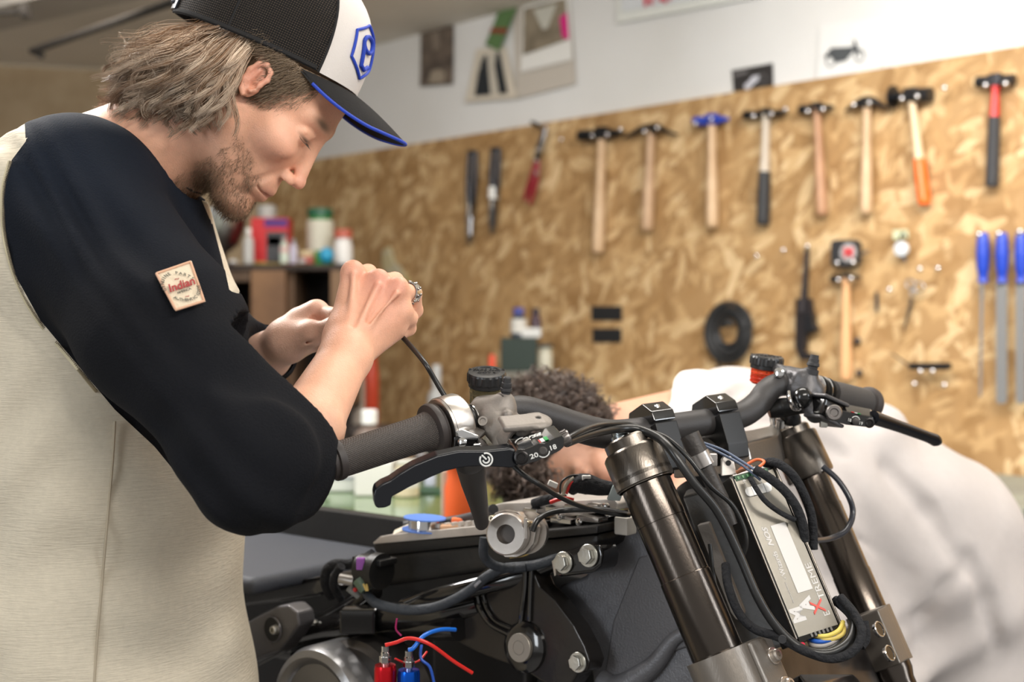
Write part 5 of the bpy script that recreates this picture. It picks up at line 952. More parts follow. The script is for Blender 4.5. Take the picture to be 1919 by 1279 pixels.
# cloth bundle and plugs above the lid
cable([(1068, 918, 1.46), (1080, 908, 1.455), (1100, 908, 1.45), (1125, 914, 1.445), (1150, 916, 1.44)], [.008, .011, .012, .0095, .007], clothw, 'wrapped_harness')
cable([(1050, 925, 1.46), (1052, 905, 1.45), (1068, 893, 1.45), (1086, 892, 1.45), (1095, 900, 1.45)], .0013, hose, 'wire')
cable([(1062, 925, 1.455), (1070, 908, 1.448), (1085, 898, 1.448), (1100, 900, 1.45)], .0018, M('red_hose', (.6,)*3), 'wire')
cable([(1056, 927, 1.458), (1062, 908, 1.45), (1076, 896, 1.449)], .0022, M('pale_wire', (.5,)*3), 'wire')
g = G(); g.box(P(1036, 908, 1.45), (.011, .008, .006), ax=(n_((1, 0, -.45)), Vector((0, 1, 0)), n_((.45, 0, 1))), bev=.001); B(g, 'white_plug', white)
g = G(); g.box(P(1099, 897, 1.445), (.010, .008, .007), bev=.001); B(g, 'white_plug', white)
cable([(1032, 942, 1.47), (1045, 937, 1.465), (1060, 935, 1.46), (1075, 938, 1.46)], .0024, M('red_hose', (.6,)*3), 'wire')
cable([(1000, 945, 1.52), (1025, 938, 1.51), (1060, 936, 1.50)], .006, clothw, 'wrapped_harness')
g = G(); g.prism(PL([(1138, 938, 1.43), (1148, 912, 1.43), (1156, 905, 1.43), (1166, 930, 1.43), (1162, 940, 1.43)]), Vector((0, .01, 0)), bev=.001); B(g, 'clear_connector', M('clear_plug', (.35, .40, .40), .2))
cable([(760, 985, 1.66), (840, 978, 1.62), (890, 968, 1.58), (925, 955, 1.52)], .0062, rubm, 'dark_hose')
# --- right hand controls
g = G(); g.tube(PL([(1555, 738, 1.552), (1628, 757, 1.598)]), [.0165, .0175], seg=40); g2 = B(g, 'grip', M('grip_plain', (.05, .045, .043), .65, bump=(900, .5)), smooth=40)
rg = n_(P(1628, 757, 1.598)-P(1555, 738, 1.552)); g = G(); g.lathe(P(1622, 756, 1.594), rg, [(-.002, .0176), (0, .0205), (.004, .0215), (.010, .0205), (.011, .015)], seg=40); B(g, 'end_flange', M('flange_rubber', (.035,)*3), g2)
for i in range(4): g = G(); g.lathe(P(1522+i*7, 730+i*2, 1.53+i*.005), rg, [(0, .0165), (.001, .0188), (.0022, .0188), (.003, .0165)], seg=40); B(g, 'chrome_ring', chrome if i % 2 == 0 else satin, g2)
s_ = SDF((.30, 1.42, 1.09), (.43, 1.56, 1.24), .0014)
def D_(a, b, ra, rb=None, k=.004): s_.add(s_.cap(P(*a), P(*b), ra, rb), k)
D_((1478, 700, 1.515), (1500, 706, 1.50), .0085, .0095); D_((1496, 728, 1.505), (1520, 735, 1.50), .0160, .0165, .006); D_((1513, 730, 1.495), (1520, 700, 1.497), .0110, .0085, .006)
D_((1512, 752, 1.485), (1528, 775, 1.475), .0105, .0115, .006); D_((1455, 690, 1.53), (1478, 700, 1.515), .006, .007, .003)
pos, fc = s_.mesh(); mc2 = np_obj('clutch_master_cylinder', pos, fc, M('cast_dark', (.095, .092, .095), .42, .6, bump=(260, .25)), bike)
g = G(); c = P(1521, 700, 1.495); g.lathe(c, n_(P(1526, 672, 1.495)-c), [(-.002, .0078), (.004, .0078), (.005, .0056), (.008, .0060), (.009, .0076), (.012, .0072), (.013, .0062), (.017, .0060), (.0175, .0052), (.022, .0048)], seg=24); B(g, 'bleed_nipple', rubm, mc2)
g = G(); g.lathe(P(1461, 700, 1.50), (-.4, -1, .2), [(0, .006), (.005, .006), (.006, .004)], seg=18); g.lathe(P(1468, 695, 1.505), (-.4, -1, .2), [(0, .004), (.004, .004)], seg=14); B(g, 'silver_screw', chrome, mc2)
g = G(); g.ball(P(1504, 746, 1.475), (.0115, .0115, .0125), 24); B(g, 'rubber_boot', M('boot_gloss', (.01, .01, .01), .15), mc2)
g = G(); cen = P(1484, 752, 1.48); g.tube([P(1478, 738, 1.475), P(1480, 752, 1.468), P(1488, 766, 1.468), P(1494, 766, 1.472)], .0055, seg=12, smooth=4, flat=.5); B(g, 'chrome_clip', chrome, mc2)
cable([(1440, 772, 1.50), (1465, 765, 1.50), (1495, 762, 1.495), (1520, 765, 1.50)], [.008, .012, .010, .006], satin, 'clamp_underside')
g = G(); kx = n_(P(1575, 790, 1.485)-P(1525, 768, 1.465)); ku = n_(UP-kx*UP.dot(kx)); ky = kx.cross(ku)
kc = P(1548, 768, 1.47); g.box(kc, (.030, .022, .020), ax=(kx, ky, ku), bev=.003); lb = B(g, 'lever_perch', gloss)
for dz in (.012, -.013): g = G(); g.box(kc+ku*dz+kx*.001, (.040, .028, .0045), ax=(kx, ky, ku), bev=.0022); B(g, 'perch_arm', M('cast_dark', (.1,)*3), lb)
for i in range(3): g = G(); g.box(kc+ku*(.005-i*.005)-ky*.011+kx*(-.004), (.012, .0015, .0018), ax=(kx, ky, ku), bev=.0005); B(g, 'perch_fin', M('fin_grey', (.16, .16, .17), .3), lb)
g = G(); g.lathe(P(1562, 774, 1.452), (-.15, -1, .1), [(0, .0085), (.003, .0092), (.007, .0092), (.009, .008), (.009, .005), (.007, .004)], seg=20); B(g, 'knurled_knob', M('knob_steel', (.25,)*3), lb)
g = G(); g.prism(PL([(1570, 768, 1.46), (1600, 775, 1.465), (1636, 782, 1.47), (1639, 790, 1.47), (1634, 803, 1.47), (1615, 801, 1.465), (1585, 797, 1.46), (1566, 792, 1.46)]), Vector((.004, .022, .008)), bev=.0015); rb_ = B(g, 'adjuster_block', gloss)
g = G(); g.lathe(P(1603, 790, 1.462), (-.1, -1, .05), [(0, .004), (.0025, .004), (.003, .003)], seg=20); B(g, 'round_knob', M('knob_dark', (.06,)*3), rb_)
g = G(); g.lathe(P(1629, 793, 1.468), (-.1, -1, .05), [(0, .006), (.0015, .006), (.002, .005), (.002, .0036), (.0005, .003)], seg=20); B(g, 'pivot_screw', M('screw_black', (.03,)*3), rb_)
xr = n_(P(1636, 797, 1.47)-P(1570, 781, 1.46)); yu = n_(UP-xr*UP.dot(xr)); text('18', P(1592, 788, 1.461), xr, yu, .0052, inkw, 'lettering', rb_); text('19', P(1613, 794, 1.464), xr, yu, .0052, inkw, 'lettering', rb_)
g = G(); g.tube([P(1603, 790, 1.461)+(xr*math.cos(t)+yu*math.sin(t))*.0056 for t in np.linspace(.5, 2.6, 10)], .0005, seg=6); B(g, 'arc_mark', inkw, rb_)
for i, c_ in enumerate([(.62, .02, .02), (.75, .75, .72), (.01, .3, .06)]): g = G(); g.box(P(1597+i*6, 772.5+i*1.5, 1.468), (.0034, .006, .0008), ax=(xr, Vector((0, 1, 0)), yu)); B(g, 'flag_stripe', MATS['flag%d' % i], rb_)
g = G(); g.tube(PL([(1636, 783, 1.475), (1680, 798, 1.50), (1735, 818, 1.53), (1752, 825, 1.54), (1759, 828, 1.545)]), [.0085, .0072, .0068, .0078, .005], seg=18, smooth=4); B(g, 'clutch_lever', M('lever_black', (.014,)*3))
g = G(); g.box(P(1543, 795, 1.47), (.008, .008, .008), bev=.001); B(g, 'perch_nut', boltm, lb)
# ---------------------------------------------------------------- solder spool and scraps on the tray
so = apl(788, 991, -.07); root = thing('solder_spool', so, 'blue plastic spool wound with silver solder wire on the metal tray', 'spool')
sp_ax = n_((.05, -.01, 1)); bs_ = M('spool_blue', (.10, .22, .62), .35)
so2 = P(795, 994, 1.60); g = G(); g.lathe(so2, sp_ax, [(0, .028), (.0015, .028)], seg=48); g.obj('flange', bs_, root)
g = G(); g.lathe(so2+sp_ax*.0145, sp_ax, [(0, .0265), (.0015, .0265)], seg=48); g.obj('flange', bs_, root)
g = G(); tt = np.linspace(0, 9*2*math.pi, 9*28); g.tube([so2+sp_ax*(.002+.012*t/tt[-1])+Vector((math.cos(t), math.sin(t), 0))*.0195 for t in tt], .0008, seg=6); g.lathe(so2, sp_ax, [(.0015, .0192), (.0145, .0192)], seg=40, cap=False); g.obj('solder_wire', chrome, root)
g = G(); g.prism([P(735, 1003, 1.62), P(775, 985, 1.62), P(783, 987, 1.62), P(748, 1004, 1.62)], (0, .03, .001), bev=.0006); g.obj('sandpaper_strip', M('bare_paper', (.55, .50, .40), .7), label='cream paper strip leaning beside the blue solder spool', cat='paper')
g = G(); g.box(P(848, 988, 1.58), (.03, .02, .006), bev=.002); g.obj('copper_piece', M('copper_bit', (.50, .30, .18), .4), label='small copper coloured piece lying on the metal tray', cat='scrap')
g = G(); g.box(P(858, 977, 1.60), (.016, .015, .008), bev=.002); g.obj('orange_piece', M('orange_bit', (.75, .16, .05), .4), label='small orange piece behind the tray near the dark strut', cat='scrap')
# ---------------------------------------------------------------- people
skin_m = attr_mat('skin', .48, bump=(650, .25), sss=.12, fine=(110, .06))
hair_m = attr_mat('hair', .30)
shirt_m = attr_mat('shirt_cotton', .92, bump=(500, .5), fine=(260, .10)); shirt_m.node_tree.nodes['Principled BSDF'].inputs['Specular IOR Level'].default_value = .18
slub_m = attr_mat('slub_cotton', .9, bump=(60, .55, (1, 1, 9)), fine=(120, .06))
SK = np.array([.80, .435, .29])
def V3(v): return np.array(tuple(v), float)
class Frame:                                            # a head's own axes: forward, up, towards its right ear
    def __init__(s, o, f, u, l): s.o, s.f, s.u, s.l = V3(o), V3(f), V3(u), V3(l)
    def w(s, p): p = np.asarray(p, float)*.001; return s.o+p[..., 0:1]*s.f+p[..., 1:2]*s.u+p[..., 2:3]*s.l
    def loc(s, q): d = (np.asarray(q, float)-s.o)*1000; return np.stack([d@s.f, d@s.u, d@s.l], -1)
def build_head(h=1.9, neck=None, full=True):
    """a head in millimetres: f forward, u up, l sideways; ear canals at f=0, u=0"""
    s = SDF((-112, -200, -88), (124, 136, 88), h); L = s.Z; s.Z = np.abs(s.Z)
    E, K, A = s.ell, s.cap, s.add
    A(E((-14, 45, 0), (88, 84, 74))); A(E((28, 14, 0), (56, 46, 58)), 16); A(E((34, -30, 0), (54, 54, 52)), 14)
    A(E((54, -70, 0), (42, 30, 33)), 16); A(K((0, -42, 50), (66, -106, 17), 17, 15), 14); A(E((30, -70, 0), (44, 44, 42)), 14)
    A(E((78, -106, 0), (19, 18, 23)), 12)
    A(E((60, -22, 42), (24, 17, 17)), 16)                                  # cheekbone
    A(K((74, 22, 8), (64, 22, 40), 9, 8), 10)                              # brow
    s.cut(E((94, 2, 32), (17, 11, 16)), 12)                                # socket
    A(E((68, 0, 31), (13.5, 12.5, 14)), 4)                                 # eye
    A(K((78, 7, 22), (74, 6, 42), 3.2, 2.6), 3); A(K((79, -4, 22), (74, -5, 42), 2.2, 2), 3)
    A(K((81, 8, 0), (102, -33, 0), 6.0, 7.2), 9); A(E((105, -37, 0), (7.5, 7, 8)), 4); A(E((95, -42, 10), (9.5, 7, 6)), 4)
    s.cut(E((97, -49, 8.5), (6.5, 5.5, 4.6)), 1.2)
    A(K((92.5, -67, 0), (84, -69, 18), 4.8, 3.2), 6); A(K((91.5, -79.5, 0), (82, -78, 17), 5.2, 3.2), 6)
    s.cut(K((100, -73.5, 0), (84, -73.5, 23), 1.3, 1.0), 2.5); s.cut(E((104, -92, 0), (9, 5, 16)), 8)
    s.cut(K((88, -44, 22), (80, -70, 29), 1.5, 1.0), 8)
    # ear
    q = .70; ef, eu = 9, -4
    def e_(f, u): return (ef+f*q, eu+u*q)
    A(E((ef-8*q, eu+2*q, 70), (15*q, 28*q, 6), R=((.94, .34, 0), (-.34, .94, 0), (0, 0, 1))), 3)
    s.cut(E((ef-6*q, eu+6*q, 77), (11*q, 20*q, 5.5), R=((.94, .34, 0), (-.34, .94, 0), (0, 0, 1))), 3)
    pts = [(2, -12), (5, 4), (6, 18), (0, 30), (-12, 33), (-22, 24), (-24, 8), (-18, -8), (-9, -20), (-2, -24)]
    pts = [e_(*x_) for x_ in pts]
    for (a0, a1), (b0, b1) in zip(pts[:-1], pts[1:]): A(K((a0, a1, 75), (b0, b1, 75), 2.7), 2.5)
    A(K((*e_(-13, 18), 74), (*e_(-11, -6), 73), 1.9), 3); A(E((*e_(5, -5), 72), (3.4, 4.6, 4)), 2)
    s.cut(E((*e_(-1, -3), 75), (3.8, 5, 6)), 2)
    s.Z = L
    if neck:
        for a, b, ra, rb, k in neck: A(s.cap(a, b, ra, rb), k)
    return s
def head_tint(p, beard=0., hairc=None, base=SK):
    f, u, l = p[:, 0], p[:, 1], np.abs(p[:, 2]); c = np.tile(base, (len(p), 1))
    def blend(m, col): nonlocal c; m = np.clip(m, 0, 1)[:, None]; c = c*(1-m)+np.array(col)*m
    g_ = lambda f0, u0, l0, rf, ru, rl: np.exp(-(((f-f0)/rf)**2+((u-u0)/ru)**2+((l-l0)/rl)**2))
    blend(g_(70, -28, 45, 26, 20, 18)*.35, (.66, .27, .19)); blend(g_(105, -38, 0, 12, 12, 14)*.5, (.62, .22, .16)); blend(g_(3, 4, 76, 20, 26, 8)*.6, (.64, .24, .17))
    blend(g_(97, -50, 8.5, 5.5, 3.6, 4.5)*1.4, (.09, .025, .015)); blend(g_(94, -72, 0, 10, 9, 26)*.75, (.50, .19, .15)); blend(g_(76, 25, 30, 14, 4.5, 20)*1.15, (.16, .09, .05)); blend(g_(78, 0, 31, 8, 2.0, 15)*1.3, (.10, .05, .03))  # first blend paints the nostril's shade; then lips, brows, lash line
    if beard:
        n = np.sin(f*.9+u*.5)*np.sin(u*1.1-f*.3)*.25+.8
        m = np.clip((-u-38)/16, 0, 1)*np.clip((f-2)/14, 0, 1)*np.clip(((-u-28)-(f-30)*.45)/16, 0, 1); m = np.maximum(m, g_(96, -60, 0, 8, 5, 20)*.6)
        m *= 1-np.clip((-u-142)/18, 0, 1)
        n2 = .5+.5*np.sin(f*.21+u*.13+1.0)*np.sin(u*.17-f*.06+.5); low = np.clip((-u-88)/22, 0, 1)*np.clip((110-f)/30+.3, 0, 1)
        blend(m*beard*(.36+.22*n2*n+.35*low)*np.clip((f-8+np.clip(u+95, -60, 0)*-.0)/34, .15, 1), (.20, .125, .075))
    if hairc is not None:
        m = ((f < 24+np.clip(u-20, 0, 60)*.8) & (u > -44+np.clip(f+20, 0, 60)*.9) & ~((l > 69) & (f > -14) & (f < 18) & (u < 22)))
        blend(m*.95, hairc)
    return c
# =================== the man in the cap
man = thing('person', (-.47, 1.47, 0), 'man in a mesh-back cap and raglan shirt, head bent over the cable in his hands', 'person')
H = Frame(P(500, 166, 1.43), n_((.615, 0, -.788)), n_((.788, 0, .615)), (0, -1, 0))
nb = H.loc(V3(P(235, 330, 1.46))[None])[0]
s = build_head(1.7, neck=[((-16, -30, 0), tuple(nb), 58, 66, 22), ((-30, -140, 0), (-50, -200, 0), 50, 54, 20)])
# widen the field downwards for the neck
pos, fc = s.mesh(); HT = head_tint(pos, .85, (.20, .135, .08)); hp = H.w(pos)
HC = Frame(P(497, 105, 1.43), n_((.918, 0, -.397)), n_((.397, 0, .918)), (0, -1, 0))
qc = HC.loc(hp); rho = np.sqrt((qc[:, 0]/101)**2+(qc[:, 2]/75)**2+(np.maximum(qc[:, 1], 0)/108)**2); m_ = (qc[:, 1] > -3) & (rho > 1); qc[m_] /= rho[m_][:, None]; hp = HC.w(qc)   # the cap holds the head in
parts = [(hp, fc, HT)]
def hand_sdf(lo, hi, h, prims):
    s = SDF(lo, hi, h)
    for a, b, ra, rb, k in prims: s.add(s.cap(a, b, ra, rb), k)
    return s
def skin_part(s, redpts=(), base=SK):
    p, f = s.mesh(); c = np.tile(base, (len(p), 1)); n = np.sin(p[:, 0]*90+np.sin(p[:, 2]*70)*2)*np.sin(p[:, 2]*80+1.3)
    c = c*(1+.03*n[:, None])
    for q, r, a in redpts:
        m = np.exp(-((p-V3(q))**2).sum(1)/r**2)*a; c = c*(1-m[:, None])+np.array([.60, .22, .16])*m[:, None]
    return p, f, c
# right forearm and hand (near one)
s = SDF((-.235, 1.17, 1.10), (-.075, 1.46, 1.33), .0014)
def A_(a, b, ra, rb, k=.008): s.add(s.cap(P(*a), P(*b), ra, rb), k)
A_((515, 905, 1.20), (575, 800, 1.235), .036, .0335, .0); A_((575, 800, 1.235), (648, 668, 1.31), .0335, .0258, .01)
A_((650, 665, 1.31), (655, 632, 1.325), .0255, .024, .012)
WR = (652, 640, 1.325)
kn = [(660, 514, 1.352), (705, 528, 1.342), (742, 545, 1.338), (752, 580, 1.342)]
for i, (kx_, ky_, kd_) in enumerate(kn): A_((640+i*9, 632+i*3, 1.33), (kx_, ky_, kd_), .0155-.0006*i, .0108-.0006*i, .016)
A_((662, 636, 1.34), (700, 575, 1.352), .020, .019, .015); A_((672, 640, 1.335), (735, 605, 1.345), .0165, .0135, .014)
A_((660, 508, 1.350), (661, 505, 1.349), .0092, .0092, .006); A_((710, 521, 1.340), (711, 520, 1.340), .0078, .0078, .006); A_((748, 534, 1.335), (749, 533, 1.335), .0075, .0075, .005)
# fingers, each its own chain curling away and down round the cable
fing = [[(662, 514, 1.352), (690, 512, 1.392), (706, 545, 1.412), (708, 572, 1.402)],
        [(708, 529, 1.345), (740, 527, 1.383), (752, 560, 1.400), (744, 588, 1.392)],
        [(744, 545, 1.338), (774, 550, 1.364), (778, 582, 1.384), (762, 606, 1.378)],
        [(754, 582, 1.342), (768, 596, 1.362), (766, 616, 1.374), (752, 626, 1.368)]]
fr_ = [(.0100, .0092, .0085, .0072), (.0100, .0092, .0084, .0072), (.0098, .0090, .0080, .0070), (.0088, .0080, .0074, .0064)]
for ch, r_ in zip(fing, fr_):
    for i in range(3): A_(ch[i], ch[i+1], r_[i], r_[i+1], .004 if i else .010)
A_((645, 640, 1.345), (665, 610, 1.378), .016, .0125, .012); A_((665, 610, 1.378), (688, 592, 1.400), .0115, .0098, .004); A_((688, 592, 1.400), (706, 590, 1.400), .0098, .0082, .003)
A_((690, 655, 1.33), (740, 618, 1.352), .0105, .0115, .010)
s.cut(s.cap(P(684, 520, 1.325), P(676, 548, 1.322), .0035, .002), .012); s.cut(s.cap(P(731, 528, 1.318), P(722, 556, 1.316), .003, .002), .012)
s.add(s.cap(P(663, 515, 1.336), P(655, 620, 1.308), .0022, .0016), .008); s.add(s.cap(P(709, 535, 1.327), P(668, 615, 1.308), .0022, .0016), .008); s.add(s.cap(P(744, 550, 1.322), P(680, 620, 1.312), .002, .0014), .008)
s.cut(s.cap(P(684, 550, 1.325), P(662, 610, 1.304), .0012, .0012), .006); s.cut(s.cap(P(724, 560, 1.322), P(690, 605, 1.314), .0012, .0012), .006)
reds = [(P(662, 505, 1.34), .016, .45), (P(712, 520, 1.33), .016, .5), (P(745, 538, 1.325), .014, .45), (P(700, 545, 1.33), .025, .25), (P(730, 590, 1.33), .02, .2), (P(640, 610, 1.31), .03, .18)]
parts.append(skin_part(s, reds))
# left hand (behind)
s = SDF((-.32, 1.36, 1.16), (-.12, 1.66, 1.30), .0015)
A_((420, 745, 1.56), (500, 668, 1.49), .034, .026, .0); A_((500, 668, 1.49), (540, 635, 1.455), .026, .022, .012)
A_((540, 632, 1.46), (592, 585, 1.45), .021, .014, .014); A_((535, 640, 1.45), (585, 625, 1.43), .019, .0155, .012); A_((585, 622, 1.43), (625, 612, 1.415), .0125, .010, .006); A_((625, 612, 1.415), (652, 600, 1.41), .010, .008, .004)
A_((560, 598, 1.455), (596, 585, 1.452), .0125, .0105, .008); A_((596, 585, 1.452), (628, 592, 1.43), .0098, .0088, .004); A_((628, 592, 1.43), (655, 596, 1.418), .0088, .0075, .003)
for i, (dy, dd) in enumerate([(18, .012), (34, .018), (48, .024)]):
    A_((575, 590+dy, 1.462+dd*.3), (612, 592+dy, 1.455+dd*.2), .0115, .0098, .008); A_((612, 592+dy, 1.455+dd*.2), (645, 602+dy*.8, 1.432), .0095, .0085, .004); A_((645, 602+dy*.8, 1.432), (668, 608+dy*.6, 1.420), .0085, .0070, .003)
A_((545, 645, 1.46), (600, 622, 1.47), .018, .013, .014)
s.cut(s.cap(P(560, 642, 1.432), P(590, 640, 1.415), .0016, .001), .005)
s.cut(s.cap(P(588, 600, 1.435), P(606, 606, 1.42), .003, .002), .006)
parts.append(skin_part(s, [(P(590, 600, 1.44), .02, .2)], base=np.array([.64, .40, .30])))
# shoulders and chest under the shirt, so that the figure is whole
s = SDF((-.80, 1.15, .60), (-.12, 1.85, 1.48), .012)
s.add(s.cap((-.46, 1.49, .80), (-.45, 1.48, 1.22), .115, .12, sc=(1, 1.2, 1))); s.add(s.cap(P(130, 430, 1.33), P(200, 430, 1.62), .06), .06); s.add(s.cap(P(215, 345, 1.46), P(170, 450, 1.48), .062, .08), .05)
s.add(s.cap(P(150, 470, 1.31), P(475, 890, 1.19), .045, .038), .03); s.add(s.cap(P(475, 890, 1.19), P(585, 800, 1.235), .036, .034), .02)
s.add(s.cap(P(210, 470, 1.64), P(370, 790, 1.63), .045, .036), .03); s.add(s.cap(P(370, 790, 1.63), P(440, 728, 1.54), .036, .031), .02)
parts.append(skin_part(s))
k = 0; PV, PF, PT = [], [], []
for p_, f_, c_ in parts: PV.append(p_); PF.append(f_+k); PT.append(c_); k += len(p_)
np_obj('body', np.concatenate(PV), np.concatenate(PF), skin_m, man, tint=np.concatenate(PT))
# ring
g = G(); rc0 = P(758, 546, 1.351); rax = n_(P(776, 550, 1.366)-P(744, 544, 1.338)); rc1 = P(770, 549, 1.3605)
g.lathe(rc1-rax*.005, rax, [(0, .0102), (.0005, .0112), (.0045, .0118), (.009, .0112), (.0095, .0102)], seg=36, cap=False)
a = n_(UP-rax*UP.dot(rax)); b = rax.cross(a); rs = random.Random(5)
for i in range(40):
    t = 2*math.pi*i/20+(.15 if i % 2 else 0); g.ball(rc1+rax*(.002 if i % 2 else -.003)+(a*math.cos(t)+b*math.sin(t))*.0116, .0015, 8)
g.obj('silver_ring', M('ring_silver', (.62, .60, .58), .22, 1.), man, label='chunky engraved silver ring on the near hand')
# ---- shirt
s = SDF((-.86, 1.04, .52), (-.13, 1.90, 1.475), .0045)
tor = s.cap((-.485, 1.50, .70), (-.462, 1.49, 1.20), .150, .158, sc=(1., 1.28, 1.)); 
tor = smin(tor, s.cap((-.445, 1.49, .60), (-.452, 1.49, .80), .158, .150, sc=(1, 1.25, 1)), .05)
tor = smin(tor, s.cap(P(110, 460, 1.40), P(160, 460, 1.60), .112, .11), .07)
tor = smin(tor, s.cap(P(190, 372, 1.44), P(100, 425, 1.46), .072, .10), .05)
tor = smin(tor, s.cap(P(300, 420, 1.46), P(322, 560, 1.47), .052, .055), .06)
arm = s.cap(P(130, 390, 1.34), P(305, 622, 1.235), .088, .0755); arm = smin(arm, s.cap(P(305, 622, 1.235), P(478, 866, 1.175), .0755, .0625), .03)
arm = smin(arm, s.cap(P(478, 868, 1.175), P(516, 850, 1.195), .061, .0535), .03); arm = smin(arm, s.cap(P(516, 850, 1.195), P(545, 795, 1.22), .0535, .0480), .02)
arm2 = s.cap(P(200, 420, 1.58), P(380, 700, 1.62), .075, .062); arm2 = smin(arm2, s.cap(P(380, 700, 1.62), P(488, 668, 1.505), .055, .036), .03)
top = s.cap(P(222, 345, 1.45), P(150, 352, 1.36), .048, .066)
armA = smin(arm, top, .05)
d = smin(smin(tor, armA, .045), arm2, .03)
X, Y, Z = s.X, s.Y, s.Z
# folds: gathered rings towards the cuff, soft creases over the back
ea, eb = V3(P(470, 872, 1.175)), V3(P(585, 785, 1.23)); dr = (eb-ea)/np.linalg.norm(eb-ea)
tt = (X-ea[0])*dr[0]+(Y-ea[1])*dr[1]+(Z-ea[2])*dr[2]; rr = np.sqrt((X-ea[0])**2+(Y-ea[1])**2+(Z-ea[2])**2)
wc_ = np.exp(-((tt-.035)/.05)**2)*(arm < .03); d = d+.0042*wc_*np.sin(tt*150+5*np.sin(X*31+Z*19)+4*np.sin(Y*23))
wu = np.exp(-(((X+.30)/.10)**2+((Z-1.10)/.10)**2+((Y-1.15)/.09)**2)); d = d+.0032*wu*np.sin((X*.9+Z*1.0)*88+2.6*np.sin(X*23)+2*np.sin(Z*17))
wf = np.clip((1.26-Z)/.1, 0, 1)*np.clip((1.52-Y)/.1, 0, 1); ph = Z*26+X*9+1.6*np.sin(X*17+Z*5)
d = d+.0055*wf*np.sin(ph)*np.sin(X*7+Z*3)+.0024*wf*np.sin(Z*71-X*23+2*np.sin(X*31))*np.sin(X*13+Z*9+1)+.0030*wf*np.sin(Z*38+X*14+2*np.sin(X*9))
ws_ = np.exp(-(((X+.45)/.12)**2+((Z-1.33)/.10)**2)); d = d+.0038*ws_*np.sin((X*.75+Z*.66)*44+2.2*np.sin(Z*27+X*11))
# neck opening, cuffs and hem
d_before = d.copy()
na, nbb = V3(P(235, 300, 1.455)), V3(P(420, 215, 1.44)); d = -smin(-d, s.cap(na+(nbb-na)*.02, nbb, .0655, .09), .004)
cQ = V3(P(560, 785, 1.228)); cN = V3(n_((.62, .42, .66))); pl_ = (X-cQ[0])*cN[0]+(Y-cQ[1])*cN[1]+(Z-cQ[2])*cN[2]; rQ = np.sqrt((X-cQ[0])**2+(Y-cQ[1])**2+(Z-cQ[2])**2)
d = np.where((rQ < .115) & (Y < 1.36), np.maximum(d, pl_-.004), d)
d = -smin(-d, s.cap(P(524, 640, 1.480), P(580, 600, 1.44), .036, .07), .004)
s.d = d.astype(np.float32)
s.d = np.maximum(s.d, (.56-Z+0*X+0*Y).astype(np.float32))
pos, fc = s.mesh()
# trilinear lookups replaced by nearest cells: which cloth does each vertex belong to
ii = np.clip(((pos-s.lo)/s.h).round().astype(int), 0, np.array(s.n)-1); va = armA[ii[:, 0], ii[:, 1], ii[:, 2]]; vt = tor[ii[:, 0], ii[:, 1], ii[:, 2]]; va2 = arm2[ii[:, 0], ii[:, 1], ii[:, 2]]
px_, py_ = project(pos)
seam = [(420, 120), (40, 120), (48, 262), (58, 252), (22, 300), (6, 350), (6, 430), (28, 515), (75, 600), (150, 690), (215, 768), (290, 838), (342, 902), (385, 958), (425, 985), (452, 1080), (700, 1080), (700, 560), (470, 560), (430, 545), (416, 480), (395, 415), (380, 380), (360, 330), (420, 300)]
isl = (inpoly(px_, py_, seam) & ((pos[:, 1] < 1.455) | (pos[:, 2] > 1.375)) & ((py_ < 965) | (pos[:, 1] < 1.30))) | (va2 < vt-.012) | ((pos[:, 2] > 1.388) & (px_ > 62)) | ((px_ > 428) & (py_ > 548) & (py_ < 760)) | ((va < vt-.004) & (pos[:, 1] < 1.38) & (py_ > 560) & (px_ > 120))
col = np.where(isl[:, None], np.array([[.0058, .0063, .0085]]), np.array([[.60, .535, .42]]))
wz = np.clip((pos[:, 2]-1.26)/.14, 0, 1)[:, None]*isl[:, None]; col = col*(1-wz)+np.array([[.0075, .011, .019]])*wz  # sleeve tint turns bluer and paler with height
fsl = isl[fc].sum(1) >= 2
bd = np.zeros(len(pos), int); np.maximum.at(bd, fc[fsl].ravel(), 1); bo = np.zeros(len(pos), int); np.maximum.at(bo, fc[~fsl].ravel(), 1); bv = np.where((bd & bo).astype(bool) & ((pos[:, 1] < 1.45) | (pos[:, 2] > 1.37)))[0]
SG = np.array(seam, float); Q = np.stack([px_[bv], py_[bv]], 1); best = np.full(len(bv), 1e9); tgt = Q.copy()      # the cut edge is pulled straight onto the seam line
for a_, b_ in zip(SG, np.roll(SG, -1, 0)):
    ab = b_-a_; tq = np.clip(((Q-a_)@ab)/(ab@ab), 0, 1)[:, None]; c_ = a_+tq*ab; dd_ = np.linalg.norm(Q-c_, axis=1); m_ = dd_ < best; best[m_] = dd_[m_]; tgt[m_] = c_[m_]
ok = best < 16; pos[bv[ok], 0] += (tgt-Q)[ok, 0]*pos[bv[ok], 1]/F; pos[bv[ok], 2] -= (tgt-Q)[ok, 1]*pos[bv[ok], 1]/F
p1, f1, u1 = sub_mesh(pos, fc, ~fsl); p2, f2, u2 = sub_mesh(pos, fc, fsl)
c1 = np.tile([[.60, .535, .42]], (len(u1), 1)); c2 = col[u2]; c2 = np.where(isl[u2][:, None], c2, [[.0062, .007, .0105]])
np_obj('shirt_body', p1, f1, slub_m, man, tint=c1, label='cream slub cotton body of the raglan shirt')
np_obj('sleeve', p2, f2, shirt_m, man, tint=c2, label='black raglan sleeves')
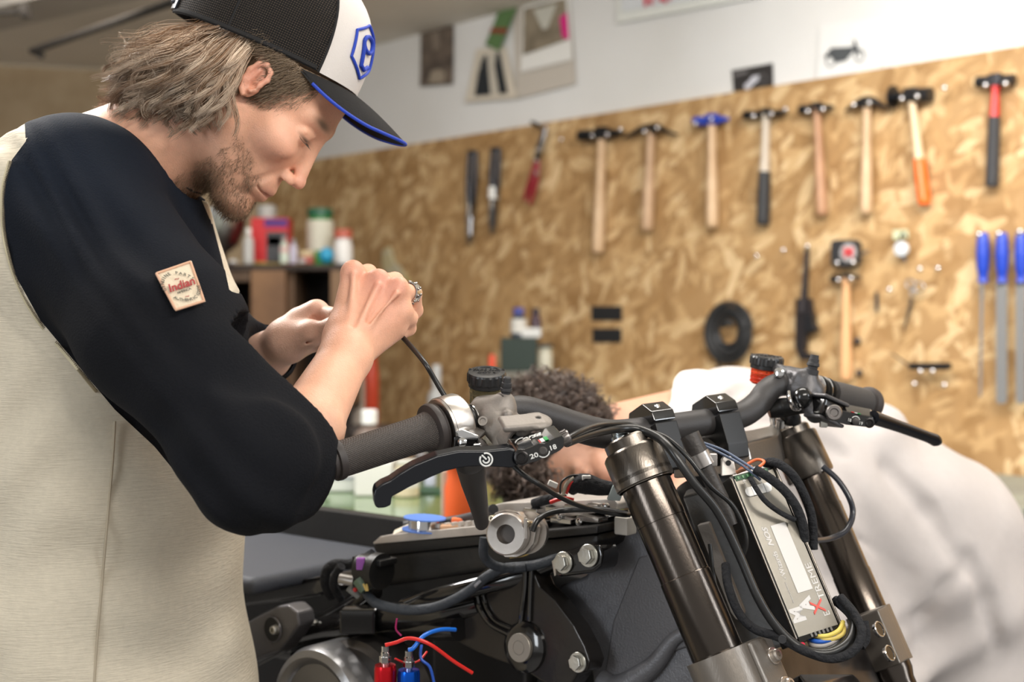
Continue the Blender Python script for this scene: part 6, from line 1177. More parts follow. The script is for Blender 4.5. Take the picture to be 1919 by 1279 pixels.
# overlock seam stitched along the raglan line: each run follows the cloth surface
def surf(x, y):                                          # the shirt surface met by this ray
    o = np.array([0, 0, CZ]); r = np.array([(x-CX)/F, 1, -(y-HY)/F])
    for t in np.arange(1.05, 1.75, .0015):
        q = o+r*t; i = ((q-s.lo)/s.h).round().astype(int)
        if (i >= 0).all() and (i < s.n).all() and s.d[tuple(i)] < .001: return Vector(q)
    return None
cs = Vector((0, 0, 0)); pts = []
sm_ = [(22, 300), (10, 345), (8, 390), (10, 430), (17, 470), (30, 515), (50, 560), (76, 602), (112, 646), (150, 690), (184, 732)]
pts = [q for q in (surf(x-4, y+2) for x, y in sm_) if q]
g = G(); g.tube(pts, .0018, smooth=6, seg=8, flat=.6); g.obj('seam', M('seam_cream', (.50, .44, .30), .9), man)
stp = []
g2 = G(); g2.tube(pts, .0018, smooth=6, seg=8)
P_all = [Vector(v) for v in g2.v][::8]; g = G()
for i in range(len(P_all)-1):
    a, b = P_all[i], P_all[i+1]
    for k in range(3): c = a+(b-a)*(k/3); t = (b-a).normalized(); n0 = t.cross(Vector((0, -1, 0))).normalized(); g.tube([c-n0*.0014+Vector((0, -.0016, 0)), c+n0*.0014+Vector((0, -.0016, 0))], .0003, seg=4)
g.obj('stitching', M('stitch_dark', (.16, .13, .09), .9), man)
ps = [q for q in (surf(x, y) for x, y in [(216, 790), (212, 860), (206, 930), (200, 1000), (194, 1070), (188, 1140), (182, 1210), (178, 1270), (176, 1310)]) if q]
ps = [q+Vector((0, -.0012, 0)) for q in ps]; g = G(); g.tube(ps, .0014, smooth=4, seg=6); g.obj('side_seam', M('seam_side', (.40, .34, .25), .9), man)
# cuff band and collar
cu = P(562, 784, 1.228); cd_ = n_(Vector((.62, .42, .66)))
g = G(); g.lathe(cu-cd_*.012, cd_, [(-.026, .0470), (-.020, .0520), (-.016, .0530), (-.015, .0515), (.004, .0500), (.010, .0485), (.0125, .0462), (.010, .0440), (-.006, .0440)], seg=64, cap=False)
for i in range(len(g.v)):
    v = Vector(g.v[i]); r_ = v-cu; t = math.atan2(r_.z, r_.x); g.v[i] = tuple(v+r_.normalized()*(.0012*math.sin(5*t)+.0007*math.sin(13*t)))
g.obj('cuff', M('cuff_black', (.0055, .006, .008), .92, bump=(500, .4), Specular_IOR_Level=.15), man)
lcf = P(509, 656, 1.494); ld = n_(P(540, 632, 1.455)-P(440, 728, 1.54)); g = G(); g.lathe(lcf-ld*.012, ld, [(-.02, .032), (-.010, .036), (.004, .0365), (.010, .035), (.008, .032)], seg=48, cap=False); g.obj('cuff', M('cuff_black', (.013,)*3), man)
neck_dir = n_(Vector(tuple(nbb-na))); nc = Vector(tuple(na))+neck_dir*.004
a = n_(Vector((0, 1, 0))); b = neck_dir.cross(a)
g = G(); pts = []
for t in np.linspace(0, 2*math.pi, 49):
    o = nc; r_ = .0655; dd = a*math.cos(t)+b*math.sin(t)
    pts.append(o+dd*r_)
surfN = []
for dd_ in pts:
    pass
na, axn = V3(na), V3(neck_dir)
def ringpts(rad, up_):
    out = []
    for t_ in np.linspace(0, 2*math.pi, 61):
        dd_ = V3(a)*math.cos(t_)+V3(b)*math.sin(t_)
        for k_ in np.arange(.11, -.10, -.002):
            q_ = na+axn*k_+dd_*rad; i_ = ((q_-s.lo)/s.h).round().astype(int)
            if (i_ >= 0).all() and (i_ < np.array(s.n)).all() and d_before[tuple(i_)] < 0: out.append(Vector(q_+axn*up_)); break
        else: out.append(None)
    return [o for o in out if o is not None]
rp_ = ringpts(.0665, 0.)
for _ in range(3): rp_ = [(rp_[i-1]+rp_[i]*2+rp_[(i+1) % len(rp_)])/4 for i in range(len(rp_))]
g = G(); g.tube(rp_+[rp_[0]], .0042, seg=10); g.obj('collar', M('collar_black', (.010, .013, .022), .9), man)
ri_ = [r_q+Vector(axn)*.0065-(r_q-Vector(na)-Vector(axn)*((r_q-Vector(na)).dot(Vector(axn)))).normalized()*.004 for r_q in rp_]
g = G(); g.tube(ri_+[ri_[0]], .0016, seg=8); g.obj('inner_collar', M('collar_blue', (.015, .05, .22), .85), man)
# sleeve badge
bc = [surf(x, y) for x, y in ((298, 513), (364, 490), (390, 566), (336, 583))]
if all(bc):
    n = 12; vs = []
    for j in range(n+1):
        for i in range(n+1):
            u, v = i/n, j/n; x = (298*(1-u)+364*u)*(1-v)+(336*(1-u)+390*u)*v; y = (513*(1-u)+490*u)*(1-v)+(583*(1-u)+566*u)*v
            vs.append((surf(x, y) or Vector(bc[0]))+Vector((0, -.0048, 0)))
    vv = np.array([tuple(v) for v in vs]).reshape(n+1, n+1, 3); v0 = vv.copy()
    for _ in range(30): w_ = vv.copy(); vv[1:-1, 1:-1] = (w_[2:, 1:-1]+w_[:-2, 1:-1]+w_[1:-1, 2:]+w_[1:-1, :-2])/4; vv[0, 1:-1] = (w_[0, 2:]+w_[0, :-2])/2; vv[-1, 1:-1] = (w_[-1, 2:]+w_[-1, :-2])/2; vv[1:-1, 0] = (w_[2:, 0]+w_[:-2, 0])/2; vv[1:-1, -1] = (w_[2:, -1]+w_[:-2, -1])/2
    vv[..., 1] -= max(0, float((vv[..., 1]-v0[..., 1]).max())-.001)
    vs = [Vector(v) for v in vv.reshape(-1, 3)]
    fs_ = [(j*(n+1)+i, j*(n+1)+i+1, (j+1)*(n+1)+i+1, (j+1)*(n+1)+i) for j in range(n) for i in range(n)]
    g = G(); g.add(vs, fs_); g.add([v+Vector((0, .0016, 0)) for v in vs], [f[::-1] for f in fs_]); bd_ = g.obj('sleeve_badge', M('badge_cream', (.66, .56, .42), .8, bump=(600, .5)), man, label='cream woven badge with red script on the sleeve')
    def bpt(u, v, o=.0009): i = min(int(v*n), n-1); j = min(int(u*n), n-1); q = vv[i, j]*(1-(v*n-i))+vv[i+1, j]*(v*n-i); q2 = vv[i, j+1]*(1-(v*n-i))+vv[i+1, j+1]*(v*n-i); return Vector(q*(1-(u*n-j))+q2*(u*n-j))+Vector((0, -o, 0))
    g = G(); ed = [bpt(u, .02) for u in np.linspace(.02, .98, 10)]+[bpt(.98, v) for v in np.linspace(.05, .98, 10)]+[bpt(u, .98) for u in np.linspace(.95, .02, 10)]+[bpt(.02, v) for v in np.linspace(.95, .02, 10)]; g.tube(ed, .0012, seg=6); g.obj('badge_border', M('badge_edge', (.60, .36, .24), .8), bd_)
    br = n_(bpt(.8, .5)-bpt(.2, .5)); bu2 = n_(bpt(.5, .2)-bpt(.5, .8)); bu2 = n_(bu2-br*bu2.dot(br))
    rd = M('badge_red', (.32, .03, .03), .8); dkb = M('badge_dark', (.07, .075, .06), .8)
    text('Indian', bpt(.5, .47, .0034), br, bu2, .0125, rd, 'lettering', bd_, shear=.45, bold=.00025, sx=.95)
    def arc(s_, r_, a0, a1, size, up=True):
        for i, ch in enumerate(s_):
            if ch == ' ': continue
            t = math.radians(a0+(a1-a0)*i/(len(s_)-1)); c_ = bpt(.5, .5, .0034)+br*(r_*math.cos(t))+bu2*(r_*1.08*math.sin(t)); o_ = (br*math.cos(t)+bu2*math.sin(t)) if up else -(br*math.cos(t)+bu2*math.sin(t)); rt = o_.cross(br.cross(bu2)); text(ch, c_, rt, o_, size, dkb, 'lettering', bd_)
    arc('GENUINE PARTS', .0160, 172, 15, .0050); arc('AUTHENTIC GOODS', .0160, 215, 340, .0045, up=False)
    text('AMERICA', bpt(.53, .62, .0034), br, bu2, .0036, dkb, 'lettering', bd_); text('~', bpt(.47, .30, .0034), br, bu2, .009, rd, 'lettering', bd_); text('~', bpt(.55, .76, .0034), br, bu2, .008, rd, 'lettering', bd_)
# trousers and shoes
s2 = SDF((-.80, 1.2, -.02), (-.1, 1.85, .95), .012)
s2.add(s2.cap((-.46, 1.50, .72), (-.46, 1.50, .84), .135, .13, sc=(1, 1.2, 1)))
for y, x2 in ((1.40, -.42), (1.62, -.50)): s2.add(s2.cap((-.46, y, .74), (x2+.01, y, .45), .092, .068), .05); s2.add(s2.cap((x2+.01, y, .45), (x2, y, .07), .066, .058), .03)
pos, fc = s2.mesh(); np_obj('trousers', pos, fc, M('dark_denim', (.03, .04, .07), .85, bump=(300, .3)), man)
for y, x2 in ((1.40, -.42), (1.62, -.50)):
    s3 = SDF((x2-.14, y-.08, -.01), (x2+.22, y+.08, .16), .008); s3.add(s3.box((x2+.05, y, .035), (.14, .045, .035), .03)); s3.add(s3.cap((x2, y, .06), (x2, y, .12), .05), .03); pos, fc = s3.mesh(); np_obj('shoe', pos, fc, rubm, man)
# ---- cap
HC = Frame(P(497, 105, 1.43), n_((.918, 0, -.397)), n_((.397, 0, .918)), (0, -1, 0))
CAPM = M('cap_mesh', (.014, .013, .013), .8, Specular_IOR_Level=.2)
def meshcloth(m):
    nt = m.node_tree; b = nt.nodes['Principled BSDF']; L = nt.links.new; tc = nd(nt, 'ShaderNodeTexCoord')
    def dot(v):
        n = nd(nt, 'ShaderNodeVectorMath', operation='DOT_PRODUCT'); L(tc.outputs['Object'], n.inputs[0]); n.inputs[1].default_value = v; return n.outputs['Value']
    def wave(v, k):
        m1 = nd(nt, 'ShaderNodeMath', operation='MULTIPLY'); L(dot(v), m1.inputs[0]); m1.inputs[1].default_value = k; q = nd(nt, 'ShaderNodeMath', operation='SINE'); L(m1.outputs[0], q.inputs[0]); return q.outputs[0]
    f_, u_ = tuple(HC.f), tuple(HC.u)
    a = wave(f_, 2500); c_ = wave(u_, 2500); mx = nd(nt, 'ShaderNodeMath', operation='MAXIMUM'); L(a, mx.inputs[0]); L(c_, mx.inputs[1])
    r = nd(nt, 'ShaderNodeMapRange'); r.inputs[1].default_value = -.2; r.inputs[2].default_value = .5; L(mx.outputs[0], r.inputs[0])
    mi = nd(nt, 'ShaderNodeMix', data_type='RGBA'); mi.inputs[6].default_value = (.075, .058, .045, 1); mi.inputs[7].default_value = (.010, .0095, .0095, 1); L(r.outputs[0], mi.inputs[0]); L(mi.outputs[2], b.inputs['Base Color'])
    bp = nd(nt, 'ShaderNodeBump'); bp.inputs['Strength'].default_value = .9; bp.inputs['Distance'].default_value = .0008; L(mx.outputs[0], bp.inputs['Height']); L(bp.outputs[0], b.inputs['Normal'])
meshcloth(CAPM)
capw = M('cap_white', (.70, .655, .62), .85, bump=(900, .3)); capb = M('cap_cloth', (.026, .025, .025), .9, bump=(900, .5), Specular_IOR_Level=.15); edge = M('cap_blue_piping', (.008, .045, .42), .6)
# the crown: sections from the front (over the brow) round to the nape
def crown(az, el):                                       # az from front (0) to back (180); el 0 at the rim, 1 at the button
    t = math.radians(az); c_, s_n = math.cos(t), math.sin(t); e = el*math.pi/2; sq = math.cos(e)**.72
    f = 111*c_*sq; l = 82*s_n*sq; u = 118*math.sin(e)**.95
    if c_ > 0: f += 8*c_*math.sin(2*e)
    return (f-6*math.sin(e), u, l)
RIMTILT = .0
def capmesh(a0, a1, name, mat, n=28, m=16, parent=None, e0=0., e1=1., th=1.6):
    g = G(); vs = []
    for off in (0, -th):
        for j in range(m+1):
            for i in range(n+1):
                az = a0+(a1-a0)*i/n; el = e0+(e1-e0)*j/m; p = np.array(crown(az, el)); c = np.array((0, 20, 0)); q = p+(p-c)/np.linalg.norm(p-c)*off; vs.append(Vector(tuple(HC.w(q[None])[0])))
    k = (n+1)*(m+1); fs_ = []
    for j in range(m):
        for i in range(n):
            a = j*(n+1)+i; fs_.append((a, a+1, a+n+2, a+n+1)); fs_.append((k+a, k+a+n+1, k+a+n+2, k+a+1))
    for i in range(n): fs_.append((i, k+i, k+i+1, i+1))
    for j in range(m):
        a = j*(n+1); fs_.append((a, a+n+1, k+a+n+1, k+a)); a += n; fs_.append((a, k+a, k+a+n+1, a+n+1))
    g.add(vs, fs_); return g.obj(name, mat, parent or man, smooth=60)
cap_o = capmesh(48, 104, 'cap', CAPM); tag(cap_o, 'trucker cap, black mesh back, white front panel, blue-edged dark brim')
capmesh(104, 158, 'cap_panel', CAPM, parent=cap_o); capmesh(-158, -104, 'cap_panel', CAPM, parent=cap_o); capmesh(-104, -48, 'cap_panel', CAPM, parent=cap_o); capmesh(158, 202, 'cap_panel', CAPM, parent=cap_o, e0=.42)
capmesh(-48, 48, 'front_panel', capw, parent=cap_o, n=40, th=2.2)
for az in (48, -48, 104, -104, 158, -158):
    g = G(); g.tube([Vector(tuple(HC.w(np.array([crown(az, e)]))[0])) for e in np.linspace(0, .97, 18)], .0013 if abs(az) > 60 else .0016, seg=6); g.obj('cap_seam', capb if abs(az) > 60 else edge if False else capb, cap_o)
g = G(); g.tube([Vector(tuple(HC.w((np.array([crown(az, .02)])-np.array([[0, 1, 0]])))[0])) for az in np.linspace(50, 158, 34)], .0026, seg=8, flat=.6); g.tube([Vector(tuple(HC.w(np.array([crown(az, .02)]))[0])) for az in np.linspace(-50, -158, 34)], .0026, seg=8, flat=.6); g.obj('sweat_band', capb, cap_o)
g = G(); g.tube([Vector(tuple(HC.w(np.array([crown(az, .42)]))[0])) for az in np.linspace(158, 202, 12)], .0026, seg=8); g.obj('opening_binding', capb, cap_o)
g = G(); st = [Vector(tuple(HC.w(np.array([crown(az, .06)])*1.0+np.array([[-2, 0, 0]]))[0])) for az in np.linspace(152, 208, 14)]; su = Vector(tuple(HC.u))
for i in range(len(st)-1): g.box((st[i]+st[i+1])/2, ((st[i+1]-st[i]).length*1.15, .0022, .017), ax=(n_(st[i+1]-st[i]), n_(n_(st[i+1]-st[i]).cross(su)), su), bev=.0006)
for i in range(2, 12): g.ball(st[i]+n_(st[i]-Vector(tuple(HC.o)))*.0015, .0028, 8)
g.obj('snap_strap', M('snap_plastic', (.022, .025, .035), .3), cap_o)
# brim: a curved plate
def brim(u, v, top=True):                                # u -1..1 across, v 0..1 outwards
    az = u*58; b0 = np.array(crown(az, .0)); reach = 72*math.cos(u*math.pi/2*.97)**.5
    f = b0[0]-1+reach*v; l = b0[2]*(1-.06*v); w_ = reach*v/72
    return (f, b0[1]-1-26*w_**1.3-26*(abs(l)/72)**2*min(1, .15+w_*1.1), l)
n, m = 36, 14; vs = []
for off in (0, -2.6):
    for j in range(m+1):
        for i in range(n+1):
            p = np.array(brim(-1+2*i/n, j/m)); p[1] += off; vs.append(Vector(tuple(HC.w(p[None])[0])))
k = (n+1)*(m+1); ft, fb_ = [], []
for j in range(m):
    for i in range(n): a = j*(n+1)+i; ft.append((a, a+1, a+n+2, a+n+1)); fb_.append((k+a, k+a+n+1, k+a+n+2, k+a+1))
g = G(); g.add(vs, ft+fb_+[(m*(n+1)+i, m*(n+1)+i+1, k+m*(n+1)+i+1, k+m*(n+1)+i) for i in range(n)]); bro = g.obj('brim', capb, cap_o, smooth=60)
g = G(); g.tube([Vector(tuple(HC.w((np.array([brim(-1+2*i/60, 1.0)])+np.array([[1.0, -1.3, 0]])))[0])) for i in range(61)], .0019, seg=8); g.obj('brim_piping', edge, bro)
# embroidered emblem: hexagon outline with a looped figure
def fpnt(az, el, o=1.5): p = np.array(crown(az, el)); c = np.array((0, 20, 0)); return Vector(tuple(HC.w((p+(p-c)/np.linalg.norm(p-c)*o)[None])[0]))
hexo = [(13+20*math.sin(t), .25+.17*math.cos(t)) for t in np.arange(7)*math.pi/3]
g = G(); pts = []
for (a0, e0), (a1, e1) in zip(hexo[:-1], hexo[1:]): pts += [fpnt(a0+(a1-a0)*k/5, e0+(e1-e0)*k/5) for k in range(5)]
pts.append(pts[0]); g.tube(pts, .0017, seg=8); eb_ = g.obj('emblem', edge, cap_o, label='blue embroidered hexagon emblem')
g = G(); pts = [fpnt(13+8*math.cos(t)*1.0, .29+.05*math.sin(t), 1.8) for t in np.linspace(0, 2*math.pi, 16)]+[fpnt(21-3*k/6, .29-.14*k/6, 1.8) for k in range(1, 7)]+[fpnt(12, .135, 1.8), fpnt(6, .165, 1.8)]; g.tube(pts, .0024, seg=8); g.obj('emblem_figure', edge, eb_)
# ---- hair of the man: strands grown from the scalp, swept back and curling out at the ends
rng = np.random.RandomState(11)
def scalp(az, u):                                         # skin point at azimuth (0 front .. 180 back), height u
    t = np.radians(az); c = np.array([-14, 45]); k = np.sqrt(np.clip(1-((u-45)/86)**2, .05, 1)); return np.stack([c[0]+90*k*np.cos(t), u, 76*k*np.sin(t)], -1)
NA, NB = np.array([-16., -30, 0]), nb
def grow(n, az, below, length, K=18, curl=1., lift=1., seed=1, spread=1.6, m=26, wisp=0.):
    """clumps of strands rooted under the cap rim, hanging under gravity and curling at the ends"""
    r = np.random.RandomState(seed); P_, T_ = [], []
    for i in range(n):
        a = r.uniform(*az); s_n = 1 if r.rand() < .8 else -1; u0 = 0.
        for _ in range(3): c0 = scalp(np.array([a]), np.array([u0]))[0]; u0 = 39+(c0[0]-18)*.5+6-r.rand()*0
        u0 = max(u0-r.uniform(*below), -58); rt = scalp(np.array([a*s_n]), np.array([u0]))[0]
        nrm = (rt-np.array([-14, 45, 0]))/np.array([90., 86., 76.])**2; nrm /= np.linalg.norm(nrm)
        w_ = np.clip((a-98)/70, 0, 1); d = np.array([.42, -.88, .10*s_n])*(1-w_)+np.array([-.28, -.95, .05*s_n])*w_+r.normal(0, .13, 3); d /= np.linalg.norm(d)
        L_ = (length[0]*(1-w_)+length[1]*w_)*r.uniform(.72, 1.12); ph = r.uniform(0, 6.28); cw = r.uniform(.7, 1.35)*curl; b1 = np.cross(d, nrm); b1 /= np.linalg.norm(b1)+1e-9
        p = rt+nrm*r.uniform(0, 7)*lift; path = [p.copy()]
        for j in range(1, K):
            t_ = j/(K-1); side = r.normal(0, .05)
            v = d*(1-.25*t_)+nrm*(.62*lift*(1-t_)**1.5)+(b1*np.sin(ph+t_*7.5*cw)*.95+nrm*np.cos(ph+t_*7.5*cw)*.95)*curl*t_**1.2+np.array([.30, -.10, 0])*t_*(1-wisp)
            v /= np.linalg.norm(v); p = p+v*L_/(K-1)
            q = (p-np.array([-14, 45, 0]))/np.array([94., 90., 80.]); mm = np.linalg.norm(q)
            if mm < 1 and p[1] > -30: p = p+(q/mm-q)*np.array([94., 90., 80.])*.8
            ab = NB-NA; tq = np.clip(((p-NA)@ab)/(ab@ab), 0, 1); ax_ = NA+ab*tq; rr2 = np.linalg.norm(p-ax_); R_n = 63+8*tq
            if rr2 < R_n: p = ax_+(p-ax_)/rr2*R_n
            path.append(p.copy())
        path = np.array(path); sh = r.rand()
        o = r.normal(0, spread*1.35, (m, 1, 3))*np.linspace(1, .35+.75*r.rand(), K)[None, :, None]; jit = np.cumsum(r.normal(0, .33, (m, K, 3)), axis=1)*.7; cut_ = r.uniform(.8, 1.0, m)
        P_.append(path[None]+o+jit); T_ += list(np.clip(sh*.85+r.normal(0, .2, m), 0, 1))
    return np.concatenate(P_), np.array(T_)
sets = [grow(150, (96, 178), (0, 16), (98, 142), curl=.9, lift=.9, seed=1), grow(150, (96, 178), (8, 34), (90, 128), curl=1.2, lift=.8, seed=2),
        grow(130, (98, 180), (20, 50), (78, 108), curl=1.3, lift=.6, seed=3), grow(60, (140, 180), (0, 30), (70, 128), curl=1.35, lift=1.3, seed=4),
        grow(44, (115, 180), (-4, 16), (80, 136), curl=1.6, lift=1.9, seed=5, spread=3, m=7, wisp=.6), grow(26, (92, 112), (4, 26), (44, 60), curl=.9, lift=.8, seed=6)]
HP = np.concatenate([a for a, _ in sets]); TT = np.concatenate([b for _, b in sets])
rr_ = np.linspace(1, .25, HP.shape[1])*.00036; V_, Fc = strands(H.w(HP), rr_)
K = HP.shape[1]; base = np.array([.20, .105, .05])[None]*(1-TT[:, None]**1.3)+np.array([.97, .79, .61])[None]*TT[:, None]**1.3  # pale end of the range paints highlights into the strands
tint = np.repeat(base, K*3, 0).reshape(len(TT), K, 3, 3); strand_light = (np.interp(np.linspace(0, 1, K), [0, .3, .6, 1], [1.1, 1.25, .95, .62]))[None, :, None, None]; tint = (tint*strand_light).reshape(-1, 3)  # painted light along each strand: brighter above, darker towards the tips
np_obj('hair', V_, Fc, hair_m, man, tint=tint, label='tousled ash-blond hair curling out below the cap')
# short hair round the ear and sideburn
r = np.random.RandomState(9); N = 6500
az = r.uniform(42, 100, N); uu = r.uniform(-38, 46, N); keep = uu > -36+np.abs(az-62)*1.6; keep &= ~((az > 74) & (az < 104) & (uu < 24)); az, uu = az[keep], uu[keep]
sg = np.where(r.rand(len(az)) < .8, 1, -1); rt = scalp(az*sg, uu); n0 = (rt-np.array([-14, 45, 0]))/np.array([90., 86., 76.])**2; n0 /= np.linalg.norm(n0, axis=1, keepdims=True)
rt = rt - n0*3.0
dd = np.array([-.45, -.9, 0])[None]+r.normal(0, .18, (len(rt), 3)); tj = np.linspace(0, 1, 5); sb = rt[:, None]+dd[:, None]*tj[None, :, None]*13+n0[:, None]*(tj*6+2)[None, :, None]
V_, Fc = strands(H.w(sb), np.linspace(1, .4, 5)*.0003); sh = r.rand(len(sb)); base = np.array([.15, .095, .055])[None]*(1-sh[:, None])+np.array([.34, .25, .16])[None]*sh[:, None]
np_obj('sideburn', V_, Fc, hair_m, man, tint=np.repeat(base, 15, 0))
# stubble grown from the jaw surface
J = (HT[:, 0] < .52) & (pos.shape[0] > 0) if False else None
hq = hp; pq = s_loc = H.loc(hp); m = (pq[:, 1] < -36) & (pq[:, 1] > -150) & (pq[:, 0] > 4) & ((-pq[:, 1]-30) > (pq[:, 0]-30)*.45) & (HT[:, 0] < .60)
idx = np.where(m)[0]; idx = idx[(r.rand(len(idx)) < min(1, 6500/max(len(idx), 1))) & (r.rand(len(idx)) < np.clip((pq[idx, 0]-2)/45, .1, 1)*(.75+.25*np.sin(pq[idx, 0]*.19+pq[idx, 1]*.12)**2)*~((pq[idx, 0] > 82) & (pq[idx, 1] < -61) & (pq[idx, 1] > -87)))]
cc_ = np.array([30, -60, 0]); nn_ = (pq[idx]-cc_); nn_ /= np.linalg.norm(nn_, axis=1, keepdims=True); ln_ = r.uniform(2, 6, len(idx))
tj = np.linspace(0, 1, 4); dj = np.array([.25, -.75, 0])[None]+r.normal(0, .35, (len(idx), 3))
sb = (pq[idx]+r.normal(0, .9, (len(idx), 3))*np.array([1, 1, 0]))[:, None]+nn_[:, None]*(tj*1.6)[None, :, None]+dj[:, None]*(tj[None]*ln_[:, None])[..., None]
V_, Fc = strands(H.w(sb), np.linspace(1, .4, 4)*.00019); base = np.repeat(np.array([[.13, .08, .045]])*r.uniform(.6, 2.0, (len(idx), 1)), 12, 0); np_obj('stubble', V_, Fc, hair_m, man, tint=base)
# eyelashes
es = []
for k in range(26):
    t = k/25; b0 = np.array([82-9*t, -1.5, 20+24*t]); tj = np.linspace(0, 1, 4); es.append(b0+np.stack([tj*7, -tj*3.5+tj**2*2, tj*2*t], -1))
V_, Fc = strands(H.w(np.array(es)), np.linspace(1, .3, 4)*.00025); np_obj('eyelashes', V_, Fc, hair_m, man, tint=np.tile([[.06, .035, .02]], (len(V_), 1)))
# =================== the man bent over behind the motorcycle
man2 = thing('person', (.55, 2.15, 0), 'dark curly-haired man in a white shirt bending low behind the motorcycle', 'person')
o2 = P(1085, 848, 1.99); u2 = n_((-.90, -.15, .10)); l2 = n_(Vector((.10, -.35, .93))-u2*Vector((.10, -.35, .93)).dot(u2)); f2 = u2.cross(l2)
if f2.z > 0: f2 = f2
H2 = Frame(o2, f2, u2, l2)
f2 = n_(Vector((.0, -.72, -.69))-u2*Vector((.0, -.72, -.69)).dot(u2)); l2 = u2.cross(f2); l2 = l2 if l2.z > 0 else -l2; H2 = Frame(o2, f2, u2, l2)
nk = H2.loc(V3(P(1290, 800, 2.08))[None])[0]
s = build_head(2.6, neck=[((-20, -30, 0), tuple(nk), 54, 62, 20)]); pos, fc = s.mesh(); ht = head_tint(pos, .55, (.035, .024, .018), base=np.array([.62, .33, .22]))
sN = SDF((.10, 1.80, .85), (.62, 2.45, 1.30), .010)
sN.add(sN.cap(P(1150, 835, 2.03), P(1270, 815, 2.09), .052, .056)); sN.add(sN.cap(P(1270, 815, 2.10), P(1420, 850, 2.2), .055, .07), .05)
sN.add(sN.cap(P(1330, 860, 2.05), P(1260, 980, 1.86), .045, .034), .03)
pn, fn, cn = skin_part(sN, base=np.array([.62, .34, .24]))
hp2 = H2.w(pos); flipf = np.linalg.det(np.array([H2.f, H2.u, H2.l])) < 0; fc_ = fc[:, ::-1] if flipf else fc
if np.linalg.det(np.array([H.f, H.u, H.l])) < 0: pass
np_obj('body', np.concatenate([hp2, pn]), np.concatenate([fc_, fn+len(hp2)]), skin_m, man2, tint=np.concatenate([ht, cn]))
def curly(n, seed, azr, ur, R0=11, L_=34, m=5, K=26, jl=(60, 104)):
    r = np.random.RandomState(seed); out, sh_ = [], []
    for i in range(n):
        a = r.uniform(*azr)*r.choice([-1, 1]); u0 = r.uniform(*ur); rt = scalp(np.array([a]), np.array([u0]))[0]
        nrm = (rt-np.array([-14, 45, 0]))/np.array([90., 86., 76.])**2; nrm /= np.linalg.norm(nrm); d = nrm+r.normal(0, .45, 3); d /= np.linalg.norm(d)
        b1 = np.cross(d, [0.3, .2, .9]); b1 /= np.linalg.norm(b1); b2 = np.cross(d, b1); t = np.linspace(0, 1, K); tw = r.uniform(1.6, 2.8); R1 = r.uniform(3.0, 6.5); ph = r.uniform(0, 6.28); LL = L_*r.uniform(.6, 1.15)
        path = rt+d*(t*LL)[:, None]+b1*(np.cos(ph+t*6.28*tw)*R1*t**.4)[:, None]+b2*(np.sin(ph+t*6.28*tw)*R1*t**.4)[:, None]+r.normal(0, 1, 3)*t[:, None]**2*4
        o = r.normal(0, .9, (m, 1, 3)); out.append(path[None]+o); sh_ += list(np.full(m, r.rand()))
    return np.concatenate(out), np.array(sh_)
C1, S1 = curly(1250, 21, (62, 180), (-30, 112)); C2, S2 = curly(420, 22, (0, 62), (66, 122)); C3, S3 = curly(120, 23, (0, 40), (58, 80), L_=52)
HP = np.concatenate([C1, C2, C3]); TT = np.concatenate([S1, S2, S3]); K = HP.shape[1]; V_, Fc = strands(H2.w(HP), np.linspace(1, .5, K)*.00055)
base = np.array([.045, .031, .025])[None]*(1-TT[:, None])+np.array([.21, .155, .128])[None]*TT[:, None]; np_obj('hair', V_, Fc, hair_m, man2, tint=np.repeat(base, K*3, 0), label='thick dark curly hair')
# white shirt of the bending man
s = SDF((.10, 1.78, .30), (1.32, 2.95, 1.30), .008)
d = s.cap(P(1322, 805, 2.11), P(1400, 832, 2.20), .090, .125, sc=(1, 1.3, 1)); d = smin(d, s.cap(P(1400, 832, 2.20), P(1560, 925, 2.28), .125, .172, sc=(1, 1.2, 1)), .05)
d = smin(d, s.cap(P(1560, 925, 2.28), P(1680, 1035, 2.35), .172, .205, sc=(1, 1.15, 1)), .05); d = smin(d, s.cap(P(1680, 1035, 2.35), P(1810, 1270, 2.42), .205, .205, sc=(1, 1.1, 1)), .06)
d = smin(d, s.cap(P(1470, 980, 2.14), P(1560, 1300, 2.15), .13, .14), .08); d = smin(d, s.cap(P(1400, 880, 2.06), P(1350, 960, 1.98), .080, .070), .05)
X, Y, Z = s.X, s.Y, s.Z
d = d+.009*np.sin(X*22-Z*30+2*np.sin(Z*14))*np.sin(Y*9+X*6)+.004*np.sin(X*41+Z*37+2.4*np.sin(X*12))
d = d+.010*np.exp(-((X*.62+Z*.78-1.50)/.016)**2)*-1*np.clip((2.35-Y)/.2, 0, 1)
d = -smin(-d, s.cap(P(1180, 830, 2.05), P(1238, 812, 2.08), .064, .058), .01)
s.d = np.maximum(d, (.42-Z+0*X+0*Y)).astype(np.float32)
def surf2(x, y):
    o = np.array([0, 0, CZ]); r_ = np.array([(x-CX)/F, 1, -(y-HY)/F])
    for t in np.arange(1.8, 2.9, .004):
        i = ((o+r_*t-s.lo)/s.h).round().astype(int)
        if (i >= 0).all() and (i < s.n).all() and s.d[tuple(i)] < .001: return V3(o+r_*t)
    return None
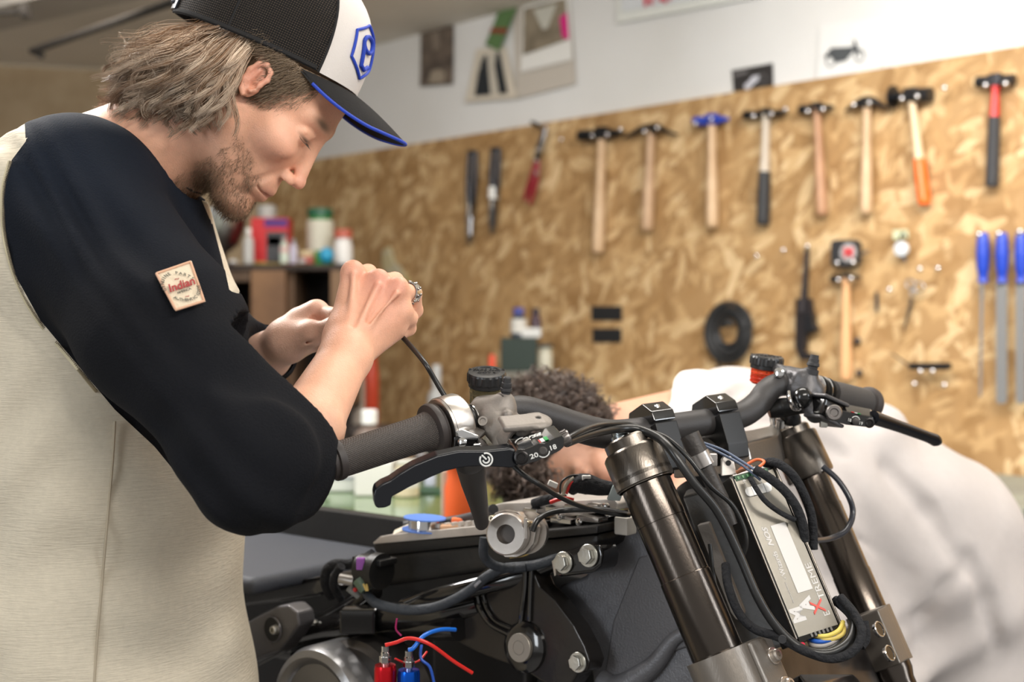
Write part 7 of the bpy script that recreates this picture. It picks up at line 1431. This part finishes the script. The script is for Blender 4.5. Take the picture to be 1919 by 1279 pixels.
for line, r_f, kk in (([(1700, 1175), (1730, 1160), (1775, 1110), (1815, 1060)], .014, .045), ([(1480, 930), (1560, 985), (1640, 1030), (1710, 1080)], .004, .02), ([(1660, 880), (1740, 960), (1790, 1040)], .008, .05), ([(1560, 1080), (1640, 1160), (1700, 1260)], .012, .05), ([(1420, 790), (1500, 800), (1580, 850)], .007, .04), ([(1820, 1050), (1850, 1130), (1870, 1220)], .010, .05), ([(1400, 720), (1350, 760), (1330, 790)], .006, .03), ([(1540, 850), (1530, 900), (1545, 950)], .006, .04)):
    q_ = [surf2(*p_) for p_ in line]
    for a_, b_ in zip(q_[:-1], q_[1:]):
        if a_ is not None and b_ is not None: s.cut(s.cap(a_, b_, r_f*.45), kk*.6)
pos, fc = s.mesh(); wm = attr_mat('white_cotton', .9, bump=(400, .3), fine=(60, .03))
np_obj('shirt', pos, fc, wm, man2, tint=np.tile([[.56, .515, .495]], (len(pos), 1)), label='loose white cotton shirt over the bent back')
g = G(); g.prism(PL([(1258, 726, 2.02), (1262, 708, 2.03), (1276, 694, 2.04), (1310, 698, 2.05), (1350, 720, 2.05), (1345, 800, 2.0), (1300, 822, 1.98), (1246, 806, 1.98), (1240, 782, 1.99), (1256, 750, 2.01)]), Vector((.03, .06, 0)), bev=.010, seg=4); g.obj('shirt_collar', M('collar_white', (.80, .78, .77), .9, bump=(60, .4)), man2, smooth=60)
s2 = SDF((.35, 1.9, -.02), (1.5, 3.1, .75), .014)
hip = P(1760, 1300, 2.40); s2.add(s2.cap((hip.x-.03, 2.3, .50), (hip.x-.03, 2.55, .50), .17))
for y in (2.28, 2.58): s2.add(s2.cap((hip.x, y, .5), (hip.x-.12, y, .38), .12, .10), .06); s2.add(s2.cap((hip.x-.12, y, .38), (hip.x-.05, y, .07), .09, .06), .04)
pos, fc = s2.mesh(); np_obj('trousers', pos, fc, M('grey_denim', (.06, .065, .075), .85), man2)
for y in (2.28, 2.58):
    s3 = SDF((hip.x-.26, y-.08, -.01), (hip.x+.08, y+.08, .16), .01); s3.add(s3.box((hip.x-.10, y, .035), (.14, .045, .035), .03)); s3.add(s3.cap((hip.x-.05, y, .06), (hip.x-.05, y, .12), .05), .03); pos, fc = s3.mesh(); np_obj('shoe', pos, fc, rubm, man2)
